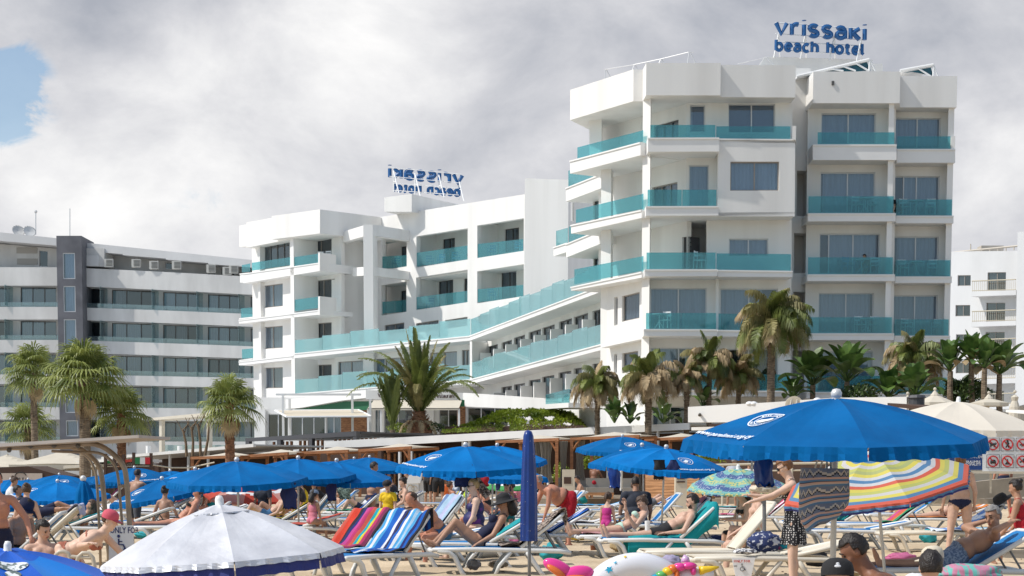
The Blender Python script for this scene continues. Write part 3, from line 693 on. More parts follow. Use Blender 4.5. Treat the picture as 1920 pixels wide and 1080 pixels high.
# roof band and the recessed roof floor
b = MB()
for x0, x1 in segs:
    u = lambda x: 435.5 + max(0, x)*.1035 + (3 if x > 105 else 0)
    pl = Plane((x0, 450, yb_(x0)+.5), (x1, 450, yb_(x1)+.5)); q = [(x0, u(x0)), (x1, u(x1)), (x1, u(x1)+14), (x0, u(x0)+16)]
    b.ext([pl.pt(*p) for p in q], [pl.pt(*p, 6) for p in q])
b.build('roof', M['plaster3'], lb)
GW = Plane((-160, 600, yb_(-160)+2.6), (540, 600, yb_(540)+2.6))
for k in range(5):
    gaps = [(-150, -60), (-50, 19), (39, 106), (158, 198), (210, 292), (306, 375), (390, 450), (470, 535)]
    hs = []
    for x0, x1 in gaps:
        xm = (x0+x1)/2; hs.append((x0, band(xm, k)[1]+3, x1, band(xm, k+1)[0]-.5))
    w = Wall(GW, [(-160, band(-160, k)[1]-6), (540, band(540, k)[1]-6), (540, band(540, k+1)[0]+8), (-160, band(-160, k+1)[0]+8)], hs, parent=lb, m='plaster2', thick=.25)
    for i, h in enumerate(hs):
        if i == 3: w.window(h, 1, fm='dark_alu', pm='pane_dark', cur=None, inset=.3)
        else: w.window(h, 3, fm='dark_alu' if x0 > 400 else 'alu', pm='pane_blue' if (i*5+k*3) % 4 else 'pane_dark', cur='curtain_white', cover=((.0, .35 + .3*((i*3+k) % 3)),), fw=.09)
    # glazed fins between the flats
    for x in (203, 299, 382, 460, 26):
        b = MB(); xm = x; t, bt = band(x, k)[1]+2, band(x, k+1)[0]; pl = GW
        q0 = pl.pt(x-2, t, -2.2); q1 = pl.pt(x-2, bt, -2.2)
        q2 = q0+pl.n*2.1; q3 = q1+pl.n*2.1
        b.ext([q0, q2, q3, q1], [p+Vector((.07, 0, 0)) for p in (q0, q2, q3, q1)]); b.build('balcony_divider', M['clear'], lb)
w = Wall(GW.off(1.5), [(-160, 445), (540, 500), (540, 545), (-160, 515)], [(74, 470, 90, 500), (310, 492, 330, 505), (415, 504, 440, 516)], parent=lb, m='plaster2')
for h in ((74, 470, 90, 500), (310, 492, 330, 505), (415, 504, 440, 516)): w.window(h, 1, pm='pane_dark', cur=None)
for x0, x1, t, bt in ((21, 59.5, 461, 472), (22, 60, 482, 493)):
    b = MB(); b.ext([GW.pt(x0, t, 1.4), GW.pt(x1, t, 1.4), GW.pt(x1, bt, 1.4), GW.pt(x0, bt, 1.4)], [GW.pt(x0, t, 1.6), GW.pt(x1, t, 1.6), GW.pt(x1, bt, 1.6), GW.pt(x0, bt, 1.6)]); b.build('louvre', mat('louvre', (.38, .36, .33), .7), lb)
b = MB(); q = [(156, 468), (205.5, 469), (205.5, 503), (156, 502)]; b.ext([GW.pt(*p, -1.6) for p in q], [GW.pt(*p, 1.4) for p in q]); b.build('wall', M['plaster2'], lb)
b = MB(); q = [(160, 482), (196, 482), (196, 502), (160, 502)]; b.ext([GW.pt(*p, -1.72) for p in q], [GW.pt(*p, -1.6) for p in q]); b.build('shutter', M['plaster3'], lb)
for i, (x, y_) in enumerate(((216, 497), (267, 497.5), (300, 501), (342, 501), (406, 507.5), (436, 512), (448, 509))):
    b = MB(); c = GW.pt(x, y_, -1.9); b.box(c, (1.0, .5, .9)); 
    for j in range(5): b.box(c+Vector((.1, -.28, -.3+j*.15)), (.7, .06, .05), 1)
    tag(b.build('air_conditioner', [mat('ac_casing', (.55, .54, .50), .6), M['dark_alu']]), ['boxy outdoor air conditioner beside the dark tower on the left building roof', 'second air conditioner from the dark tower on the left building roof', 'third air conditioner along the left building roof', 'tall middle air conditioner on the left building roof', 'air conditioner near the right end of the left building roof', 'low air conditioner second from the right end of the roof row', 'last air conditioner at the right end of the roof row'][i], 'air conditioner', 'air conditioners on the roof')
b = MB(); q0 = P(105.5, 442, 195.2); q1 = P(152.5, 442, 195.2); zb = 2
q2 = P(154.5, 446, 197.2)
TP = Plane((105.5, 600, 195), (153, 600, 195))
hs = [(117.5, 474, 141, 523), (119, 536, 142, 585), (120, 598.5, 143.5, 648), (121, 664, 145, 710), (123, 740, 146.5, 774), (124.5, 788, 148, 818)]
w = Wall(TP, [(105.5, 442), (152.5, 442), (160, 880), (113.5, 880)], hs, parent=lb, m='grey_tower', thick=.4, name='stair_tower')
for h in hs: w.window(h, 1, pm='pane', cur='curtain_white', cover=((.15, .92),), fw=.1, fm='alu')
b = MB(); b.ext([TP.pt(105.5, 442, .4), TP.pt(152.5, 442, .4), TP.pt(160, 880, .4), TP.pt(113.5, 880, .4)], [TP.pt(107, 443.5, 6), TP.pt(153.5, 444, 6), TP.pt(161, 880, 6), TP.pt(115, 880, 6)])
# hollow core so that the windows stay open
core = MB(); pts = [TP.pt(105.5, 442, 1.3), TP.pt(152.5, 442, 1.3), TP.pt(160, 880, 1.3), TP.pt(113.5, 880, 1.3)]
core.ext(pts, [p+TP.n*4.5 for p in pts]); core.build('tower_core', M['grey_tower'], lb)
b = MB(); b.ext([TP.pt(105.5, 442, .4), TP.pt(105.5, 442, 1.3), TP.pt(113.5, 880, 1.3), TP.pt(113.5, 880, .4)], [TP.pt(106.5, 442, .4), TP.pt(106.5, 442, 1.3), TP.pt(114.5, 880, 1.3), TP.pt(114.5, 880, .4)])
b.ext([TP.pt(151.5, 442, .4), TP.pt(151.5, 442, 1.3), TP.pt(159, 880, 1.3), TP.pt(159, 880, .4)], [TP.pt(152.5, 442, .4), TP.pt(152.5, 442, 1.3), TP.pt(160, 880, 1.3), TP.pt(160, 880, .4)]); b.build('tower_side', M['grey_tower'], lb)
b = MB(); q = [(-160, 820), (540, 828), (540, 880), (-160, 880)]; b.ext([GW.pt(*p, .6) for p in q], [GW.pt(*p, 3) for p in q])
q = [(-160, 450), (540, 495), (540, 880), (-160, 880)]; b.ext([GW.pt(*p, 5) for p in q], [GW.pt(*p, 9) for p in q]); b.build('core', M['plaster2'], lb)
b = MB(); b.tube([P(67, 440, 205), P(67, 397, 205)], .06, 6); b.ball(P(67, 397, 205), .2, 6, 4)
tag(b.build('antenna_mast', M['alu']), 'thin grey mast with a round tip on the left roof', 'antenna')
b = MB(); b.tube([P(131, 442, 199), P(131, 391, 199)], .05, 6)
tag(b.build('antenna_mast', M['alu']), 'thin lightning rod above the dark grey tower', 'antenna')
for x, y_, nm in ((34, 434, 'small satellite dish near the left edge of the roof'), (55, 435, 'larger satellite dish left of the dark tower')):
    b = MB(); c = P(x, y_, 203); b.lathe([(0, 0), (.4, .05), (.75, .18), (.7, .16), (0, .03)], 14, M=Matrix.Translation(c) @ Euler((R(60), 0, R(30))).to_matrix().to_4x4()); b.tube([c, c-Vector((0, 0, 1.2))], .05, 5)
    tag(b.build('satellite_dish', M['plaster2'], smooth=True), nm, 'satellite dish')
# ------------------------------------------------------------------ white building on the right, far
rb = thing('apartment_building', 'far white apartment building with cream balcony rails at the right edge', 'building')
RP = Plane((1770, 700, 172), (1907, 700, 166)); yy0 = 172
hs = [(1795, 516, 1819.5, 536), (1790.5, 572, 1818, 593), (1791, 627, 1817, 644), (1790, 680, 1816, 700), (1851, 510.5, 1885.5, 545), (1848, 567.5, 1883.5, 603), (1846, 622.5, 1882, 657), (1846, 733, 1880, 758)]
w = Wall(RP, [(1760, 472), (1922, 470), (1915, 880), (1755, 880)], hs, parent=rb, m='plaster3')
for h in hs: w.window(h, 2, fm='brown_alu', pm='pane_dark', cur='curtain_grey', cover=((0, .5),))
b = MB(); q = [(1755, 480), (1925, 470), (1920, 880), (1750, 880)]; b.ext([RP.pt(*p, 1.2) for p in q], [RP.pt(*p, 10) for p in q]); b.build('core', M['plaster3'], rb)
b = MB(); RQ = RP.off(-1.4)
for y_ in (547, 604, 657.5, 712, 760):
    b = MB(); q = [(1820.5, y_), (1905, y_-3), (1905, y_+6), (1820.5, y_+9)]
    b.ext([RQ.pt(*p) for p in q], [RQ.pt(*p, 1.4) for p in q]); s_ = b.build('balcony', M['plaster3'], rb)
    r_ = MB()
    for f in range(0, 22): 
        x = 1823+f*3.8; r_.tube([RQ.pt(x, y_, .06), RQ.pt(x, y_-20, .06)], .02, 4)
    r_.tube([RQ.pt(1822, y_-20, .06), RQ.pt(1904, y_-23, .06)], .06, 5); r_.tube([RQ.pt(1822, y_-2, .06), RQ.pt(1904, y_-4, .06)], .04, 5)
    r_.build('railing', mat('cream_rail', (.45, .40, .30), .6), s_)
q = [(1908, 435), (1990, 430), (1982, 880), (1901, 880)]; X = RP.off(-2.2)
b = MB(); b.ext([X.pt(*p) for p in q], [X.pt(*p, 12) for p in q]); b.build('wing', M['plaster3'], rb)
r_ = MB(); r_.tube([RP.pt(1778, 474, .1), RP.pt(1908, 461, .1)], .1, 5); r_.tube([RP.pt(1818, 475, .2), RP.pt(1818, 457, .2)], .06, 5)
for f in range(9): r_.tube([RP.pt(1780+f*15, 474-f*1.5, .1), RP.pt(1780+f*15, 481-f*1.5, .1)], .06, 5)
r_.box(P(1857, 467, 171), (2.2, 1.5, .5)); r_.build('roof_rail', mat('cream_rail2', (.5, .45, .38), .6), rb)
# ------------------------------------------------------------------ ground
M['sand'] = mat('sand', (.56, .44, .30), .95, .16, .7, .9, 14, col2=(.62, .50, .35), spec=.1)
M['sandfar'] = mat('ground', (.42, .36, .29), .95, .1, .2)
def sand_z(x, y):
    a = .5 + .5*min(1, max(0, (70-y)/20))
    v = noise.noise(Vector((x*.9, y*.45, 0)))*.035 + noise.noise(Vector((x*2.9, y*1.4, 3)))*.02
    f = noise.noise(Vector((x*5.5, y*3.2, 9))); v += -.022*max(0, f-.15)*3
    return a*v - .0
nx, ny = 150, 330
b = MB(); vs = []
for j in range(ny+1):
    y = 8.5*math.exp(math.log(76/8.5)*j/ny); hw = 2+y*.36
    for i in range(nx+1):
        x = -hw+2*hw*i/nx; vs.append((x, y, sand_z(x, y)))
b.add(vs, [(j*(nx+1)+i, j*(nx+1)+i+1, (j+1)*(nx+1)+i+1, (j+1)*(nx+1)+i) for j in range(ny) for i in range(nx)])
tag(b.build('beach', M['sand'], smooth=True), kind='structure')
b = MB(); b.add([(-900, -40, -.12), (900, -40, -.12), (900, 4000, -.12), (-900, 4000, -.12)], [(0, 1, 2, 3)])
tag(b.build('ground', M['sandfar']), kind='structure')
b = MB(); b.prism([(-60, 92), (60, 89.5), (70, 170), (-70, 190)], -.1, 2.0)
tag(b.build('terrace', M['plaster2']), kind='structure')
b = MB(); b.prism([(-26, 71.5), (26, 70.5), (27, 86), (-28, 86)], -.1, .22)
tag(b.build('boardwalk', mat('deck', (.40, .33, .25), .85, .2, 3)), kind='structure')
M['wood'] = mat('cedar', (.33, .13, .05), .6, .25, 3, .2, 20, col2=(.40, .17, .07), sc3=(1, 1, 8))
M['wood_light'] = mat('slat_wood', (.50, .24, .10), .6, .3, 2, .2, 14, col2=(.58, .30, .14), sc3=(.6, 1, 9))
M['darkwood_gloom'] = mat('dark_wood_and_gloom', (.07, .035, .022), .7, .2, 3)  # real dark timber, and the painted gloom of the bar interiors
M['charcoal'] = mat('charcoal_metal', (.055, .055, .062), .5)
M['cream'] = mat('cream_cloth', (.74, .68, .57), .9, .06, 2, transl=.25)
M['creamdark'] = mat('cream_board', (.62, .55, .43), .8, .08, 2)
M['green'] = mat('green_board', (.01, .11, .045), .6)
M['striped'] = mat('striped_curtain', (.45, .41, .35), .9, .45, 3, sc3=(9, 9, .1), transl=.2)
M['grey_cushion'] = mat('grey_cushion', (.28, .26, .23), .9, .1, 3)
M['brick'] = mat('rough_brick', (.25, .10, .05), .9, .4, 5, .5, 12, col2=(.38, .19, .09), sc3=(1, 1, 5))
M['letter_brown'] = mat('letter_brown', (.06, .025, .02), .6)
def ext(name, pl, q, t0, t1, m, parent=None):
    b = MB(); b.ext([pl.pt(*p, t0) for p in q], [pl.pt(*p, t1) for p in q]); return b.build(name, M[m] if isinstance(m, str) else m, parent)
# ------------------------------------------------------------------ veranda restaurant
rs = thing('restaurant_building', 'low white restaurant with brown lettering and a cream awning in front of the hotel', 'restaurant')
V1 = Plane((468, 760, 114), (686, 760, 107)); V2 = Plane((686, 740, 107), (868, 740, 107)); V3 = Plane((868, 740, 107), (1092, 770, 100))
ext('roof', V1, [(470, 752), (540, 749), (686, 731), (686, 746), (640, 751), (560, 765), (486, 770)], 0, 5, 'plaster', rs)
ext('sign_band', V2, [(686, 731.5), (868, 736.5), (868, 749.5), (686, 748.5)], 0, 5, 'plaster', rs)
ext('wall', V3, [(868, 736.5), (1010, 746), (1092, 762), (1092, 800), (1010, 800), (955, 766), (868, 762)], 0, .4, 'plaster', rs)
ext('wall', V3, [(960, 760), (1092, 760), (1092, 830), (960, 830)], .5, 3, 'plaster', rs)
ext('fascia_board', V1, [(487, 772), (560, 766), (642, 752), (691, 752), (691, 768), (487, 778)], .3, .5, 'green', rs)
ext('fascia_board', V2, [(862, 750), (874, 750), (874, 762), (862, 762)], -.1, .3, 'green', rs)
b = MB()
for txt, x0, x1, yb__, hh in (('ve', 709, 719.5, 744.8, .34), ('da', 744.5, 756, 744.8, .34), ('an', 793, 804, 745, .34), ('restaurant', 816.5, 852.5, 745.8, .235)):
    stroke_text(b, txt, V2.pt(x0, yb__, -.03), V2.pt(x1, yb__, -.03), hh, .03 if txt != 'restaurant' else .02, gap=.2, n=5)
b.build('lettering', M['letter_brown'], rs)
# awning
A0, A1_, A2_, A3 = V2.pt(701, 750.5, -.05), V2.pt(866, 750.5, -.05), V2.pt(862, 767, -1.8), V2.pt(694, 767, -1.8)
b = MB(); b.ext([A0, A1_, A2_, A3], [p-Vector((0, 0, .04)) for p in (A0, A1_, A2_, A3)])
b.ext([A3, A2_, A2_-Vector((0, 0, .13)), A3-Vector((0, 0, .13))], [p+Vector((0, .03, 0)) for p in (A3, A2_, A2_-Vector((0, 0, .13)), A3-Vector((0, 0, .13)))]); b.build('awning', M['cream'], rs)
for x in (694.5, 718, 862):
    c0 = V2.pt(x, 768, -1.7); b = MB(); b.box((c0.x, c0.y, (c0.z+2)/2), (.13, .13, c0.z-2)); b.build('post', M['plaster'], rs)
# glazed front
VW = Plane((486, 790, 112), (960, 790, 109.5))
hs = [(502, 776, 541, 822), (545, 776, 610, 822), (612, 776, 640, 822), (703, 765, 714, 822), (720, 765, 800, 822), (823, 765, 858, 830), (876, 764, 953, 800)]
w = Wall(VW, [(480, 745), (965, 745), (965, 850), (480, 850)], hs, parent=rs)
for i, h in enumerate(hs): w.window(h, 3 if i in (1, 4, 6) else 2, pm='pane_dark' if i in (0, 5, 6) else 'pane', cur='curtain_white' if i in (2, 3) else None)
ext('brick_panel', VW, [(641, 766), (694, 766), (694, 822), (641, 822)], -.25, -.02, 'brick', rs)
ext('brick_panel', VW, [(858, 762), (873, 762), (873, 822), (858, 822)], -.2, -.02, 'brick', rs)
for x0, x1 in ((480, 500), (800, 815)): ext('pier', VW, [(x0, 768), (x1, 768), (x1, 850), (x0, 850)], -.35, -.03, 'plaster', rs)
# free-standing awning frame
fr = thing('awning_frame', 'white steel post frame with a retracted cream sun awning left of the restaurant sign', 'awning')
yf = 100
b = MB()
for x, yt in ((530.5, 739), (543, 748), (660.5, 739), (694, 748)):
    p = P(x, yt, yf+(1.5 if yt > 740 else 0)); b.box((p.x, p.y, (p.z+2)/2), (.13, .13, p.z-2))
p, q = P(517, 740, yf), P(677, 739.5, yf); b.box((p+q)/2, ((q-p).length, .12, .12)); b.build('post_frame', M['white_paint'], fr)
b = MB(); q4 = [P(516, 771, 101.5), P(672, 770, 101.5), P(696, 782, 98.5), P(538, 783, 98.5)]
b.ext(q4, [p+Vector((0, 0, .05)) for p in q4]); b.build('awning_cloth', M['creamdark'], fr)
b = MB()
for a, c in ((0, 1), (1, 2), (2, 3), (3, 0)): b.tube([q4[a]+Vector((0, 0, .04)), q4[c]+Vector((0, 0, .04))], .06, 6)
for f in (.2, .4, .6, .8): b.tube([q4[0].lerp(q4[1], f), q4[3].lerp(q4[2], f)], .04, 5)
b.build('awning_frame_bars', M['white_paint'], fr)
# ------------------------------------------------------------------ charcoal pergola
pg = thing('pergola', 'charcoal metal pergola with brown slat screens behind the wooden cabanas', 'pergola')
Pa = Plane((460, 825, 96), (668, 815, 88)); Pb = Plane((668, 815, 88), (830, 820, 93))
ext('beam', Pa, [(460, 821.5), (668, 808.5), (668, 818), (460, 828)], 0, .25, 'charcoal', pg)
ext('beam', Pb, [(668, 808.5), (830, 815), (830, 821), (668, 818)], 0.004, .25, 'charcoal', pg)
ext('roof_panel', Pa, [(462, 822), (668, 810), (668, 813), (462, 825)], .3, 5, 'charcoal', pg)
for pl, x, y0 in ((Pa, 463, 826), (Pa, 664.5, 812), (Pa, 522, 824), (Pa, 581, 820), (Pb, 672, 812)):
    ext('post', pl, [(x-3.4, y0), (x+3.4, y0), (x+3.4, 880), (x-3.4, 880)], .02, .22, 'charcoal', pg)
k = 0
for i in range(24):
    x = 478+i*8.2
    if abs(x-522) < 5 or abs(x-581) < 5: continue
    ext('slat', Pa, [(x-1.3, 828-(x-478)*.04), (x+1.4, 828-(x-478)*.04), (x+1.4, 850), (x-1.3, 850)], 1.2, 1.3, 'wood', pg); k += 1
# ------------------------------------------------------------------ long white canopy
wc = thing('beach_bar_canopy', 'long white flat canopy over the dim beach bar behind the cabanas', 'canopy')
C1 = Plane((611, 830, 86), (1292, 800, 77))
ext('fascia', C1, [(611, 828), (668, 824.5), (1000, 806.5), (1292, 793), (1292, 805.5), (1000, 820), (668, 838.5), (611, 839)], 0, .15, 'plaster', wc)
ext('roof', C1, [(611, 829), (1292, 794.5), (1292, 798), (611, 833)], .16, 7, 'creamdark', wc)
for x, yb2 in ((629, 838), (652, 838), (745, 834), (767, 833), (864, 828), (876, 828), (1136, 815), (1161, 813), (1024, 820), (1230, 812)):
    ext('post', C1, [(x-1.6, yb2-6), (x+1.6, yb2-6), (x+1.6, 920), (x-1.6, 920)], .16, .3, 'white_paint', wc)
ext('dark_backdrop', C1, [(560, 838), (1330, 806), (1330, 935), (560, 935)], 2.4, 2.6, 'darkwood_gloom', wc)  # dark brown sheet standing in for the bar's interior shade
for i in range(38):
    x = 640+i*9.5
    ext('slat', C1, [(x, 850), (x+2.6, 850), (x+2.6, 912), (x, 912)], 1.6, 1.7, 'wood_light' if i % 3 else 'wood', wc)
# ------------------------------------------------------------------ cabanas
def cabana(label, x0, x1, yt0, yt1, y, curt=(), roofc=True, posts=(1, 1)):
    t = thing('cabana', label, 'cabana', (0, 0, 0), 0, 'wooden cabanas behind the beach')
    pl = Plane((x0, yt0, y+1.2), (x1, yt1, y)); 
    ext('beam', pl, [(x0, yt0), (x1, yt1), (x1, yt1+5.5), (x0, yt0+5)], 0, .12, 'wood', t)
    ext('beam', pl, [(x0, yt0+1), (x1, yt1+1), (x1, yt1+5.5), (x0, yt0+5)], 2.4, 2.5, 'wood', t)
    for x, yt, on, sg in ((x0+3, yt0, posts[0], 1), (x1-3, yt1, posts[1], -1)):
        if not on: continue
        p = pl.pt(x, yt+4); q = p+pl.n*2.45; z0 = .22
        for k_ in (p, q):
            b = MB(); b.box((k_.x, k_.y+.06, (k_.z+z0)/2), (.13, .12, k_.z-z0)); b.build('post', M['wood'], t)
        b = MB(); a = pl.pt(x+sg*14, yt+4, .06); c = p+Vector((0, .06, -.5)); b.tube([a, c], .045, 4); b.build('brace', M['wood'], t)
    a, c = pl.pt(x0, yt0+1), pl.pt(x1, yt1+1)
    b = MB(); n = 10; vs = []
    for i in range(n+1):
        for j in range(n+1):
            u, v = i/n, j/n; p = a.lerp(c, u)+pl.n*(2.5*v); p.z += .02+.20*(1-abs(2*u-1))*(1-abs(2*v-1)); vs.append(p)
    b.add(vs, [(i*(n+1)+j, (i+1)*(n+1)+j, (i+1)*(n+1)+j+1, i*(n+1)+j+1) for i in range(n) for j in range(n)])
    b.build('roof_cloth', M['cream'], t, smooth=True)
    for xc, wd, yb3, m_ in curt:
        k_ = MB(); vs = []; nn = 36; top = pl.pt(xc, yt0+(yt1-yt0)*(xc-x0)/(x1-x0)+6, .2); bot = pl.pt(xc, yb3, .2)
        for i in range(nn+1):
            u = (i/nn-.5)*wd/44; d = .05*math.sin(i*1.9)
            for v in range(5):
                s_ = 1-.45*math.sin(math.pi*min(1, v/4*1.0))*.8
                p = top.lerp(bot, v/4); vs.append(Vector((p.x+u*s_, p.y+d, p.z)))
        k_.add(vs, [(i*5+j, (i+1)*5+j, (i+1)*5+j+1, i*5+j+1) for i in range(nn) for j in range(4)])
        k_.build('curtain', M[m_], t, smooth=True)
    return t
cabana('leftmost wooden cabana frame beyond the palm trunk', 357, 437, 856.5, 853.5, 74)
cabana('wooden cabana just left of the dark pergola post', 450.5, 539, 853.5, 847.5, 74)
cabana('third wooden cabana, its frame above the wide blue umbrella', 556, 652, 847, 843, 74)
cabana('fourth wooden cabana, between the pergola and the logo umbrella', 671, 770, 842.5, 836.5, 73.5)
cabana('wooden cabana with striped curtains right of the furled navy umbrella', 929, 1047, 826, 821, 72, [(1020, 26, 905, 'striped'), (1053, 16, 925, 'striped'), (1006, 14, 900, 'striped')])
cabana('wooden cabana with a shirtless man sitting inside', 1069, 1198, 820.5, 815, 71.5, [(1084, 20, 900, 'striped'), (1192, 18, 925, 'striped')])
cabana('rightmost wooden cabana beside the white bar wall', 1208, 1300, 822, 818, 73, [(1216, 14, 925, 'striped')])
# sofas
def sofa(label, x0, x1, y, zt=.85):
    t = thing('sofa', label, 'sofa', (0, 0, 0), 0, 'grey sofas in the cabanas'); a = at(x0, y, .22); c = at(x1, y, .22); L_ = c.x-a.x; xm = (a.x+c.x)/2
    b = MB(); b.box((xm, y, .42), (L_, .8, .12)); 
    for s_ in (-1, 1): b.box((xm+s_*(L_/2-.06), y, .29), (.08, .78, .15))
    b.build('base', M['wood_light'], t)
    b = MB(); b.box((xm, y-.02, .58), (L_-.03, .78, .2)); b.build('seat_cushion', M['grey_cushion'], t)
    b = MB(); b.box((xm, y+.33, .85), (L_-.06, .16, .42)); b.build('back_cushion', M['grey_cushion'], t)
sofa('grey sofa under the striped curtains right of the furled umbrella', 1040, 1112, 72.5); sofa('grey bench sofa at the front of the cabana, near the blue umbrella poles', 1098, 1150, 70.6)
sofa('grey armchair by the man in the dark shirt', 1166, 1196, 70.2); sofa('low beige sofa behind the green patterned umbrella', 930, 985, 72)
b = MB(); c = at(1066, 70.8, .22); b.box(c+Vector((0, 0, .6)), (.5, .45, 1.2)); b.box(c+Vector((-.05, -.23, .75)), (.3, .02, .28), 1); 
tag(b.build('cabinet', [M['creamdark'], M['darkwood_gloom']]), 'cream cabinet with an open shelf between two cabanas', 'cabinet')
# timber planter wall and bin
b = MB(); W1 = Plane((1210, 900, 67), (1335, 900, 65.5))
for i in range(9):
    y0 = 885+i*5.6; b.ext([W1.pt(1210, y0), W1.pt(1335, y0-2), W1.pt(1335, y0+3.2), W1.pt(1210, y0+5.2)], [W1.pt(1210, y0, .3), W1.pt(1335, y0-2, .3), W1.pt(1335, y0+3.2, .3), W1.pt(1210, y0+5.2, .3)])
b.ext([W1.pt(1210, 886, .03), W1.pt(1335, 884, .03), W1.pt(1335, 935, .03), W1.pt(1210, 937, .03)], [W1.pt(1210, 886, .28), W1.pt(1335, 884, .28), W1.pt(1335, 935, .28), W1.pt(1210, 937, .28)], 1)
tag(b.build('timber_wall', [M['wood_light'], M['darkwood_gloom']]), 'orange slatted timber wall behind the umbrella with hanging clothes', 'wall')
t = thing('litter_bin', 'tall cream litter bin with a dark opening by the timber wall', 'litter bin')
b = MB(); c = at(1276, 62, 0); b.box((c.x, 62, .75), (.42, .42, 1.5)); b.box((c.x, 62, 1.52), (.48, .46, .06)); b.build('body', M['creamdark'], t)
b = MB(); b.box((c.x-.02, 61.78, 1.2), (.28, .03, .25)); b.box((c.x-.02, 61.78, .98), (.3, .05, .05)); b.build('opening', M['darkwood_gloom'], t)
# white bar wall at right behind the big umbrella
wb = thing('bar_wall', 'white parapet wall with a spotlight behind the big blue umbrella', 'wall')
B1 = Plane((1290, 770, 70), (1700, 760, 66))
ext('parapet', B1, [(1290, 763), (1450, 754), (1560, 746), (1700, 744), (1700, 790), (1290, 792)], 0, .4, 'plaster', wb)
ext('fascia', B1, [(1280, 800), (1480, 796), (1480, 806), (1280, 806)], 1.0, 1.2, 'plaster', wb)
ext('dark_backdrop', B1, [(1290, 792), (1700, 786), (1700, 930), (1290, 935)], 2.5, 2.8, 'darkwood_gloom', wb)
b = MB(); p = B1.pt(1315, 777, -.12); b.tube([p+Vector((0, .12, 0)), p+Vector((-.02, 0, 0)), p+Vector((-.03, -.05, -.04))], [.05, .06, .07], 8); b.build('spotlight', M['dark_alu'], wb)
b = MB(); c = B1.pt(1489, 760, -.02); b.lathe([(0, 0), (.36, 0), (.36, .08), (.28, .09), (0, .09)], 28, M=Matrix.Translation(c) @ Matrix.Rotation(R(90), 4, 'X'))
for d_ in (-.13, .1): b.tube([c+Vector((d_-.05, -.11, -.1)), c+Vector((d_, -.11, .22)), c+Vector((d_+.08, -.11, -.1))], .025, 5, 1)
tag(b.build('round_sign', [M['creamdark'], M['white_paint']]), 'round cream sign standing on the white parapet wall', 'sign')
for x in (1404, 1412, 1531):
    b = MB(); c = B1.pt(x, 757 if x < 1500 else 750, .1); b.ball(c, (.16, .16, .1), 10, 6); tag(b.build('wall_lamp', M['white_paint'], smooth=True), 'small white dome lamp on the parapet, %s' % {1404: 'first of the pair', 1412: 'second of the pair', 1531: 'near the umbrella tip'}[x], 'lamp')
# ------------------------------------------------------------------ right: low wall, rail, prohibition board
b = MB(); q = [G(1690, 947), G(1925, 918), ]
W2 = Plane((1690, 930, 41), (1930, 915, 44)); 
b.ext([W2.pt(1690, 917), W2.pt(1930, 893), W2.pt(1930, 930), W2.pt(1690, 942)], [p+Vector((0, .4, 0)) for p in (W2.pt(1690, 917), W2.pt(1930, 893), W2.pt(1930, 930), W2.pt(1690, 942))])
tag(b.build('ramp_wall', mat('stained_concrete', (.42, .36, .28), .9, .25, 1.5, .3, 9)), 'low stained concrete ramp wall behind the standing woman at right', 'wall')
t = thing('railing', 'cream pipe railing behind the patterned umbrellas, with two men leaning', 'railing')
b = MB(); pr = [(1330, 872), (1420, 870), (1560, 868), (1700, 866)]
b.tube([P(*p, 56) for p in pr], .045, 6); b.build('top_rail', M['creamdark'], t)
b = MB(); b.tube([P(p[0], p[1]+13, 56) for p in pr], .03, 6); b.build('lower_rail', M['creamdark'], t)
for x in (1355, 1420, 1485, 1550, 1615):
    b = MB(); p = P(x, 870, 56); b.tube([p, (p.x, p.y, 0)], .04, 6); b.build('post', M['creamdark'], t)
sb = thing('notice_board', 'white beach rules board with red prohibition signs at the right edge', 'sign')
yS = 35.0; S1 = Plane((1800, 850, yS), (1900, 850, yS))
ext('panel', S1, [(1842, 812), (1960, 812), (1960, 884), (1842, 884)], 0, .05, 'white_paint', sb)
ext('blue_panel', S1, [(1781, 822), (1841.5, 822), (1841.5, 881), (1781, 881)], 0, .05, mat('panel_blue', (.01, .05, .20), .5), sb)
ext('rail', S1, [(1760, 882.5), (1960, 884.5), (1960, 889), (1760, 887)], -.06, -.002, 'creamdark', sb)
for x in (1858, 1935): ext('post', S1, [(x, 885), (x+3, 885), (x+3, 925), (x, 925)], .06, .1, 'creamdark', sb)
M['red'] = mat('red_paint', (.55, .02, .02), .5); M['black'] = mat('black', (.02, .02, .02), .6); M['white'] = mat('white', (.8, .8, .8), .6)
pxm = 35.0/FPX
def sbp(x, y, t=-.004): return S1.pt(x, y, t)
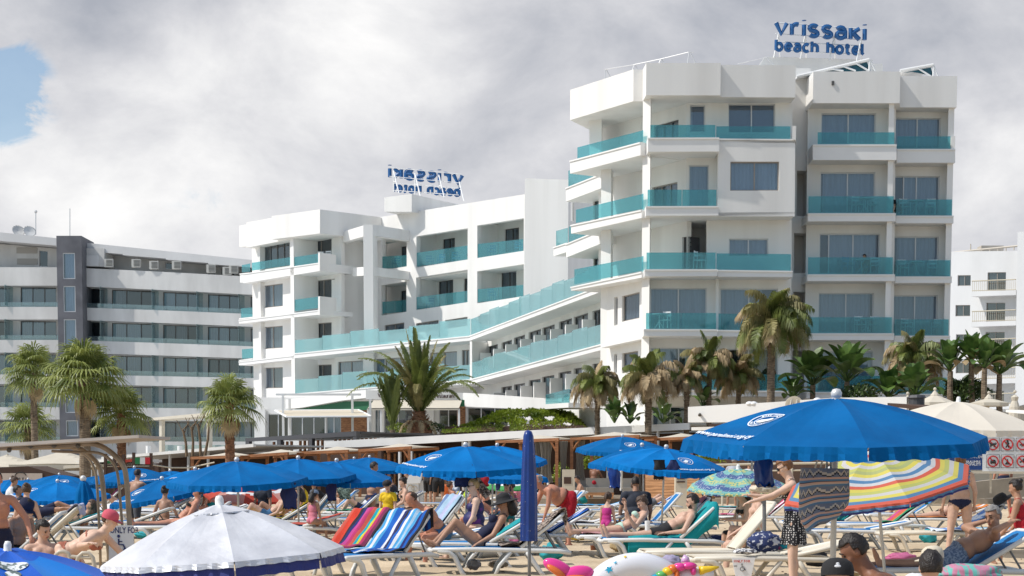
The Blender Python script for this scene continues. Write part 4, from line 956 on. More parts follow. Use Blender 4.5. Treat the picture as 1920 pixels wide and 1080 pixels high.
for k, (cx, cy) in enumerate([(1862, 833.5), (1889, 833.5), (1917, 833.5), (1862, 865), (1889, 865), (1917, 865)]):
    s_ = 1.0; b = MB(); r = 9.6*pxm; c = sbp(cx, cy, -.008)
    e = 12*pxm
    for a0 in ((-e, -e, e, -e), (e, -e, e, e), (e, e, -e, e), (-e, e, -e, -e)):
        b.tube([c+Vector((a0[0], 0, a0[1])), c+Vector((a0[2], 0, a0[3]))], .004, 4, 1)
    b.tube([c+Vector((r*math.cos(R(a)), 0, r*math.sin(R(a)))) for a in range(0, 361, 15)], .014, 5, 0)
    b.tube([c+Vector((r*math.cos(R(135)), 0, r*math.sin(R(135)))), c+Vector((r*math.cos(R(-45)), 0, r*math.sin(R(-45))))], .012, 5, 0)
    def ln(pts, rr=.014): b.tube([c+Vector((x*r, .004, z*r)) for x, z in pts], rr, 5, 1)
    if k == 0: ln([(-.5, 0), (.3, 0)], .028); ln([(.3, 0), (.55, .3)], .022); ln([(-.45, 0), (-.45, -.5)]); ln([(.25, 0), (.25, -.5)]); ln([(-.5, .1), (-.7, .4)], .01)
    if k == 1: ln([(0, .5), (0, -.05)], .024); ln([(0, -.05), (-.3, -.6)]); ln([(0, -.05), (.3, -.6)]); ln([(-.35, .1), (0, .35), (.35, .1)], .01); b.ball(c+Vector((0, .004, .68*r)), .022, 8, 5, 1)
    if k == 2: ln([(-.5, -.1), (.5, .15)], .012); ln([(-.2, -.3), (.5, -.2)], .01)
    if k == 3: ln([(-.5, -.15), (.5, -.15)], .03); ln([(-.4, .2), (.4, .2)], .012); ln([(-.3, -.4), (-.25, -.4)], .02); ln([(.3, -.4), (.33, -.4)], .02)
    if k == 4: ln([(-.4, -.5), (.4, -.5)], .014); ln([(-.2, -.4), (0, .4), (.2, -.4)], .012); ln([(-.05, -.3), (.1, .1)], .01)
    if k == 5: ln([(-.5, -.2), (.1, .1), (.5, -.3)], .016); b.ball(c+Vector((.25*r, .004, .35*r)), .022, 8, 5, 1)
    b.build('prohibition_sign', [M['red'], M['black']], sb)
b = MB()
for txt, cx, cy, sz in (('ΔΗΜΟΣ', 1820, 853.5, .085), ('ΠΑΡΑΛΙΜΝΙΟΥ', 1820, 859, .07), ('PARALIMNI', 1822, 868, .07), ('MUNICIPALITY', 1818, 873, .07)):
    vs, fs = text_geo(txt, sz, .001, 0, 1.0, 1); c = sbp(cx, cy, -.006); b.add([c+Vector((v.x, 0, v.y)) for v in vs], fs)
b.build('lettering', M['white'], sb)
# ------------------------------------------------------------------ cream terrace parasols
def terrace_parasol(label, px, py, wpx, y, closed=False, hp=22):
    t = thing('terrace_parasol', label, 'parasol', (0, 0, 0), 0, 'cream parasols on the far terraces'); c = P(px, py, y); s = y/FPX
    b = MB()
    if closed: b.lathe([(.03, 0), (.16, -.1), (.12, -.25), (.22, -.5), (.3, -1.5), (.2, -1.55)], 10, c)
    else:
        Rr = wpx/2*s; H = hp*s
        for r0, r1, z0, z1 in ((.0, .22*Rr, .10, -.12), (.18*Rr, Rr, -.14, -H)):
            k = 4 if r0 == 0 else 8; vs = [c+Vector((r*math.cos(a+.3), r*math.sin(a+.3), z)) for r, z in ((r0, z0), (r1, z1), (r1, z1-.14 if r0 else z1-.05)) for a in [2*math.pi*i/8 for i in range(8)]]
            b.add(vs, [(i*8+j, i*8+(j+1) % 8, (i+1)*8+(j+1) % 8, (i+1)*8+j) for i in range(2) for j in range(8)])
    b.ball(c+Vector((0, 0, .12)), .07, 8, 5); b.build('canopy', M['cream'], t)
    b = MB(); b.tube([c, (c.x, c.y, 2.2)], .04, 6); b.build('pole', M['creamdark'], t)
terrace_parasol('cream terrace parasol, leftmost above the brown roof', 1702, 743, 56, 72, hp=12)
terrace_parasol('largest cream terrace parasol, second from the left above the brown roof', 1753, 735, 76, 70, hp=20)
terrace_parasol('cream terrace parasol behind the white umbrella at right', 1854, 741.5, 74, 74, hp=14)
terrace_parasol('folded cream terrace parasol near the right edge', 1903, 740, 20, 70, True)
terrace_parasol('cream terrace parasol peeking in at the right edge', 1936, 750, 60, 76, hp=12)
b = MB(); Q = Plane((1650, 760, 64), (1780, 768, 62)); b.ext([Q.pt(1664, 755.5), Q.pt(1790, 768), Q.pt(1790, 775), Q.pt(1664, 762)], [Q.pt(1664, 755.5, 3), Q.pt(1790, 768, 3), Q.pt(1790, 775, 3), Q.pt(1664, 762, 3)])
tag(b.build('bar_roof', M['darkwood_gloom']), 'dark brown sloping bar roof below the cream parasols', 'roof')
b = MB(); c = P(1719, 752, 66); b.lathe([(0, .25), (.3, .22), (.36, .12), (.3, .1), (.3, -.15), (0, -.15)], 14, c)
tag(b.build('vent_cowl', M['charcoal']), 'small black vent cowl on the brown bar roof', 'vent')
Q = Plane((1885, 772, 62), (1990, 780, 60)); t_ = ext('bar_canopy', Q, [(1886, 768), (1990, 776), (1990, 782), (1886, 773)], 0, 2, 'plaster'); tag(t_, 'pale flat canopy at the right edge behind the white umbrella', 'canopy')
b = MB(); Q = Plane((1500, 740, 80), (1990, 735, 82)); b.ext([Q.pt(1500, 772), Q.pt(1990, 772), Q.pt(1990, 900), Q.pt(1500, 900)], [p+Vector((0, 1, 0)) for p in (Q.pt(1500, 772), Q.pt(1990, 772), Q.pt(1990, 900), Q.pt(1500, 900))])
tag(b.build('terrace_wall', M['creamdark']), 'beige terrace wall below the cream parasols', 'wall')
# ------------------------------------------------------------------ left: bar, big parasols, flag fence, long white roof
def bar_parasol(label, px, py, wpx, y):
    t = thing('bar_parasol', label, 'parasol', (0, 0, 0), 0, 'large cream parasols of the left bar'); c = P(px, py, y); s = y/FPX; Rr = wpx/2*s; b = MB(); n = 6
    vs = []
    for i in range(2*n+1):
        for j in range(2*n+1):
            u, v = (i-n)/n, (j-n)/n; m_ = max(abs(u), abs(v)); vs.append(c+Vector((u*Rr, v*Rr*.8, -.62*m_**.9 + .05*abs(abs(u)-abs(v))*m_)))
    k = 2*n+1; b.add(vs, [(i*k+j, (i+1)*k+j, (i+1)*k+j+1, i*k+j+1) for i in range(2*n) for j in range(2*n)])
    for (u0, v0, u1, v1) in ((-1, -1, 1, -1), (1, -1, 1, 1), (1, 1, -1, 1), (-1, 1, -1, -1)):
        a, d = c+Vector((u0*Rr, v0*Rr*.8, -.62)), c+Vector((u1*Rr, v1*Rr*.8, -.62)); b.add([a, d, d-Vector((0, 0, .22)), a-Vector((0, 0, .22))], [(0, 1, 2, 3)])
    b.build('canopy', M['cream'], t)
    b = MB(); b.tube([c, (c.x, c.y, .1)], .05, 8); b.build('pole', M['creamdark'], t)
bar_parasol('square cream bar parasol at the left edge', 14, 852, 150, 80); bar_parasol('square cream bar parasol beside the first, above the brown hut', 118, 845, 165, 76)
t = thing('bar_shelter', 'low cream roofed shelter behind the steel arch at left', 'shelter')
Q = Plane((50, 870, 76), (200, 862, 74)); ext('roof', Q, [(52, 871), (195, 861), (195, 866), (52, 876)], 0, 4, 'plaster', t); ext('fascia', Q, [(60, 878), (200, 870), (200, 875), (60, 883)], -.5, 3, 'cream', t)
for x in (140, 158, 190): ext('post', Q, [(x, 864), (x+4, 864), (x+4, 925), (x, 925)], .5, .7, 'creamdark', t)
ext('dark_backdrop', Q, [(120, 872), (215, 868), (215, 930), (120, 930)], 3, 3.2, 'darkwood_gloom', t)
hut = thing('beach_hut', 'brown beach hut with a gabled roof and a pale wireless-internet sign at the left edge', 'hut')
Q = Plane((-60, 890, 70), (130, 890, 70)); b = MB(); q = [(-60, 880), (-60, 884), (0, 878), (52, 874), (118, 893), (118, 940), (-60, 940)]
ext('wall', Q, [(-60, 879), (52, 874), (118, 893), (118, 935), (-60, 935)], 0, 3, 'darkwood_gloom', hut)
ext('sign_board', Q, [(-40, 887), (80, 887.5), (80, 908), (-40, 908)], -.08, -.01, mat('pale_sign', (.50, .42, .36), .7), hut)
b = MB(); c = Q.pt(40, 897, -.1); stroke_c = [c+Vector((.24*math.cos(R(a)), 0, .05+.2*math.sin(R(a)))) for a in range(20, 200, 15)]
b.tube(stroke_c, .02, 5)
for x_, tx in ((-.14, 'W'), (-.03, 'i'), (.1, 'F'), (.2, 'i')):
    vs, fs = text_geo(tx, .17, .004, 0, 1, 1); b.add([c+Vector((v.x+x_, -.005, v.y-.09)) for v in vs], fs)
b.build('lettering', M['black'], hut)
fl = thing('flag_fence', 'dark post fence with an Italian flag panel beside the steel arch', 'fence')
Q = Plane((190, 870, 66), (300, 870, 66))
for x, yt in ((197, 851), (214, 853), (231, 852), (250, 848.5), (282.5, 849.5)): ext('post', Q, [(x-2.4, yt), (x+2.4, yt), (x+2.4, 935), (x-2.4, 935)], 0, .15, 'darkwood_gloom', fl)
for i, c_ in enumerate(((.01, .16, .05), (.6, .6, .58), (.45, .01, .02))): ext('flag_stripe', Q, [(253.5+i*9.4, 857.5), (262.9+i*9.4-.01, 857.7), (262.9+i*9.4-.01, 870.5), (253.5+i*9.4, 870)], -.04, -.002, mat('flag', c_, .7), fl)
for i, c_ in enumerate(((.03, .20, .06), (.6, .5, .4), (.6, .08, .05))): ext('fallen_panel', Q, [(198+i*16, 864-i), (214+i*16, 862.5-i*1.2), (214+i*16, 868-i), (198+i*16, 869-i)], .25, .3, mat('flag2', c_, .7), fl)
ext('rail', Q, [(196, 871), (285, 870), (285, 872.5), (196, 873.5)], .17, .24, 'darkwood_gloom', fl); ext('screen', Q, [(196, 876), (285, 875), (285, 935), (196, 935)], .4, .5, 'darkwood_gloom', fl)
lr = thing('long_shelter', 'long white edged roof over a dark seating area between the palms', 'shelter')
Q = Plane((190, 853, 84), (475, 830, 80))
ext('fascia', Q, [(190, 857), (475, 832), (475, 838), (190, 862)], 0, .2, 'plaster', lr); ext('roof', Q, [(190, 858), (475, 833), (475, 836), (190, 860.5)], .21, 6, 'plaster2', lr)
ext('dark_backdrop', Q, [(190, 858), (620, 835), (620, 935), (190, 935)], 4.5, 4.7, 'darkwood_gloom', lr)  # shade under the roof painted as a dark brown sheet
for x in (232, 277, 310, 345, 382, 420): ext('post', Q, [(x-1.5, 852 if x < 280 else 845), (x+1.5, 852 if x < 280 else 845), (x+1.5, 920), (x-1.5, 920)], .3, .4, 'plaster2', lr)
b = MB(); b.tube([P(286, 871.5, 70), P(320, 877, 70), P(355, 877, 70), P(402, 867, 70)], .03, 5); tag(b.build('rope', M['creamdark']), 'slack pale rope strung under the long white roof', 'rope')
# cream entrance pergola in front of the left building
t = thing('entrance_pergola', 'slim cream pergola in front of the left building', 'pergola')
Q = Plane((285, 780, 150), (392, 775, 146)); ext('beam', Q, [(285, 783.5), (395, 773), (395, 780), (285, 788)], 0, 2.5, 'cream', t)
for x in (296, 385): ext('post', Q, [(x-2.3, 784), (x+2.3, 784), (x+2.3, 850), (x-2.3, 850)], .3, .7, 'cream', t)
ext('glass_screen', Q, [(287, 834), (440, 834), (440, 850), (287, 850)], 1.0, 1.05, 'clear', t)
for i, x in enumerate((278, 337)):
    b = MB(); p = P(x, 836, 140); b.tube([p, p-Vector((0, 0, .9))], .2, 10); tag(b.build('bollard', M['plaster'], smooth=False), ['white round bollard left of the cream pergola', 'white round bollard under the cream pergola'][i], 'bollard')
# ------------------------------------------------------------------ steel arch frame of the water lift (foreground left)
M['steel'] = mat('weathered_steel', (.34, .27, .20), .4, .3, 4, metal=.45)
la = thing('steel_arch_frame', 'weathered steel double arch frame with a flat board along its top', 'frame')
ya = 23.5; s = ya/FPX
def pipe(name, pts, r, dy=0):
    P3 = [P(x, y_, ya+dy) for x, y_ in pts]
    # round the corners by Chaikin smoothing
    for _ in range(2):
        Q_ = [P3[0]]
        for a, c in zip(P3[:-1], P3[1:]): Q_ += [a.lerp(c, .25), a.lerp(c, .75)]
        P3 = Q_+[P3[-1]]
    P3[-1] = Vector((P3[-1].x, P3[-1].y, -.05)) if pts[-1][1] > 990 else P3[-1]
    b = MB(); b.tube(P3, r, 10); b.build(name, M['steel'], la, smooth=True)
pipe('arch_pipe', [(-20, 840), (120, 836), (170, 830), (200, 840), (232, 870), (238, 900), (244, 1005), (247, 1010)], .036)
pipe('arch_pipe', [(-20, 841), (110, 838), (150, 838), (182, 865), (192, 890), (200, 1000), (205, 1040)], .036, 1.0)
pipe('brace_pipe', [(97, 846), (150, 848), (190, 848), (214, 868), (222, 890), (227, 960), (232, 1015)], .02, .3)
pipe('brace_pipe', [(130, 838), (165, 855), (178, 880), (182, 900), (188, 1030)], .02, 1.3)
for a, c, dy in (((222, 911), (240, 911), .1), ((182, 911), (196, 911), 1.1), ((231, 1013), (247, 1013), .1), ((187, 1009), (203, 1009), 1.1)):
    b = MB(); b.tube([P(*a, ya+dy), P(*c, ya+dy)], .022, 8); b.build('cross_pipe', M['steel'], la, smooth=True)
b = MB(); q = [P(-40, 834, ya-.3), P(260, 815.5, ya-.9), P(260, 821, ya-.9), P(-40, 840, ya-.3)]; b.ext(q, [p+Vector((.1, 1.6, 0)) for p in q]); b.build('top_board', mat('weathered_board', (.45, .40, .36), .7, .15, 3), la)
for x in (17, 57, 101, 146): b = MB(); b.ball(P(x, 839+(5 if x < 20 else -3+(0 if x > 60 else 1)), ya-.05), .035, 8, 6); b.build('clamp', M['dark_alu'], la)
b = MB(); q = [P(204, 985, ya-.1), P(250, 985, ya-.1), P(250, 1060, ya-.1), P(204, 1060, ya-.1)]; b.ext(q, [p+Vector((0, .03, 0)) for p in q])
sg = tag(b.build('wheelchair_sign', M['white']), 'white board reading ONLY FOR with a wheelchair symbol, tied to the steel arch', 'sign')
M['navy'] = mat('navy_ink', (.02, .03, .14), .6)
b = MB(); vs, fs = text_geo('ONLY FOR', .1, .0015, 0, 1, 2, 'LEFT'); c = P(206, 999.5, ya-.108); xm = max(v.x for v in vs)
b.add([c+Vector((v.x/xm*.40, 0, v.y*1.15)) for v in vs], fs); b.build('lettering', M['navy'], sg)
def wheelchair(b, c, h, m=0, rr=None):
    r = rr or h*.05
    b.ball(c+Vector((0, 0, h*.95)), (h*.1, .004, h*.1), 10, 6, m); b.tube([c+Vector((0, 0, h*.8)), c+Vector((0, 0, h*.42)), c+Vector((h*.28, 0, h*.42)), c+Vector((h*.45, 0, h*.08)), c+Vector((h*.55, 0, h*.1))], r, 5, m)
    b.tube([c+Vector((0, 0, h*.62)), c+Vector((h*.22, 0, h*.62))], r*.7, 5, m)
    b.tube([c+Vector((h*.05+h*.3*math.cos(R(a)), 0, h*.25+h*.3*math.sin(R(a)))) for a in range(120, 361, 20)], r*.8, 5, m)
b = MB(); wheelchair(b, P(223, 1034, ya-.11), .22); b.build('wheelchair_symbol', M['navy'], sg)
# ------------------------------------------------------------------ palms and plants
M['palm'] = mat('palm_leaf', (.12, .165, .035), .5, .4, .9, col2=(.25, .29, .07), transl=.25)
M['palm_fan'] = mat('fan_leaf', (.16, .22, .04), .45, .35, 1.2, col2=(.38, .42, .12), transl=.3)
M['dry'] = mat('dry_frond', (.42, .30, .16), .8, .3, 1.1, col2=(.58, .45, .27), transl=.2)
M['olive'] = mat('olive_frond', (.20, .19, .06), .6, .35, 1.1, col2=(.36, .31, .12), transl=.25)
M['trunk'] = mat('palm_trunk', (.20, .14, .09), .9, .45, 5, .9, 14, col2=(.30, .23, .16), sc3=(1, 1, 6))
M['trunk_red'] = mat('palm_trunk_red', (.24, .10, .05), .9, .5, 6, .9, 14, col2=(.34, .17, .09), sc3=(1, 1, 5))
M['banana'] = mat('paddle_leaf', (.045, .11, .025), .35, .4, 1.5, col2=(.13, .22, .05), transl=.2)
M['bush'] = mat('bush_leaf', (.03, .07, .015), .5, .5, 2, col2=(.08, .13, .03), transl=.2)
M['vine'] = mat('creeper_leaf', (.12, .20, .015), .5, .5, .6, col2=(.30, .38, .03), transl=.3)
M['twig'] = mat('dry_twig', (.22, .15, .09), .9, .4, 4)
rnd = random.Random(11)
def trunk(t, x0, yt, yb2, wpx, y, m='trunk', lean=0):
    s = y/FPX; a = P(x0, yt, y); n = 26; z0 = -.1
    pts = []; rad = []
    for i in range(n+1):
        f = i/n; z = lerp(a.z, z0, f); pts.append(Vector((a.x + lean*s*f*f, y, z))); rad.append(wpx*s/2*(.86+.2*f)*(1+.07*(i % 2)))
    b = MB(); b.tube(pts, rad, 12)
    for i in range(60):                       # old leaf bases
        z = a.z - rnd.random()*min(2.2, a.z); an = rnd.random()*6.283; r = wpx*s/2*.95
        p = Vector((a.x+r*math.cos(an), y+r*math.sin(an), z)); b.add([p, p+Vector((.05*math.sin(an), -.05*math.cos(an), .02)), p+Vector((.07*math.cos(an), .07*math.sin(an), .16)), p-Vector((.05*math.sin(an), -.05*math.cos(an), 0))], [(0, 1, 2, 3)])
    b.build('trunk', M[m], t); return a
def fan_palm(label, x, yc, rpx, y, wpx, yb2=860, dead=4, n=34, lean=0, tm='trunk'):
    t = thing('fan_palm', label, 'palm tree', (0, 0, 0), 0, 'fan palms on the left'); s = y/FPX; Rr = rpx*s
    c = trunk(t, x, yc+rpx*.25, yb2, wpx, y, tm, lean)
    b = MB()
    for i in range(n):
        az = i*2.39996+rnd.random()*.5; el = R(82 - 120*(i/n)**1.05) + rnd.uniform(-.12, .12)
        L1 = Rr*rnd.uniform(.48, .62); L2 = Rr*rnd.uniform(.5, .66)
        d = Vector((math.cos(az)*math.cos(el), math.sin(az)*math.cos(el), math.sin(el)))
        p1 = c + d*L1*.5 + Vector((0, 0, .04)); tip = c + d*L1 - Vector((0, 0, .08*L1))
        isdead = i >= n-dead; mi = 1 if isdead else 0
        if isdead: d = Vector((math.cos(az)*.35, math.sin(az)*.35, -1)).normalized(); p1 = c+Vector((d.x, d.y, -.2))*L1*.6; tip = c+Vector((d.x*.8, d.y*.8, -L1*.9))
        b.tube([c, p1, tip], [.035, .025, .02], 4, 2 if not isdead else 1)
        f = (tip-p1).normalized(); side = f.cross(Vector((0, 0, 1))); side = side.normalized() if side.length > .05 else Vector((math.sin(az), -math.cos(az), 0))
        up = side.cross(f).normalized(); m_ = 22
        for k in range(m_):
            a = R(-125+250*k/(m_-1)); ll = L2*(1-.25*abs(a)/2.2)*rnd.uniform(.85, 1.08)*(.6 if isdead else 1)
            dr = f*math.cos(a)+side*math.sin(a); w_ = side*math.cos(a)-f*math.sin(a); w_ = w_.normalized()*Rr*.022*(1.2 if isdead else 1)
            q0 = tip; q1 = tip+dr*ll*.55+up*.03*Rr - Vector((0, 0, ll*.05)); q2 = tip+dr*ll*.86 - Vector((0, 0, ll*rnd.uniform(.15, .3))); q3 = tip+dr*ll*.98-Vector((0, 0, ll*rnd.uniform(.38, .62)))
            b.add([q0, q1-w_, q1+up*w_.length*.6, q1+w_, q2-w_*.6, q2+w_*.6, q3], [(0, 1, 2), (0, 2, 3), (1, 4, 5, 2), (2, 5, 3), (4, 6, 5)], mi)
    b.build('crown', [M['palm_fan'], M['dry'], M['palm_fan']], t); return t
def feather(b, c, az, el, L_, droop, nl=44, ll=.5, mi=0, hang=.5, wl=.022, rs=.03):
    """one feather frond: rachis + leaflets"""
    pts = []; p = c.copy(); n = 14; d = Vector((math.cos(az)*math.cos(el), math.sin(az)*math.cos(el), math.sin(el)))
    for i in range(n+1):
        pts.append(p.copy()); p += d*(L_/n); d = (d + Vector((0, 0, -droop/n*(.4+1.3*i/n)))).normalized()
    b.tube(pts, [rs*(1-.8*i/n) for i in range(n+1)], 4, mi)
    for k in range(nl):
        f = .14+.86*(k+.5)/nl; i = min(n-1, int(f*n)); q = pts[i].lerp(pts[i+1], f*n-i); t_ = (pts[i+1]-pts[i]).normalized()
        sd = t_.cross(Vector((0, 0, 1))); sd = sd.normalized() if sd.length > .05 else Vector((1, 0, 0)); up = sd.cross(t_)
        l = ll*(math.sin(math.pi*min(1, f*.86+.12))**.6)*rnd.uniform(.8, 1.1)
        for sg in (-1, 1):
            dr = (sd*sg*.85 + t_*.55 + up*rnd.uniform(-.1, .35)).normalized()
            e1 = q+dr*l*.5; e2 = q+dr*l*.95-Vector((0, 0, l*hang*rnd.uniform(.6, 1.2))); w_ = t_*wl
            b.add([q-w_*.6, q+w_*.6, e1+w_, e1-w_, e2], [(0, 1, 2, 3), (3, 2, 4)], mi)
def feather_palm(label, x, yc, rpx, y, wpx, n=26, dry=.4, droop=1.5, hang=.9, tm='trunk', ll=.62, nl=58, up=82, lean=0, group='feather palms in front of the hotel'):
    n = int(n*1.3); t = thing('feather_palm', label, 'palm tree', (0, 0, 0), 0, group); s = y/FPX; Rr = rpx*s
    c = trunk(t, x, yc, 800, wpx, y, tm, lean); b = MB()
    for i in range(n):
        az = i*2.39996+rnd.random()*.6; u = i/n; el = R(up-(up+5)*u)+rnd.uniform(-.1, .1)
        mi = 1 if rnd.random() < dry*(.25+u) else (2 if rnd.random() < .35 else 0)
        feather(b, c, az, el, Rr*rnd.uniform(1.0, 1.32), droop*(1+.6*u)*rnd.uniform(.8, 1.25), nl, ll*Rr/2*1.15, mi, hang*1.25, .026)
    b.build('crown', [M['palm'], M['dry'], M['olive']], t); return t
fan_palm('slim tall fan palm nearest the left edge, trunk crossing the balconies', 62, 683, 62, 78, 13, n=32, dead=1)
fan_palm('large fan palm with the thickest trunk, below the dark grey tower', 158, 688, 84, 70, 21, n=40, dead=2, lean=-4)
fan_palm('short fan palm right of the thick palm, red-brown upper trunk', 227, 760, 62, 72, 17, n=30, dead=2, tm='trunk_red')
fan_palm('fan palm at the corner of the hotel, fronds over its white wall', 430, 742, 66, 72, 18, n=30, dead=2, tm='trunk_red')
fan_palm('lowest fan palm at the left edge behind the slim tall one', 52, 787, 58, 84, 15, n=24, dead=2)
# date palm with upright fronds
t = thing('date_palm', 'green date palm with upright arching fronds in front of the restaurant lettering', 'palm tree'); y = 97; s = y/FPX
c = P(786, 788, y); b = MB()
b.tube([(c.x, y, c.z-2.2), (c.x, y, c.z-1.2), (c.x, y, c.z-.6), (c.x, y, c.z-.1), (c.x, y, c.z+.5)], [.5, .7, .75, .5, .25], 14)
for i in range(220):
    an = rnd.random()*6.28; z = rnd.uniform(-1.6, .45); r = (.72 if z < -.4 else .72-.45*(z+.4)/.85); p = c+Vector((r*math.cos(an), r*math.sin(an), z)); o = Vector((math.cos(an), math.sin(an), .9)); q = Vector((-math.sin(an), math.cos(an), 0))*.07
    b.add([p-q, p+q, p+o*.17+q*.3, p+o*.17-q*.3], [(0, 1, 2, 3)])
b.build('trunk', M['trunk_red'], t)
b = MB()
for i in range(40):
    az = i*2.39996; u = i/40; feather(b, c+Vector((0, 0, .2)), az, R(87-34*u), 4.9*rnd.uniform(.75, 1.1), 1.75*(.3+1.1*u), 96, .40, 0 if i % 4 else 2, .55, .035, .045)
for i in range(9): feather(b, c, i*.7, R(5), 1.7, 2.6, 22, .3, 1, .6, .03, .04)
b.build('crown', [M['palm'], M['dry'], M['olive']], t)
t = thing('date_palm', 'narrow clump of upright palm fronds left of the date palm', 'palm tree'); c = P(736, 806, 96); b = MB()
for i in range(15): feather(b, c, i*2.4, R(87-18*i/15), 3.3*rnd.uniform(.7, 1.05), .6, 64, .32, 0, .15, .04, .045)
b.build('crown', M['palm'], t); b = MB(); b.tube([c, c-Vector((0, 0, 2))], .15, 8); b.build('trunk', M['trunk'], t)
for a in (('drooping feather palm, leftmost of the row before the right block', 1120, 726, 50, 79, 9, 22, .45, 2.2), ('feather palm with golden dry fronds and a green top', 1216, 716, 58, 77, 13, 26, .75, 2.0),
          ('slim feather palm with a red-brown trunk between two others', 1288, 712, 38, 78, 10, 20, .6, 1.9), ('tall leaning feather palm fourth from the left in the row', 1330, 682, 50, 79, 10, 24, .45, 2.1),
          ('low feather palm with green drooping fronds left of the tallest', 1385, 708, 48, 80, 10, 22, .45, 2.0), ('tallest feather palm, its crown in front of the right block windows', 1447, 612, 74, 76, 15, 32, .42, 2.0),
          ('feather palm with pale dry fronds before the second block', 1712, 680, 58, 78, 12, 28, .6, 2.2)):
    feather_palm(a[0], a[1], a[2], a[3], a[4], a[5], a[6], a[7], a[8])
def paddle(b, c, az, el, Ls, Ll, w_, bend, mi=0):
    d = Vector((math.cos(az)*math.cos(el), math.sin(az)*math.cos(el), math.sin(el))); p = c+d*Ls; b.tube([c, p], [.045, .03], 5, mi)
    sd = d.cross(Vector((0, 0, 1))).normalized(); n = 9; L_ = []; 
    for i in range(n+1):
        f = i/n; ww = w_*math.sin(math.pi*(f*.92+.05))**.7; nn = sd.cross(d).normalized()
        r1, r2 = (rnd.uniform(.8, 1.05), rnd.uniform(.8, 1.05)); L_ += [p-sd*ww*r1+nn*ww*.35, p, p+sd*ww*r2+nn*ww*.35]
        p = p+d*(Ll/n); d = (d+Vector((0, 0, -bend/n*(.5+f)))).normalized()
    b.add(L_, [(3*i+j, 3*i+j+1, 3*i+4+j, 3*i+3+j) for i in range(n) for j in (0, 1)], mi)
def banana(label, x, yc, rpx, y, n=11, up=80, stem=True, dead=0, wd=.34):
    n = int(n*1.35); rpx *= 1.12
    t = thing('paddle_plant', label, 'plant', (0, 0, 0), 0, 'broad-leaved plants in front of the hotel'); s = y/FPX; Rr = rpx*s; c = P(x, yc, y)
    if stem: b = MB(); b.tube([(c.x+.1, y, c.z-2.5), (c.x, y, c.z-1), c], [.16, .13, .12], 8); b.build('stem', M['trunk'], t)
    b = MB()
    for i in range(n):
        az = i*2.39996+rnd.random(); paddle(b, c, az, R(up-58*(i/n))+rnd.uniform(-.1, .1), Rr*.4, Rr*rnd.uniform(.65, .9), Rr*wd*rnd.uniform(.65, .95), 1.3*(.4+i/n), 1 if i >= n-dead else 0)
    b.build('leaves', [M['banana'], M['dry']], t)
for a in (('young paddle-leaf plant below the leftmost feather palm', 1152, 792, 34, 77, 7, 85, False), ('second young paddle-leaf plant near the white canopy', 1181, 793, 30, 77, 7, 80, False),
          ('paddle-leaf plant at the foot of the golden feather palm', 1243, 792, 34, 79, 7, 75, False), ('dark paddle-leaf plant between the palm trunks and the white bar wall', 1318, 762, 30, 79, 7, 82, False),
          ('broad-leaved banana plant just right of the tallest palm', 1524, 722, 54, 78, 13, 78), ('banana plant with two large upright leaves', 1588, 716, 58, 77, 12, 84),
          ('low banana plant beside the round dark bush', 1486, 745, 34, 78, 9, 75), ('banana plant above the brown bar roof, left one', 1665, 745, 46, 76, 11, 75), ('banana plant above the brown bar roof, right one', 1716, 742, 48, 75, 12, 80),
          ('tall banana plant at the hotel corner, left stem', 1782, 696, 46, 76, 12, 82, True, 2), ('tall banana plant at the hotel corner, middle stem', 1822, 676, 42, 76, 12, 80, True, 2),
          ('tall banana plant at the hotel corner, right stem', 1846, 690, 40, 75, 11, 80, True, 1), ('wide banana plant in front of the far white building', 1874, 702, 52, 76, 14, 72, True, 1), ('low banana plant behind the cream parasols', 1800, 748, 40, 77, 10, 70)):
    banana(*a)
def bush(name, label, cat, x, yc, rx, ry, y, n, size, m='bush', dep=1.0, m2=None, p2=.0, shape=None):
    c = P(x, yc, y); s = y/FPX; b = MB(); r = rnd
    for i in range(n):
        while True:
            u, v, w_ = r.uniform(-1, 1), r.uniform(-1, 1), r.uniform(-1, 1)
            if u*u+v*v+w_*w_ < 1 and u*u+v*v+w_*w_ > .25: break
        k = 1+.28*noise.noise(Vector((u*2.2+x, v*2.2, w_*2.2)))
        p = c+Vector((u*rx*s*k, v*dep*k, w_*ry*s*k))
        a = Vector((r.uniform(-1, 1), r.uniform(-1, 1), r.uniform(-.3, 1))).normalized(); q = a.cross(Vector((r.uniform(-1, 1), r.uniform(-1, 1), r.uniform(-1, 1)))).normalized(); l = size*r.uniform(.6, 1.3)
        b.add([p, p+a*l*.5+q*l*.28, p+a*l, p+a*l*.5-q*l*.28], [(0, 1, 2, 3)], 1 if r.random() < p2 else 0)
    return tag(b.build(name, [M[m], M[m2 or m]]), label, cat)
bush('shrub', 'round dark green shrub between the banana plants', 'shrub', 1612, 745, 34, 24, 75.5, 1500, .16)
bush('shrub', 'dark leafy shrub under the tall banana plants', 'shrub', 1812, 735, 44, 24, 76.5, 1500, .17)
bush('shrub', 'yellow-green leafy shrub beside the seated men behind the railing', 'shrub', 1338, 853, 27, 13, 62, 420, .22, 'vine', .8)
bush('shrub', 'small shrub left of the date palm foot', 'shrub', 748, 803, 22, 9, 98, 420, .14, 'vine', 1)
bush('shrub', 'low shrub at the right foot of the date palm', 'shrub', 815, 802, 16, 10, 97, 260, .14, 'bush', .8)
bush('shrub', 'dark shrub seen under the blue umbrella with the striped towels', 'shrub', 336, 945, 10, 12, 55, 300, .14)
bush('shrub', 'bright green shrub behind the striped cabana curtains', 'shrub', 1052, 890, 14, 22, 77, 400, .16, 'vine', .6)
bush('shrub', 'bright green shrub behind the shirtless man in the cabana', 'shrub', 1112, 865, 18, 18, 77, 400, .16, 'vine', .6)
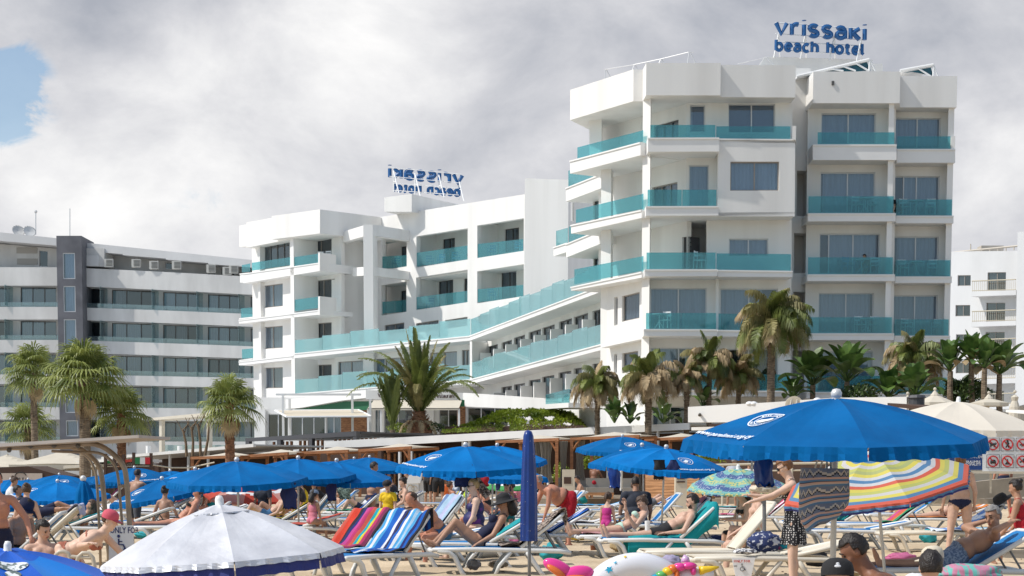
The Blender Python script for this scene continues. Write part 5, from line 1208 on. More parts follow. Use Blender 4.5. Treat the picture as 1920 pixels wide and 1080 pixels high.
# creeper spread over a low roof
t = thing('creeper', 'bright green creeper with dry undergrowth spread over the low roof right of the restaurant', 'creeper'); b = MB(); r = rnd
def crtop(x): return 806-(x-830)*.02-34*math.exp(-((x-1005)/95.)**4)-8*math.exp(-((x-890)/40.)**2)-5*math.exp(-((x-930)/30.)**2)
for i in range(15000):
    x = r.uniform(832, 1098); lo = 811 - (x-832)*.03; tp_ = crtop(x)+3*noise.noise(Vector((x*.09, 0, 4)))
    if x > 1070: tp_ += (x-1070)*.6
    f = r.random(); py = tp_+(lo-tp_)*f; y = 99-4.5*f + r.uniform(-.9, .9); p = P(x, py, y)
    hole = noise.noise(Vector((x*.05, py*.1, 1)))
    if hole > .32 and f > .35: continue
    a = Vector((r.uniform(-1, 1), r.uniform(-1, 0), r.uniform(-.2, 1))).normalized(); q = a.cross(Vector((r.uniform(-1, 1), r.uniform(-1, 1), r.uniform(-1, 1)))).normalized(); l = .17*r.uniform(.6, 1.3)
    dryp = .05+.85*max(0, min(1, (f-.45)*2.2))*(1 if x > 985 or 895 < x < 930 else .25)
    mi = 1 if r.random() < dryp else 0
    b.add([p, p+a*l*.5+q*l*(.3 if not mi else .08), p+a*l, p+a*l*.5-q*l*(.3 if not mi else .08)], [(0, 1, 2, 3)], mi)
b.build('foliage', [M['vine'], M['twig']], t)
b = MB(); b.prism([(P(840, 800, 101).x, 96.5), (P(1090, 800, 97).x, 94), (P(1094, 800, 99).x, 100), (P(850, 800, 101).x, 101)], 2.0, ZP(800, 97)); b.build('support', M['darkwood_gloom'], t)
for i, (x0, x1) in enumerate(((343, 350), (359, 361), (371, 376), (392, 384))):
    b = MB(); p = P(x0, 806-i*5, 79); q = P(x1, 856, 79); b.tube([p, p.lerp(q, .5)+Vector((.05, 0, 0)), q], [.05, .06, .08], 6)
    for k in range(3): b.tube([p.lerp(q, .1*k), p+Vector((.3*(-1)**k, .1, .35+.1*k))], [.03, .015], 4)
    tag(b.build('sapling', M['twig']), ['thin bare sapling left of the corner fan palm, first of four', 'thin bare sapling, second of four', 'thin bare sapling, third of four', 'thin bare sapling nearest the corner fan palm'][i], 'tree')
# ------------------------------------------------------------------ beach umbrellas
M['blue_cloth'] = mat('blue_canvas', (.0, .135, .41), .9, .16, 2.2, .35, 7, col2=(.0, .15, .44), transl=.14, spec=.15)
_t = M['blue_cloth'].node_tree; _b = _t.nodes['Principled BSDF']; _s = _b.inputs['Base Color'].links[0].from_socket
_oi = N(_t, 'ShaderNodeObjectInfo'); _mr = N(_t, 'ShaderNodeMapRange'); _mr.inputs[3].default_value = .82; _mr.inputs[4].default_value = 1.25; _t.links.new(_oi.outputs['Random'], _mr.inputs[0])
_vm = N(_t, 'ShaderNodeVectorMath', operation='SCALE'); _t.links.new(_s, _vm.inputs[0]); _t.links.new(_mr.outputs[0], _vm.inputs['Scale']); _t.links.new(_vm.outputs[0], _b.inputs['Base Color'])
M['blue_print'] = mat('white_print', (.78, .82, .86), .7)
M['pole_white'] = mat('pole_white', (.62, .62, .60), .45, .1, 4)
M['pole_grey'] = mat('pole_grey', (.16, .16, .16), .4)
M['navy_pvc'] = mat('navy_plastic_cover', (.004, .035, .21), .28, .25, 3, .35, 9)
def canopy_mesh(n=8, Rr=1.2, H=.31, val=.10, seg=6, rad=8, flare=0.0, ripple=.018, sag=.04, p=1.55, rng=None, vtop=False):
    """returns MB of canopy + valance, surface function"""
    rng = rng or random.Random(3); ph = [rng.uniform(0, 6) for _ in range(n)]
    def surf(r, a, off=0.0):
        k = (a/(2*math.pi)*n) % 1.0; d = (k-.5)*2*math.pi/n; f = math.cos(math.pi/n)/math.cos(d); f = 1-(1-f)*min(1, r*1.2)
        sg = sag*math.sin(math.pi*k)*math.sin(math.pi*min(1, r))
        rr = Rr*r*f; z = H*(1-r**p) - sg
        return Vector((rr*math.cos(a), rr*math.sin(a), z+off))
    b = MB(); m = n*seg
    vs = [Vector((0, 0, H))]
    for i in range(1, rad+1):
        for j in range(m): vs.append(surf(i/rad, 2*math.pi*j/m))
    base_i = 1+(rad-1)*m
    fs = [(0, 1+j, 1+(j+1) % m) for j in range(m)]
    for i in range(rad-1): fs += [(1+i*m+j, 1+(i+1)*m+j, 1+(i+1)*m+(j+1) % m, 1+i*m+(j+1) % m) for j in range(m)]
    b.add(vs, fs)
    if val:
        fv = []; v2 = []
        for pnl in range(n):
            ns = seg*3; st = len(v2)
            for q in range(ns+1):
                a = 2*math.pi*(pnl+q/ns*.988+.006)/n; t_ = surf(1, a); o = Vector((math.cos(a), math.sin(a), 0))
                w_ = ripple*math.sin(q*2.3+ph[pnl])+ripple*.6*math.sin(q*1.1+ph[pnl]*2)
                for h in (0, .5, 1): v2.append(t_+o*(w_*h+flare*h*val)+Vector((0, 0, -val*h*(1+.08*math.sin(q*1.7+ph[pnl])))))
            fv += [(st+q*3+h, st+(q+1)*3+h, st+(q+1)*3+h+1, st+q*3+h+1) for q in range(ns) for h in (0, 1)]
        b.add(v2, fv)
    return b, surf
def on_canopy(b, surf, pts_fn, verts, faces, r0, a0, Rr, m=0, off=.006):
    """wrap flat (x right, y up) verts onto the canopy around (r0, a0)"""
    out = []
    for v in verts:
        r = r0 - v[1]/Rr; a = a0 + v[0]/(max(.05, r)*Rr); out.append(surf(r, a, off+.004))
    b.add(out, faces, m)
def ring_geo(r0, r1, n=40, a0=0, a1=360, cx=0, cy=0):
    vs = []; 
    for i in range(n+1):
        a = R(a0+(a1-a0)*i/n)
        vs += [(cx+r0*math.cos(a), cy+r0*math.sin(a)), (cx+r1*math.cos(a), cy+r1*math.sin(a))]
    return vs, [(2*i, 2*i+1, 2*i+3, 2*i+2) for i in range(n)]
def logo_geo(b, surf, Rr, a0, big=False):
    r0 = .56; S = .155
    for a_, c_ in ((.92, 1.0), (.60, .66)):
        v, f = ring_geo(S*a_, S*c_, 40); on_canopy(b, surf, None, v, f, r0, a0, Rr)
    # map-like emblem blob with a small flag
    pts = [(-.5, -.30), (-.30, -.48), (.05, -.42), (.22, -.2), (.42, -.05), (.46, .18), (.30, .34), (.12, .40), (-.02, .22), (-.2, .1), (-.42, .0)]
    vs = [(0, -.05)]+pts; on_canopy(b, surf, None, [(x*S*.95, y*S*.95) for x, y in vs], [(0, i+1, (i+1) % len(pts)+1) for i in range(len(pts))], r0, a0, Rr)
    if big:
        ring = 'MUNICIPALITY OF PARALIMNI'
        for i, ch in enumerate('ΔΗΜΟΣ'+' '+'ΠΑΡΑΛΙΜΝΙΟΥ'):
            if ch == ' ': continue
            an = 160-i*8.6; vs, fs = text_geo(ch, S*.24, .0006, 0, 1, 1); rr = S*.71
            co, si = math.cos(R(an-90)), math.sin(R(an-90)); on_canopy(b, surf, None, [(rr*math.cos(R(an))+v.x*co-v.y*si, rr*math.sin(R(an))+v.x*si+v.y*co) for v in vs], fs, r0, a0, Rr)
        for i, ch in enumerate('MUNICIPALITY'):
            an = 222+i*8.8; vs, fs = text_geo(ch, S*.24, .0006, 0, 1, 1); rr = S*.88
            co, si = math.cos(R(an+90)), math.sin(R(an+90)); on_canopy(b, surf, None, [(rr*math.cos(R(an))+v.x*co-v.y*si, rr*math.sin(R(an))+v.x*si+v.y*co) for v in vs], fs, r0, a0, Rr)
def web_geo(b, surf, Rr, a0):
    vs, fs = text_geo('www.paralimni.org.cy', .092, .0022, 0, 1.05, 2); on_canopy(b, surf, None, [(v.x, v.y) for v in vs], fs, .93, a0, Rr, off=.012)
_rng = random.Random(5)
cm, csurf = canopy_mesh(rng=_rng, flare=.25)
_c = cm.build('canopy', M['blue_cloth'], smooth=False); CANOPY = _c.data; bpy.data.objects.remove(_c)
for pl in CANOPY.polygons: pl.use_smooth = False
lb_ = MB(); logo_geo(lb_, csurf, 1.2, math.pi/8, False); _c = lb_.build('print', M['blue_print']); LOGO = _c.data; bpy.data.objects.remove(_c)
lb_ = MB(); logo_geo(lb_, csurf, 1.2, math.pi/8, True); _c = lb_.build('print', M['blue_print']); LOGOB = _c.data; bpy.data.objects.remove(_c)
lb_ = MB(); web_geo(lb_, csurf, 1.2, math.pi/8); _c = lb_.build('print', M['blue_print']); WEB = _c.data; bpy.data.objects.remove(_c)
b = MB(); b.lathe([(0, .075), (.03, .068), (.045, .04), (.042, .01), (.03, 0), (.05, -.012), (.055, -.03), (0, -.035)], 16, (0, 0, .31)); _c = b.build('finial', M['alu'], smooth=True); FIN = _c.data; bpy.data.objects.remove(_c)
def mesh_child(name, me, parent):
    o = bpy.data.objects.new(name, me); COL.objects.link(o); o.parent = parent; return o
def place_umbrella(t, px, py, y, H, tilt, tdir, az, sc):
    """canopy apex at pixel (px, py); tilt degrees toward direction tdir (deg from +x)"""
    apex = P(px, py, y); ax = Vector((-math.sin(R(tdir)), math.cos(R(tdir)), 0))
    Mr = Matrix.Rotation(R(tilt), 4, ax) @ Matrix.Rotation(R(az), 4, 'Z')
    Mx = Matrix.Translation(apex) @ Mr @ Matrix.Scale(sc, 4) @ Matrix.Translation((0, 0, -H))
    t.matrix_world = Mx; return apex, Mr
def poles(t, apex, Mr, hand=True, r=.02, white_len=.95, lean=None, ztop=.1):
    inv = t.matrix_world.inverted()
    d = (Mr.to_3x3() @ Vector((0, 0, -1))) if lean is None else Vector(lean).normalized()
    a = apex + (Mr.to_3x3() @ Vector((0, 0, -1)))*ztop; k = apex + (Mr.to_3x3() @ Vector((0, 0, -1)))*.42
    d2 = Vector((d.x*.35, d.y*.35, -1)).normalized() if lean is None else d
    L_ = (k.z+.15)/-d2.z; m_ = k+d2*min(L_, white_len); e = k+d2*L_
    b = MB(); b.tube([inv @ a, inv @ k, inv @ m_], r/t.scale[0] if t.scale[0] else r, 8); b.build('pole', M['pole_white'], t, smooth=True)
    if L_ > white_len: b = MB(); b.tube([inv @ m_, inv @ e], r*.8, 8); b.build('ground_tube', M['pole_grey'], t, smooth=True)
    return k, m_
def blue_umbrella(label, px, py, wpx, y, tilt=8, tdir=-90, az=0, logo=None, ribs=False, big=False, wl=.95, pr=.02):
    t = thing('beach_umbrella', label, 'beach umbrella', (0, 0, 0), 0, 'blue municipal umbrellas'); sc = (wpx*y/FPX)/2.4
    if logo is not None: az = logo-22.5
    apex, Mr = place_umbrella(t, px, py+6.5*13/y*1.0, y, .31, tilt*.75, tdir, az, sc)
    mesh_child('canopy', CANOPY, t); mesh_child('finial', FIN, t)
    if logo is not None: mesh_child('emblem', LOGOB if big else LOGO, t); mesh_child('web_address', WEB, t)
    if ribs:
        for i in range(8):
            b = MB(); b.tube([csurf(r_, math.pi/4*i, -.012) for r_ in (.02, .3, .6, .85, .995)], .006, 5); b.build('rib', M['pole_white'], t)
            b = MB(); b.tube([(0, 0, .0), csurf(.5, math.pi/4*i, -.015)], .005, 4); b.build('strut', M['pole_white'], t)
    poles(t, apex, Mr, r=pr, white_len=wl); return t
U = blue_umbrella
U('very large blue umbrella in the foreground with emblem and web address', 1568, 740, 570, 13.4, 6, -95, 0, 203, ribs=True, big=True, wl=1.25, pr=.024)
U('blue umbrella above the timber wall, far one of the three in the middle right', 1167, 817, 172, 45, 8, -90, 0, 285)
U('blue umbrella with clothes hanging below it, round emblem on its right panel', 1249, 838, 236, 33, 11, -55, 0, 302)
U('blue umbrella half hidden behind the one with hanging clothes', 1204, 834, 204, 37.5, 9, -120, 0, None)
U('blue umbrella with emblem and web address left of the furled navy one', 873, 834, 262, 29.3, 8, -95, 0, 212)
U('blue umbrella just left of the furled navy one, behind the emblem umbrella', 932, 834, 190, 39, 8, -75, 10, None)
U('low blue umbrella whose rim shows right of the furled navy one', 925, 862, 205, 36, 6, -60, 0, 330)
U('wide plain blue umbrella above the silver umbrella', 444, 862, 262, 29.5, 7, -100, 12, None)
U('blue umbrella between the wide plain one and the towels', 559, 858, 215, 34.5, 8, -80, 8, None)
U('blue umbrella right of the wide plain one, over the boy in yellow', 631, 863, 214, 35.5, 9, -60, 20, None)
U('blue umbrella behind, touching the emblem umbrella at its left tip', 693, 856, 150, 47, 7, -90, 5, None)
U('small blue umbrella peeping behind the one over the boy', 664, 859, 140, 52, 7, -90, 0, None)
U('small low blue umbrella rim behind the towels', 622, 884, 112, 50, 5, -90, 0, None)
U('blue umbrella with emblem left of the folded blue one', 108, 902, 190, 40, 8, -90, 0, 215)
U('far blue umbrella behind, emblem high on its right side', 111, 889, 130, 54, 8, -80, 0, 300)
U('far small blue umbrella behind the steel arch', 183, 891, 110, 60, 7, -90, 0, None)
U('round-topped blue umbrella seen through the steel arch, emblem at right', 252, 876, 150, 53, 8, -90, 0, 300)
U('far blue umbrella under the flag fence', 319, 882, 120, 60, 8, -90, 0, 305)
U('far blue umbrella right of the flag fence', 373, 880, 110, 64, 8, -90, 0, None)
U('tilted blue umbrella with emblem and web address right of the steel arch', 304, 897, 208, 39, 15, -150, 0, 222)
U('blue umbrella with emblem above the silver umbrella, partly under the wide one', 366, 879, 196, 42, 9, -120, 0, 225)
U('far blue umbrella at the left edge, second finial', 20, 898, 120, 58, 7, -90, 0, None)
U('far blue umbrella at the left edge, third finial', 53, 898, 115, 62, 7, -90, 10, None)
U('far blue umbrella at the very left edge', -8, 899, 120, 64, 7, -90, 4, None)
U('blue umbrella cut by the left edge, pole beside the standing bather', -40, 916, 195, 38, 6, -40, 0, None)
U('blue umbrella hidden behind the very large one, over the woman on the phone', 1412, 818, 200, 32, 8, -80, 0, None)
# furled umbrellas
def furled(label, px, pyt, pyb, wpx, y, m, name='furled_umbrella', pole=True, cap=True, lean=0, folds=9):
    t = thing(name, label, 'beach umbrella', (0, 0, 0), 0); a = P(px, pyt, y); c = P(px+lean, pyb, y); s = y/FPX; w_ = wpx*s/2; b = MB(); n = 40
    prof = [(0, .12), (.04, .35), (.2, .62), (.45, .85), (.75, 1.0), (1.0, 1.02)] if cap else [(0, .45), (.03, .62), (.2, .78), (.5, .95), (.8, 1.02), (1, 1.05)]
    k = 24; vs = []
    for i in range(k+1):
        f = i/k
        for q in range(len(prof)-1):
            if prof[q][0] <= f <= prof[q+1][0]: r = lerp(prof[q][1], prof[q+1][1], (f-prof[q][0])/(prof[q+1][0]-prof[q][0])); break
        ctr = a.lerp(c, f)
        for j in range(n):
            an = 2*math.pi*j/n; fr = r*w_*(1+(.13*math.cos(folds*an+f*2.5)+.05*math.cos(3*an+f*6+px))*min(1, f*3+.2)*(1 if cap else .6))
            vs.append(ctr+Vector((fr*math.cos(an), fr*math.sin(an), 0)))
    b.add([a+Vector((0, 0, .02))]+vs, [(0, 1+j, 1+(j+1) % n) for j in range(n)]+[(1+i*n+j, 1+(i+1)*n+j, 1+(i+1)*n+(j+1) % n, 1+i*n+(j+1) % n) for i in range(k) for j in range(n)])
    b.build('cover', m, t, smooth=True)
    if cap: b = MB(); b.ball(a+Vector((0, 0, .04)), .06*wpx*s/.6+.02, 12, 8); b.build('finial', M['alu'], t, smooth=True)
    if pole: b = MB(); b.tube([c+Vector((0, 0, .2)), (c.x, c.y, -.1)], .022 if y > 15 else .02, 8); b.build('pole', M['pole_grey'], t, smooth=True)
    return t
furled('tall furled umbrella in a glossy navy plastic cover with white specks', 990.5, 809, 1014, 30, 22, [M['navy_pvc']], cap=False, lean=2)
furled('folded blue umbrella in dull cloth behind the steel arch', 156, 901, 1000, 44, 36, [M['blue_cloth']], lean=10)
b = MB(); r = random.Random(8)
for i in range(16):
    py = r.uniform(815, 1005); an = r.uniform(200, 340); s_ = .07+.035*(py-809)/200
    c = P(990.5, py, 22)+Vector((s_*1.12*math.cos(R(an)), s_*1.12*math.sin(R(an)), 0)); b.ball(c, (.0025, .0025, r.uniform(.002, .006)), 5, 3)
b.build('specks', M['white'], [o for o in COL.objects if o.get('label', '').startswith('tall furled')][0])
def cover_hang(label, px, y0, y1, wpx, y, m, name='umbrella_cover', shape=0):
    s = y/FPX; a, c = P(px, y0, y), P(px, y1, y); b = MB(); n = 28; k = 12; vs = []
    for i in range(k+1):
        f = i/k; r = wpx*s/2*((.35+.65*min(1, f*2.2)) if shape == 0 else (1.0-.12*math.sin(f*9)) if shape == 1 else (1-.6*f))
        for j in range(n):
            an = 2*math.pi*j/n; q = r*(1+.16*math.cos(3*an+f*5+px)+.09*math.cos(7*an-f*7)); vs.append(a.lerp(c, f)+Vector((q*math.cos(an), q*.45*math.sin(an), .02*math.sin(5*an)*f)))
    b.add(vs, [(i*n+j, (i+1)*n+j, (i+1)*n+(j+1) % n, i*n+(j+1) % n) for i in range(k) for j in range(n)]+[tuple(range(n-1, -1, -1)), tuple(k*n+j for j in range(n))])
    return tag(b.build(name, m, smooth=True), label, 'cloth')
M['navy_cloth'] = mat('navy_cloth', (.01, .02, .10), .8, .2, 5, .3, 20)
M['black_cloth'] = mat('black_cloth', (.012, .012, .014), .8, .2, 5, .3, 20)
M['red_cloth'] = mat('red_cloth', (.42, .01, .02), .8, .15, 5, .3, 20)
M['teal_cloth'] = mat('teal_cloth', (.0, .30, .34), .9, .2, 5, .4, 26)
cover_hang('glossy navy umbrella cover hanging under the very large umbrella', 1433, 838, 910, 33, 14.2, M['navy_pvc'])
cover_hang('navy cover hanging on the pole of the umbrella left of the patterned one', 1152, 868, 914, 20, 36, M['navy_pvc'], shape=1)
cover_hang('navy cover dangling under the wide plain blue umbrella', 542, 905, 953, 26, 29, M['navy_cloth'], shape=1)
cover_hang('navy cover dangling by the pole behind the boy in yellow', 622, 895, 938, 17, 34, M['navy_cloth'], shape=1)
cover_hang('dark navy shorts hanging from the emblem umbrella', 871, 872, 912, 34, 28.6, M['navy_cloth'], 'hanging_shorts', 0)
cover_hang('red cloth hanging behind the emblem umbrella', 905, 886, 911, 22, 32, M['red_cloth'], 'hanging_cloth', 1)
cover_hang('black clothes hanging under the right emblem umbrella', 1236, 862, 898, 20, 32, M['black_cloth'], 'hanging_clothes', 1)
cover_hang('navy towel hanging beside the black clothes', 1262, 862, 892, 24, 32, M['navy_cloth'], 'hanging_towel', 0)
cover_hang('dark blue cover hanging left of the furled navy umbrella', 934, 884, 918, 15, 38, M['navy_cloth'], shape=2)
cover_hang('dark green floral cloth hanging under the umbrella left of the boy', 647, 902, 935, 22, 42, mat('floral_dark', (.015, .05, .04), .8, .5, 30, col2=(.25, .35, .3)), 'hanging_cloth', 1)
M['leo'] = mat('animal_print', (.05, .035, .03), .9, 0, 13, .2, 30, col2=(.36, .29, .24), contrast=(.46, .54), sc3=(1, 2.2, 3))
b = MB(); y = 28.4; vs = []; k = 16; n = 8
for i in range(k+1):
    f = i/k; c = P(879, 880, y).lerp(P(914, 928, y), f); 
    for j in range(n+1): u = j/n-.5; vs.append(c+Vector((u*.11+.03*math.sin(f*7), .03*math.sin(u*9+f*8), u*.16*(1-.4*f)+.02*math.sin(f*11))))
b.add(vs, [(i*(n+1)+j, (i+1)*(n+1)+j, (i+1)*(n+1)+j+1, i*(n+1)+j+1) for i in range(k) for j in range(n)]); tag(b.build('hanging_towel', M['leo'], smooth=True), 'brown animal-print cloth hanging from the emblem umbrella', 'towel')
# silver umbrella (foreground)
M['silver'] = mat('silver_cloth', (.62, .63, .68), .42, .14, 2.5, .7, 5, metal=.25, col2=(.74, .75, .79))
M['indigo'] = mat('indigo_lining', (.02, .03, .19), .6, .1, 3)
def special_umbrella(name, label, px, py, wpx, y, H, n, m, tilt, tdir, az, lining=None, val=.12, fin='white_paint', vent=False, p=1.5, polelean=None, trim=None, wl=1.0, Rr=1.0, flare=.1, stripe=None, pr=.018, ribs=True):
    t = thing(name, label, 'beach umbrella'); sc = wpx*y/FPX/2/Rr
    apex, Mr = place_umbrella(t, px, py+2, y, H, tilt, tdir, az, sc)
    cb, sf = canopy_mesh(n, Rr, H, val, 6, 20 if stripe else 9, flare, .012, .035, p, random.Random(int(px)))
    mats = m if isinstance(m, list) else [m]
    o = cb.build('canopy', mats, t)
    if stripe:
        for pl in o.data.polygons: pl.material_index = stripe(pl.center, sf)
    if lining:
        l2, _ = canopy_mesh(n, Rr*.995, H, val*1.0, 6, 9, flare, .012, .035, p, random.Random(int(px))); l2.v = [(v[0]*.995, v[1]*.995, v[2]-.012-(.07*min(1, -v[2]*25) if v[2] < 0 and name == 'silver_umbrella' else .012 if v[2] < 0 else 0)) for v in l2.v]; l2.build('lining', lining, t)
    if vent:
        vb, _ = canopy_mesh(n, Rr*.24, H*.16, .012, 4, 4, .2, .004, .01, 1.3); vb.v = [(v[0], v[1], v[2]+H*.875) for v in vb.v]; vb.build('vent', mats, t)
    b = MB(); b.lathe([(0, .085), (.025, .08), (.036, .05), (.036, .0), (.05, -.01), (.05, -.03)], 14, (0, 0, H)); b.build('finial', M[fin], t, smooth=True)
    if ribs:
        for i in range(n): b = MB(); b.tube([sf(r_, 2*math.pi/n*i, -.02) for r_ in (.02, .35, .7, .995)], .006, 4); b.build('rib', M['pole_white'], t)
    poles(t, apex, Mr, r=pr, white_len=wl, lean=polelean); return t, sf
t, sf = special_umbrella('silver_umbrella', 'large silver umbrella with an indigo lining in the foreground', 412, 946, 452, 14.2, .42, 8, M['silver'], 4, 190, 14, M['indigo'], .045, vent=True, p=1.45, flare=.35, wl=.5)
# bright blue umbrella, bottom left corner
M['royal'] = mat('royal_cloth', (.0, .11, .60), .55, .1, 2, .12, 30, transl=.15); M['azure'] = mat('azure_cloth', (.0, .22, .75), .55, .1, 2, .12, 30, transl=.15)
M['printgrey'] = mat('grey_print', (.75, .78, .80), .6, 0, 16, col2=(.12, .16, .15), contrast=(.50, .56))
t, sf = special_umbrella('glossy_umbrella', 'shiny royal and azure umbrella in the bottom left corner with a white badge', 14, 1029, 400, 11.5, .24, 8, [M['royal'], M['azure']], 9, -50, 0, None, .05, p=1.7,
    stripe=lambda c, s_: 1 if math.hypot(c.x, c.y) > .30 and int(math.degrees(math.atan2(c.y, c.x)) % 360//45) % 2 else 0)
b = MB(); vs = [(0, 0)]+[(.155*math.cos(R(a))*(1+.02*math.sin(a)), .085*math.sin(R(a))) for a in range(0, 360, 12)]; on_canopy(b, sf, None, vs, [(0, i+1, (i+1) % 30+1) for i in range(30)], .42, R(292), 1.0)
on_canopy(b, sf, None, [(x*.5, y*.8-.16) for x, y in vs], [(0, i+1, (i+1) % 30+1) for i in range(30)], .42, R(292), 1.0); b.build('badge', M['printgrey'], t)
# multicolour striped umbrella
cols = [(.74, .64, .12), (.66, .66, .66), (.10, .25, .45), (.64, .64, .62), (.70, .13, .08), (.64, .62, .6), (.56, .58, .16), (.46, .50, .20)]
SM = [mat('stripe_%s' % n_, c_, .6, transl=.3) for n_, c_ in zip(('yellow', 'white', 'blue', 'pale', 'red', 'offwhite', 'lime', 'olive'), cols)]
seq = [6, 1, 4, 1, 2, 0, 5, 6, 7, 0, 1, 2, 1, 4, 0, 6, 5, 0, 2, 4]
def stripe15(c, s_):
    n = 8; a = math.atan2(c.y, c.x) % (2*math.pi); k = int(a/(2*math.pi/n)); mid = (k+.5)*2*math.pi/n
    d = (c.x*math.cos(mid)+c.y*math.sin(mid))/math.cos(math.pi/n); 
    return seq[min(19, int(d*20.2))] if c.z > -.02 else 2
t, sf = special_umbrella('striped_umbrella', 'multicoloured striped umbrella leaning behind the hanging beach bag', 1636, 843, 360, 18.6, .36, 8, SM, 15, -135, 6, M['indigo'], .045, p=1.35, stripe=stripe15, polelean=(.10, -.02, -1), wl=3)
# patterned blue-green umbrella
PM = [mat('print_teal', (.22, .50, .50), .7, transl=.3), mat('print_navy', (.06, .13, .33), .7, 0, 30, col2=(.6, .65, .7), contrast=(.56, .62), transl=.3), mat('print_lime', (.60, .60, .25), .7, 0, 22, col2=(.10, .42, .40), contrast=(.5, .55), transl=.3)]
seq2 = [0, 2, 0, 1, 1, 0, 2, 2, 0, 1, 1, 1, 0, 2, 2, 0, 1, 1, 0, 2]
t, sf = special_umbrella('patterned_umbrella', 'blue, lime and turquoise patterned umbrella beside the white sunbed', 1384, 877, 196, 30, .36, 8, PM, 8, -95, 10, None, .03, p=1.5, stripe=lambda c, s_: seq2[min(19, int((1-math.sqrt(max(0, 1-min(1, math.hypot(c.x, c.y)))))*20))], wl=3, ribs=False)
# other distant umbrellas
M['coral'] = mat('coral_cloth', (.62, .07, .04), .7, .2, 3, transl=.35); M['pinkwhite'] = mat('pink_cloth', (.72, .35, .30), .7, transl=.3)
t, sf = special_umbrella('red_umbrella', 'faded red and white umbrella under the wide plain blue one', 470, 893, 178, 44, .36, 8, [M['coral'], M['white'], M['pinkwhite']], 10, -80, 0, None, .05, stripe=lambda c, s_: 1 if .62 < math.hypot(c.x, c.y) < .70 else (2 if math.hypot(c.x, c.y) >= .7 and (math.degrees(math.atan2(c.y, c.x))//45) % 2 else 0), wl=3, ribs=False)
special_umbrella('white_umbrella', 'large cream white umbrella behind the very large blue one', 1797, 751, 330, 29, .42, 8, mat('white_canvas', (.76, .71, .62), .8, .05, 2, transl=.25), 4, -70, 10, None, .10, wl=3, Rr=1.5, ribs=False)
special_umbrella('small_white_umbrella', 'small pale umbrella seen through the steel arch', 207, 942, 48, 48, .4, 8, M['white'], 3, -90, 0, None, .03, wl=3, ribs=False)
special_umbrella('small_yellow_umbrella', 'tipped yellow and white umbrella at left behind the bather', 72, 948, 40, 44, .4, 6, [mat('yel', (.70, .45, .02), .7, transl=.3), M['creamdark']], 60, -140, 0, None, .02, stripe=lambda c, s_: int(math.degrees(math.atan2(c.y, c.x)) % 360 > 200), wl=.3, ribs=False)
GM = [mat('wave_blue', (.02, .28, .50), .6, 0, 9, col2=(.1, .5, .6), transl=.3), mat('wave_green', (.06, .36, .10), .6, transl=.3), M['white']]
special_umbrella('wave_umbrella', 'small blue and green beach umbrella between the emblem umbrella and the furled one', 952, 886, 104, 42, .45, 8, GM, 8, -80, 0, None, .05, stripe=lambda c, s_: 0 if math.hypot(c.x, c.y) < .66 else (2 if math.hypot(c.x, c.y) < .74 else 1), wl=3, ribs=False)
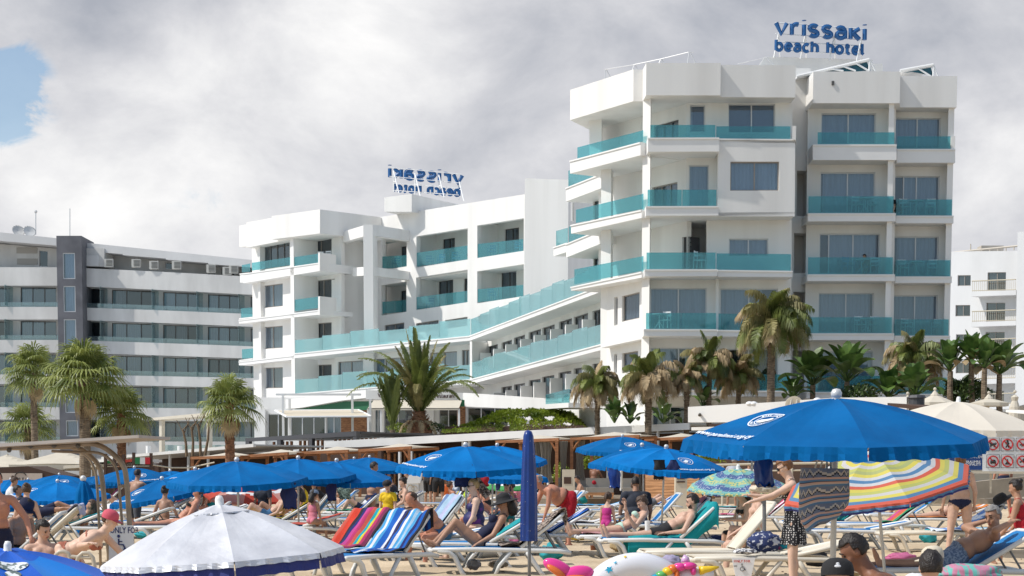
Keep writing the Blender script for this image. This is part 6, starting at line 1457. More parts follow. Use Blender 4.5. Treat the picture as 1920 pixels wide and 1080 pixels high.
# ------------------------------------------------------------------ sun loungers
M['lplastic'] = mat('lounger_plastic', (.70, .70, .68), .4, .08, 3); M['lcream'] = mat('lounger_cream', (.70, .65, .55), .45, .12, 3)
M['sling_blue'] = mat('sling_blue', (.0, .17, .46), .8, .15, 2, .2, 120); M['sling_cream'] = mat('sling_cream', (.66, .60, .49), .8, .08, 2, .1, 60)
M['sling_aqua'] = mat('sling_aqua', (.10, .35, .55), .8, .15, 2)
LST = []
def lounger(label, px, y, psi, ang, fm='lplastic', sm='sling_blue', L1=1.2, L2=.76, z=.34):
    """foot-end centre at pixel column px, distance y; psi = heading foot -> head; ang = back angle"""
    o = at(px, y, z); t = thing('sun_lounger', label, 'sun lounger', (o.x, o.y, 0), R(psi), 'sun loungers on the sand')
    W_ = .33; F = M[fm]
    b = MB()
    for s_ in (-1, 1):
        b.tube([(-.02, s_*(W_-.05), z-.02), (.0, s_*W_, z), (L1*.5, s_*W_, z+.005), (L1+.55, s_*W_, z-.02), (L1+.72, s_*W_, z-.05)], [.032, .034, .034, .034, .03], 8)
    b.tube([(-.02, -(W_-.05), z-.02), (-.05, 0, z-.01), (-.02, W_-.05, z-.02)], .034, 8); b.tube([(L1+.7, -W_, z-.04), (L1+.7, W_, z-.04)], .025, 6)
    b.build('frame', F, t, smooth=True)
    for s_ in (-1, 1):
        for pts in ([(.06, z-.01), (.22, z-.03), (.30, z-.10), (.40, .02), (.44, -.02)], [(L1+.10, z-.03), (L1+.16, z-.12), (L1+.30, .02), (L1+.34, -.02)]):
            b = MB(); b.tube([(x, s_*W_, zz) for x, zz in pts], [.034, .04, .038, .032, .03], 8) if len(pts) == 5 else b.tube([(x, s_*W_, zz) for x, zz in pts], [.036, .036, .03, .03], 8)
            b.build('leg', F, t, smooth=True)
        b = MB(); b.tube([(L1-.12, s_*W_, z-.03), (L1-.28, s_*W_, .12), (L1-.34, s_*W_, -.02)], [.032, .028, .026], 8); b.build('leg', F, t, smooth=True)
    b = MB(); b.box((L1/2+.02, 0, z+.022), (L1-.02, W_*2-.05, .022)); b.build('bed', M[sm], t)
    ca, sa = math.cos(R(ang)), math.sin(R(ang))
    Mx = Matrix.Translation((L1+.02, 0, z+.03)) @ Matrix.Rotation(-R(ang), 4, 'Y')
    b = MB(); b.box((L2/2, 0, 0), (L2-.04, W_*2-.08, .022), M=Mx); bk = b.build('backrest', M[sm], t)
    b = MB(); b.tube([Mx @ Vector(p) for p in ((.0, -W_+.02, 0), (L2-.06, -W_+.02, 0), (L2, -W_+.08, 0), (L2, W_-.08, 0), (L2-.06, W_-.02, 0), (0, W_-.02, 0))], .028, 8); b.build('back_frame', F, bk, smooth=True)
    if ang > 12:
        for s_ in (-1, 1):
            b = MB(); b.tube([Mx @ Vector((L2*.55, s_*(W_-.06), -.02)), (L1+.55, s_*(W_-.06), z-.03)], .013, 6)
            b.build('prop', M['pole_grey'] if fm == 'lplastic' else F, t)
    t['_z'] = z; LST.append(t); return t
def drape(t, label, cols_, prof=None, w_=.62, name='towel', overh=0, L1=1.2, L2=.76, ang=40, z=.34, from_=.0, to=1.0, across=False, yoff=0.0, mats=None, wr=.012, extra=0.0, side=0.0):
    """towel following the lounger profile; stripes run along it (cols_: list of materials)"""
    pts = [(0.02, z+.045), (L1, z+.048)]; ca, sa = math.cos(R(ang)), math.sin(R(ang)); top = (L1+L2*ca-.03*sa, z+.05+L2*sa)
    pts.append(top); 
    if extra: pts += [(top[0]+.05, top[1]+.01), (top[0]+.08, top[1]-extra)]
    P2 = [Vector((p[0], 0, p[1])) for p in pts]; seg = [(P2[i+1]-P2[i]).length for i in range(len(P2)-1)]; tot = sum(seg)
    def prof_at(f):
        d = f*tot
        for i, s_ in enumerate(seg):
            if d <= s_ or i == len(seg)-1: return P2[i].lerp(P2[i+1], min(1, d/s_))
            d -= s_
    nl, nw = 60, max(16, len(cols_)*2); b = MB(); vs = []; rr = random.Random(hash(label) % 1000)
    ph = sum(map(ord, label)) % 17
    for i in range(nl+1):
        f = lerp(from_, to, i/nl); p = prof_at(f)
        for j in range(nw+1):
            u = j/nw-.5; wv = wr*noise.noise(Vector((f*9+ph, u*5, 1)))*2+wr*math.sin(u*16+f*4+ph)*.6
            q = Vector((p.x+.02*math.sin(u*7+ph), u*w_+yoff+.02*math.sin(f*8+ph), p.z+wv+.012))
            if side and abs(u) > .42: q.z -= (abs(u)-.42)*side*8; q.y *= 1.0
            vs.append(q)
    k = nw+1; nf = len(cols_)
    for i in range(nl):
        for j in range(nw):
            mi = (int(j/nw*nf) if not across else int(i/nl*nf)) % nf
            b.add([], [], 0); b.f.append((i*k+j, i*k+j+1, (i+1)*k+j+1, (i+1)*k+j)); b.m.append(mi)
    b.v = [tuple(v) for v in vs]
    o = b.build(name, cols_, smooth=True); o.location = t.location; o.rotation_euler = t.rotation_euler
    sd_ = o.modifiers.new('thickness', 'SOLIDIFY'); sd_.thickness = .008
    return tag(o, label, 'towel')
def cm_(name, c, **k): return mat(name, c, .9, .15, 6, .5, 90, **k)
TW = {k: cm_('towel_'+k, c) for k, c in dict(black=(.015, .012, .02), plum=(.20, .02, .08), pink=(.45, .03, .13), yellow=(.60, .50, .02), aqua=(.0, .35, .42), coral=(.55, .09, .06), navy=(.01, .015, .13), red=(.60, .04, .015), blue=(.0, .10, .45),
      sky=(.06, .33, .62), pale=(.33, .48, .62), white=(.72, .72, .74), green=(.02, .25, .12), orange=(.60, .20, .05), teal=(.0, .30, .33), lav=(.42, .44, .62), magenta=(.5, .05, .25)).items()}
LA1 = lounger('white sun lounger with a blue sling under the woman in the black hat', 764, 25.6, 4, 30)
LA2 = lounger('nearer white sun lounger with an animal-print towel over its back', 812, 24.0, 3, 38)
drape(LA2, 'brown and cream animal-print towel draped over the back of the lounger', [M['leo']], w_=.66, ang=38, from_=.42, to=1.0, extra=.16, wr=.03)
drape(LA1, 'teal towel on the lounger of the woman in the black hat', [TW['teal']], ang=30, from_=.62, to=1.0, w_=.6)
LB1 = lounger('sun lounger under the rainbow-striped towel', 548, 22.6, 58, 41); LB2 = lounger('sun lounger under the blue-striped towel', 612, 21.6, 56, 41)
s1 = [TW[k] for k in ('black', 'plum', 'pink', 'yellow', 'aqua', 'coral', 'pink', 'magenta', 'navy', 'black', 'red', 'red', 'coral')]
drape(LB1, 'rainbow-striped towel hanging over a sun lounger back', s1, w_=.66, ang=41, from_=.30, extra=.12, wr=.02)
s2 = [TW[k] for k in ('black', 'blue', 'navy', 'sky', 'pale', 'sky', 'white', 'blue', 'black', 'navy', 'white', 'blue', 'blue', 'sky', 'white', 'sky')]
drape(LB2, 'blue-striped towel hanging over the nearer sun lounger back', s2, w_=.68, ang=41, from_=.22, extra=.25, wr=.02)
LC1 = lounger('sun lounger with a turquoise towel under the tattooed man', 1128, 27.2, 3, 42)
drape(LC1, 'turquoise towel spread along the lounger of the tattooed man', [TW['teal']], ang=42, w_=.70, from_=.18, extra=.06, wr=.025, side=.5)
LC2 = lounger('sun lounger of the woman with the red hair tie', 1085, 28.6, 3, 20); drape(LC2, 'pale pink towel under the woman with the red hair tie', [cm_('ptow', (.55, .28, .28))], ang=20, to=.4)
LD1 = lounger('cream sun lounger with its back raised beside the patterned umbrella', 1206, 23.2, 4, 50, 'lcream', 'sling_cream', L2=.82)
LD2 = lounger('cream sun lounger in front with bags on it and the reserved sign below', 1296, 21.6, 4, 12, 'lcream', 'sling_cream')
LE1 = lounger('blue sun lounger with a bare raised back behind the tattooed man', 1120, 36, 4, 48); LE2 = lounger('sun lounger with a rose and white towel', 1158, 33.8, 3, 42)
drape(LE2, 'rose towel with white lace bands over the raised lounger back', [cm_('rose', (.48, .15, .19)), cm_('lace', (.66, .62, .62)), cm_('rose2', (.48, .15, .19)), cm_('lace2', (.6, .56, .58)), cm_('rose3', (.42, .12, .17))], ang=42, from_=.52, across=True)
LF1 = lounger('blue sun lounger with the tallest raised back right of the furled umbrella', 958, 41, 5, 46); LF2 = lounger('blue sun lounger behind the man in red shorts', 938, 38, 5, 50)
LG1 = lounger('sun lounger with a blue and white striped towel, low back', 900, 29.2, 4, 30)
drape(LG1, 'navy towel with thin white stripes on the low lounger back', [TW[k] for k in ('blue', 'blue', 'white', 'navy', 'navy', 'navy', 'white', 'blue', 'lav', 'white', 'lav')], ang=30, from_=.5)
LH = lounger('sun lounger with a green, orange and pink towel behind the striped umbrella', 1560, 34.5, 4, 36)
drape(LH, 'green, orange and pink towel on the lounger behind the striped umbrella', [TW['green'], TW['green'], TW['orange'], TW['coral'], TW['magenta'], TW['orange']], ang=36, from_=.45, w_=.7, extra=.1)
LI = lounger('cream sun lounger with a blue eye-patterned towel at right', 1652, 30, 2, 33, 'lcream', 'sling_cream', L1=1.4)
M['eyetowel'] = mat('eye_print', (.10, .22, .55), .9, 0, 5, .4, 60, col2=(.62, .70, .82), contrast=(.44, .52))
drape(LI, 'white and blue eye-patterned towel over the cream lounger at right', [M['eyetowel']], ang=33, from_=.38, L1=1.4, w_=.7, extra=.05, wr=.02)
LJ = lounger('far sun lounger with a person in black beyond the striped umbrella', 1712, 52, 178, 30)
LK = lounger('bright blue sun lounger under the grey-haired man', 1616, 19.2, 3, 31)
LL_ = lounger('cream sun lounger with a lavender towel behind the steel handrails', -72, 26, 6, 42, 'lcream', 'sling_cream'); drape(LL_, 'lavender towel over the cream lounger back at left', [TW['lav']], ang=42, from_=.45, extra=.15)
LN = lounger('sun lounger with a light blue back at the right edge', 1790, 31.5, 2, 48, sm='sling_aqua'); LO = lounger('blue sun lounger with a white frame beside the boy in the dark cap', -140, 22.5, 8, 42)
LQ = lounger('sun lounger under the seated man with bowed head', 690, 27.4, 6, 10); LR_ = lounger('sun lounger under the woman in the navy swimsuit', 800, 28.6, 4, 12)
drape(LR_, 'bright patterned towel under the woman in the navy swimsuit', [mat('brightprint', (.05, .35, .45), .9, 0, 9, .3, 60, col2=(.6, .62, .2), contrast=(.45, .55))], ang=12, to=.9)
LS = lounger('sun lounger carrying the green towel, behind the towels', 610, 44, 3, 36); drape(LS, 'green and purple towel on the lounger of the reclining woman', [TW['green'], TW['green'], TW['lav'], cm_('purp', (.2, .08, .3))], ang=36)
LT = lounger('sun lounger with a lime and black towel near the patterned cloth', 720, 34, 20, 52); drape(LT, 'lime, white and black towel on the lounger behind the bowed man', [cm_('lime', (.45, .6, .02)), TW['black'], TW['white'], TW['blue'], TW['lime'] if 'lime' in TW else TW['yellow']], ang=52, from_=.5)
LU = lounger('sun lounger with a slate blue towel behind the bowed man', 700, 31, 30, 50); drape(LU, 'slate blue towel with pale stripes behind the bowed man', [TW['pale'], TW['lav'], TW['pale'], cm_('slate', (.12, .2, .38))], ang=50, from_=.55)
# rows of distant loungers
far = [(-10, 40, 35, 'white'), (70, 46, 30, None), (120, 52, 45, 'magenta'), (150, 36, 20, None), (215, 43, 25, 'white'), (262, 47, 35, 'pale'), (300, 38, 20, 'white'), (350, 50, 45, None), (405, 46, 30, None), (500, 42, 50, 'white'), (548, 47, 40, None), (560, 38, 42, 'blue'),
       (596, 52, 40, None), (680, 52, 30, 'lav'), (760, 55, 20, None), (840, 58, 15, None), (890, 50, 40, 'white'), (985, 52, 30, None), (1080, 50, 20, 'sky'), (1160, 52, 25, 'blue'), (1040, 46, 15, None), (1300, 48, 25, 'teal'), (1620, 42, 30, None)]
wh = ['leftmost', 'second', 'third', 'fourth', 'fifth', 'sixth', 'seventh', 'eighth', 'ninth', 'tenth', 'eleventh', 'twelfth', 'thirteenth', 'fourteenth', 'fifteenth', 'sixteenth', 'seventeenth', 'eighteenth', 'nineteenth', 'twentieth', 'twenty-first', 'twenty-second', 'last']
for i, (x, y, an, tw) in enumerate(far):
    t = lounger('far sun lounger %s, %s from the left among the distant' % ('with a %s towel' % {'lav': 'lavender', 'pale': 'pale blue', 'sky': 'sky blue'}.get(tw, tw) if tw else 'without a towel', wh[i]), x, y, [3, -6, 12, 0][i % 4], an)
    if tw: drape(t, '%s towel on the %s distant sun lounger from the left' % ({'lav': 'lavender', 'pale': 'pale blue', 'sky': 'sky blue'}.get(tw, tw), wh[i]), [TW[tw], TW[tw], TW['white' if i % 2 else tw]], ang=an, from_=.3*(i % 3))
# ------------------------------------------------------------------ single things in front
# beach bag on the big umbrella pole
M['bag'] = mat('woven_bag', (.17, .19, .25), .95, .1, 4, .3, 60)
BM = [M['bag'], mat('bag_cream', (.50, .44, .38), .95), mat('bag_blue', (.10, .19, .30), .95), mat('bag_rust', (.55, .34, .27), .95), mat('bag_dark', (.03, .03, .04), .95)]
t = thing('beach_bag', 'woven beach bag with zigzag bands hanging on the umbrella pole', 'bag'); y = 13.25; b = MB(); n, k = 96, 84; vs = []
c0 = P(1547, 878, y); c1 = P(1543, 981, y)
for i in range(k+1):
    f = i/k; c = c0.lerp(c1, f); w_ = (.185+.01*math.sin(f*3))*(1-.25*max(0, f-.75)/.25*1.3); d_ = .075*(1-.3*f)
    for j in range(n):
        a = 2*math.pi*j/n; co, si = math.cos(a), math.sin(a); x = w_*math.copysign(abs(co)**.6, co); yy = d_*math.copysign(abs(si)**.7, si)
        vs.append(c+Vector((x, yy+.012*math.sin(f*9+a*2), .03*math.cos(a*1)*(1 if f < .1 else 1)-.035*(co)*f*0+.012*math.sin(a*3)*f + (-.07*co*(.5-f) if True else 0))))
fs = []; ms = []
for i in range(k):
    for j in range(n):
        fs.append((i*n+j, (i+1)*n+j, (i+1)*n+(j+1) % n, i*n+(j+1) % n)); f = i/k
        zz = abs(((j/n*16) % 1)-.5)*2; row = f*6.2; fr = row % 1; kk = int(row)
        if kk % 2 == 0: mi = 1 if abs(fr-.22-.5*zz) < .13 else (4 if abs(fr-.42-.5*zz) < .1 else 0)
        else: mi = 3 if fr < .22 else (2 if fr < .42 else (4 if fr < .52 else (3 if fr < .7 else (1 if fr < .78 else 2))))
        ms.append(mi)
b.v = [tuple(v) for v in vs]; b.f = fs+[tuple(k*n+j for j in range(n))]; b.m = ms+[0]; b.build('body', BM, t, smooth=True)
for dx_ in (-.09, -.05):
    b = MB(); b.tube([c0+Vector((dx_, -.06, -.01)), c0+Vector((dx_+.03, -.05, .10)), P(1560, 855, 13.35)], .008, 6); b.build('handle', M['creamdark'], t)
for dx_ in (.02, .05): b = MB(); b.tube([c0+Vector((dx_, .03, -.01)), c0+Vector((dx_+.0, .04, .08)), P(1562, 852, 13.42)], .008, 6); b.build('handle', M['creamdark'], t)
# unicorn swim ring
M['vinyl'] = mat('white_vinyl', (.74, .74, .78), .18, .03, 3); M['vpink'] = mat('pink_vinyl', (.72, .05, .28), .18); M['vyel'] = mat('yellow_vinyl', (.75, .50, .02), .2); M['vor'] = mat('orange_vinyl', (.70, .16, .03), .2); M['vblue'] = mat('blue_vinyl', (.02, .32, .50), .2); M['vpur'] = mat('purple_vinyl', (.35, .10, .42), .2); M['vgrn'] = mat('green_vinyl', (.12, .42, .12), .2); M['vlil'] = mat('lilac_vinyl', (.62, .42, .62), .2)
t = thing('swim_ring', 'inflatable white swim ring with stars, pink wings, rainbow mane and golden horn', 'swim ring'); y = 12.6; s = y/FPX; c = P(1192, 1150, y)
b = MB(); Rm, rt = 86*s, 30*s; n, k = 64, 20; vs = []
for i in range(n):
    a = 2*math.pi*i/n
    for j in range(k):
        q = 2*math.pi*j/k; rr = Rm+rt*math.cos(q)*(1+.012*math.sin(a*30)*max(0, -math.cos(q))); vs.append(c+Vector((rr*math.cos(a), rt*math.sin(q)*1.0-.35*rr*math.sin(a)*.6, rr*math.sin(a))))
b.add(vs, [(i*k+j, ((i+1) % n)*k+j, ((i+1) % n)*k+(j+1) % k, i*k+(j+1) % k) for i in range(n) for j in range(k)]); b.build('ring', M['vinyl'], t, smooth=True)
def ringpt(a, q, off=1.02):
    a, q = R(a), R(q); rr = Rm+rt*off*math.cos(q); return c+Vector((rr*math.cos(a), rt*off*math.sin(q)-.35*rr*math.sin(a)*.6, rr*math.sin(a)))
for i, (a, q, sz, m_) in enumerate(((122, -62, 8.5, 'vblue'), (113, -48, 4, 'vblue'), (121, -100, 7, 'vyel'), (139, -85, 3.6, 'vyel'), (135, -120, 8.5, 'vpur'), (102, -35, 4, 'vyel'), (150, -70, 4, 'vpink'))):
    b = MB(); e = .5; o = ringpt(a, q); ua = (ringpt(a+2, q)-ringpt(a-2, q)).normalized(); uq = (ringpt(a, q+4)-ringpt(a, q-4)).normalized(); nn = ua.cross(uq).normalized()
    if nn.y > 0: nn = -nn
    vs = [o+nn*.004]+[o+nn*.003+(ua*math.cos(R(w_*36+20))+uq*math.sin(R(w_*36+20)))*sz*s*(1 if w_ % 2 == 0 else .45) for w_ in range(10)]
    b.add(vs, [(0, w_+1, (w_+1) % 10+1) for w_ in range(10)]); b.build('star', M[m_], t)
for cx, cy, rx, rz, rot in ((1046, 1064, 30, 14, 25), (1080, 1078, 34, 17, -12)):
    b = MB(); b.ball(P(cx, cy, y-.1), (rx*s, .05, rz*s), 20, 12, M=Euler((0, R(rot), 0)).to_matrix()); w__ = b.build('wing', M['vpink'], t, smooth=True)
    b = MB(); b.ball(P(cx-2, cy+8, y-.14), (rx*s*.75, .045, rz*s*.5), 18, 10, M=Euler((0, R(rot+10), 0)).to_matrix()); b.build('wing_trim', M['vor'], w__, smooth=True)
b = MB(); b.ball(P(1298, 1082, y-.1), (36*s, .07, 20*s), 20, 12); b.ball(P(1325, 1076, y-.12), (14*s, .05, 12*s), 16, 10); b.build('head', M['vinyl'], t, smooth=True)
b = MB(); b.tube([P(1312, 1070, y-.15), P(1322, 1068, y-.16), P(1334, 1066, y-.17), P(1348, 1063, y-.18)], [9*s, 7*s, 5*s, 1.5*s], 12); b.build('horn', M['vyel'], t, smooth=True)
b = MB(); b.tube([P(1285, 1054, y-.1), P(1285, 1046, y-.1), P(1283, 1040, y-.1)], [9*s, 7*s, 1*s], 12); b.build('ear', M['vlil'], t, smooth=True)
for i, (cx, cy, rx, rz, m_) in enumerate(((1240, 1078, 12, 8, 'vgrn'), (1252, 1071, 11, 8, 'vyel'), (1262, 1066, 11, 8, 'vor'), (1274, 1063, 13, 8, 'vpink'), (1292, 1061, 15, 7, 'vpink'), (1230, 1084, 10, 8, 'vblue'), (1269, 1078, 5, 14, 'vor'), (1300, 1070, 6, 9, 'vpink'))):
    b = MB(); b.ball(P(cx, cy, y-.17), (rx*s, .05, rz*s), 14, 10); b.build('mane_tuft', M[m_], t, smooth=True)
# reserved sign and things on the cream lounger
b = MB(); Q = Plane((1372, 1060, 21.0), (1412, 1060, 21.0)); q = [(1372, 1046), (1416, 1046), (1408, 1084), (1380, 1084)]; b.ext([Q.pt(*p) for p in q], [Q.pt(*p, .02) for p in q])
sg = tag(b.build('reserved_sign', M['white']), 'small white board under the cream lounger reading ONLY FOR with a wheelchair symbol', 'sign')
b = MB(); vs, fs = text_geo('ONLY FOR', .045, .001, 0, 1, 1); xm = max(v.x for v in vs); o = Q.pt(1391, 1054.5, -.006); b.add([o+Vector((v.x/xm*.105, 0, v.y)) for v in vs], fs); b.build('lettering', M['red'], sg)
b = MB(); wheelchair(b, Q.pt(1391, 1070, -.008), .085); vs, fs = text_geo('045', .03, .0005, 0, 1, 1); o = Q.pt(1379, 1063, -.006); b.add([o+Vector((v.x, 0, v.y)) for v in vs], fs); b.build('wheelchair_symbol', M['black'], sg)
def lump(name, label, cat, px, py, y, rx, ry, rz, m, seed=0, amp=.25):
    b = MB(); c = P(px, py, y); vs = []; n, k = 28, 16
    for i in range(k+1):
        a = math.pi*i/k
        for j in range(n):
            q = 2*math.pi*j/n; d = Vector((math.sin(a)*math.cos(q), math.sin(a)*math.sin(q), math.cos(a))); f = 1+amp*noise.noise(d*2.2+Vector((seed, 0, 0)))+amp*.5*noise.noise(d*5+Vector((seed, 3, 0)))
            vs.append(c+Vector((d.x*rx*f, d.y*ry*f, d.z*rz*f)))
    b.add(vs, [(i*n+j, (i+1)*n+j, (i+1)*n+(j+1) % n, i*n+(j+1) % n) for i in range(k) for j in range(n)]); return tag(b.build(name, m, smooth=True), label, cat)
M['navyprint'] = mat('navy_print', (.02, .035, .12), .9, 0, 16, .4, 40, col2=(.55, .57, .62), contrast=(.55, .6))
M['bwprint'] = mat('bw_print', (.07, .07, .09), .9, 0, 22, .3, 40, col2=(.7, .7, .7), contrast=(.47, .52))
lump('bag', 'bulging navy bag with white squiggles on the cream lounger', 'bag', 1433, 1016, 21.6, .21, .18, .13, M['navyprint'], 1)
lump('towel', 'crumpled black and white cloth beside the navy bag', 'towel', 1397, 1034, 21.4, .16, .12, .035, M['bwprint'], 2); lump('towel', 'crumpled turquoise and pink towel right of the navy bag', 'towel', 1468, 1020, 21.7, .16, .13, .07, mat('crumple', (.0, .28, .40), .9, 0, 5, .4, 40, col2=(.45, .04, .2), contrast=(.5, .6)), 3)
lump('towel', 'small lilac cloth behind the swim ring', 'towel', 1257, 1052, 19.5, .12, .1, .07, mat('lilac', (.40, .36, .52), .9, .3, 9, .4, 30), 4)
lump('bag', 'black pouch beside the woman in the black hat', 'bag', 947, 1021, 24.2, .10, .08, .045, M['black_cloth'], 5, .1); lump('towel', 'bright patterned cloth on the foot of the nearer lounger', 'towel', 880, 1030, 24, .22, .16, .04, mat('bright2', (.02, .25, .38), .9, 0, 14, .4, 40, col2=(.6, .55, .05), contrast=(.47, .53)), 6)
lump('bag', 'grey plastic bag under the nearer lounger', 'bag', 888, 1058, 24.3, .10, .1, .08, mat('plasticbag', (.35, .32, .34), .3, .2, 6), 7); lump('stone', 'pale stone weight under the animal-print lounger', 'stone', 934, 1058, 24.5, .14, .12, .06, mat('stone', (.38, .30, .22), .9, .3, 6, .5, 20), 8)
lump('bag', 'pink and turquoise bag behind the lying couple', 'bag', 1330, 968, 31, .14, .12, .16, mat('pinkb', (.55, .5, .45), .8, .3, 4), 9)
for i, (x, m_) in enumerate(((1112, 'trunk_red'), (1121, 'trunk_red'))):
    b = MB(); o = G(x, 1033); b.lathe([(0, 0), (.045, 0), (.05, .08), (.05, .1), (0, .1)], 12, (o.x, o.y, 0)); b.tube([(o.x, o.y, .1), (o.x+.01, o.y, .19)], .004, 5)
    tag(b.build('drink_cup', mat('iced_coffee', (.20, .07, .03), .2)), ['left iced coffee cup standing on the sand by the lounger', 'right iced coffee cup standing on the sand by the lounger'][i], 'cup')
for i, (x, y_, m_) in enumerate(((1420, 1074, 'navy_cloth'), (1438, 1076, 'creamdark'))):
    o = G(x, y_+4, 0); b = MB(); b.ball((o.x, o.y, .03), (.11, .05, .03), 14, 8, M=Euler((0, 0, R(30*(-1)**i))).to_matrix()); tag(b.build('sandal', M[m_], smooth=True), ['navy sandal on the sand under the cream lounger', 'cream sandal on the sand under the cream lounger'][i], 'sandal')
# white play house and things around the far people
t = thing('white_kiosk', 'white gabled box with round holes standing before the dim bar', 'box'); Q = Plane((762, 920, 66), (790, 920, 66)); 
ext('body', Q, [(762, 906), (785, 906), (785, 944), (762, 944)], 0, .9, 'white_paint', t); ext('roof', Q, [(761, 907), (768, 888), (791, 887), (788, 906)], -.05, .9, 'white_paint', t); ext('side', Q, [(785.5, 906), (793, 900), (793, 940), (785.5, 944)], .1, .8, 'plaster2', t)
for x, r_ in ((770, .14), (777, .11)): b = MB(); b.lathe([(r_*.8, 0), (r_, .02), (r_, .04)], 16, M=Matrix.Translation(Q.pt(x, 916, -.01)) @ Matrix.Rotation(R(90), 4, 'X')); b.build('round_hole', M['creamdark'], t)
t = tag(lump('toy_rack', 'orange and lime inflatable toy held up behind the people in black', 'toy', 838, 920, 62, .22, .1, .25, mat('toy_orange', (.6, .12, .02), .4), 3, .15))
lump('beach_ball', 'pale grey ball on the sand near the people in black', 'ball', 840, 937, 58, .19, .19, .19, M['plaster2'], 1, .0)
# handrails in the foreground left
M['rail_cream'] = mat('rail_cream', (.55, .48, .38), .4, .1, 3)
hr = thing('handrail_gate', 'cream tubular handrails with two hooped ends in front of the bending woman', 'handrail'); y = 17.5
for pts in ([(105, 1048), (105, 1040), (111, 1035), (120, 1034), (128, 1038), (131, 1046), (132, 1080)], [(143, 1062), (146, 1045), (155, 1037), (166, 1037), (174, 1046), (177, 1060), (178, 1085)]):
    b = MB(); b.tube([P(a, c_, y) for a, c_ in pts], .022, 10); b.build('hoop', M['rail_cream'], hr, smooth=True)
b = MB(); b.tube([P(128, 1043, y), P(170, 1046, y)], .018, 8); b.build('rail', M['rail_cream'], hr)
# phone-side table, hat on towel
t = thing('straw_hat', 'dark brimmed hat lying on the eye-patterned towel', 'hat'); b = MB(); Mx = Matrix.Translation(P(1878, 940, 29.9)) @ Euler((0, R(-35), 0)).to_matrix().to_4x4()
b.lathe([(.24, 0), (.13, .015), (.125, .08), (.10, .125), (.05, .14), (0, .14)], 22, M=Mx); b.build('hat', M['black_cloth'], t, smooth=True)
# seaweed scraps, footprints stones on the sand
b = MB(); r = random.Random(4)
for i in range(260):
    y = r.uniform(17, 60); x = r.uniform(-.3, .3)*y; z = sand_z(x, y); b.ball((x, y, z+.004), (r.uniform(.01, .035), r.uniform(.01, .03), .010), 6, 4)
tag(b.build('sand_debris', mat('debris', (.16, .12, .09), .9)), kind='stuff')
# balcony furniture
_bc = {}
def bchair(px, py, y, rz, m, label, tab=False):
    key = (m, tab)
    o = P(px, py, y)
    if key not in _bc:
        b = MB()
        if tab: b.lathe([(0, .7), (.36, .7), (.36, .73), (0, .74)], 14); b.tube([(0, 0, .7), (0, 0, .3)], .03, 6); [b.tube([(0, 0, .35), (.28*math.cos(a), .28*math.sin(a), 0)], .02, 5) for a in (.5, 2.6, 4.7)]
        else:
            b.box((0, 0, .42), (.46, .46, .03)); b.box((0, .22, .66), (.42, .03, .10)); b.box((0, .22, .82), (.42, .03, .08))
            for sx in (-1, 1): b.tube([(sx*.22, -.2, 0), (sx*.22, -.2, .64), (sx*.22, .2, .66)], .02, 5); b.tube([(sx*.2, .25, 0), (sx*.2, .21, .88)], .02, 5)
        ob = b.build('balcony_table' if tab else 'balcony_chair', M[m]); _bc[key] = ob
    else: ob = _bc[key].copy(); COL.objects.link(ob)
    ob.location = o; ob.rotation_euler = (0, 0, R(rz)); return tag(ob, label, 'table' if tab else 'chair', 'balcony tables' if tab else 'balcony chairs')
n5 = y5+.75; n6 = y6+.7
BL = [(1608, 399.5, n5, 20, 'chair_white', 'fourth floor', 'wide', 'left'), (1637, 399.5, n5, -30, 'chair_white', 'fourth floor', 'wide', 'right'), (1696, 404, n6, 10, 'chair_white', 'fourth floor', 'corner', 'left'), (1745, 404, n6, -20, 'chair_white', 'fourth floor', 'corner', 'right'),
      (1590, 514, n5, 30, 'chair_blue', 'third floor', 'wide', 'left'), (1640, 514, n5, -10, 'chair_white', 'third floor', 'wide', 'right'), (1693, 518, n6, 10, 'chair_white', 'third floor', 'corner', 'left'), (1748, 518, n6, -20, 'chair_white', 'third floor', 'corner', 'right'),
      (1612, 624.5, n5, 10, 'chair_white', 'second floor', 'wide', 'left'), (1638, 624.5, n5, -20, 'chair_white', 'second floor', 'wide', 'right'), (1700, 629, n6, 20, 'chair_white', 'second floor', 'corner', 'left'), (1756, 629, n6, -30, 'chair_white', 'second floor', 'corner', 'right')]
for x, y_, d, rz, m_, fl_, wh_, sd_ in BL: bchair(x, y_, d, rz, m_, '%s plastic chair, %s one on the %s balcony, %s of the right-hand block' % ('blue' if 'blue' in m_ else 'white', sd_, wh_, fl_))
for x, y_, d, fl_ in ((1622, 399.5, n5, 'fourth floor, wide'), (1615, 514, n5, 'third floor, wide'), (1718, 518, n6, 'third floor, corner'), (1625, 624.5, n5, 'second floor, wide'), (1717, 404, n6, 'fourth floor, corner')): bchair(x, y_, d, 0, 'chair_white', 'small round white table on the %s balcony of the right-hand block' % fl_, True)
bchair(1247, 616.5, yC+.7, -30, 'chair_white', 'white plastic chair alone behind turquoise glass at the front corner room'); bchair(1236, 616.5, yC+.8, 0, 'chair_white', 'small white table beside the lone chair at the front corner room', True)
bchair(1312, 504, yC+.7, 60, 'chair_white', 'white chair in the deep corner loggia with wall lamps')
for i, (x, y_, t_) in enumerate(((789, 501.5, .9), (812, 499, .8), (838, 495, .9), (726, 505, .9), (956, 476, .9), (905, 483, .9), (905, 565, .9), (790, 581, .9), (755, 586, 1))):
    p = LF.pt(x, y_, t_); ob = bchair(x, y_, p.y, 20*(-1)**i, 'chair_blue', 'bright blue chair on the long wing, ' + ['top floor beside the second pillar', 'top floor left of the seated guest', 'top floor nearest the seated guest', 'top floor first bay', 'top floor last bay beside the tower', 'top floor last bay at its left end', 'middle floor last bay', 'middle floor second bay', 'middle floor first bay'][i]); ob.location = Vector((p.x, p.y, ob.location.z))
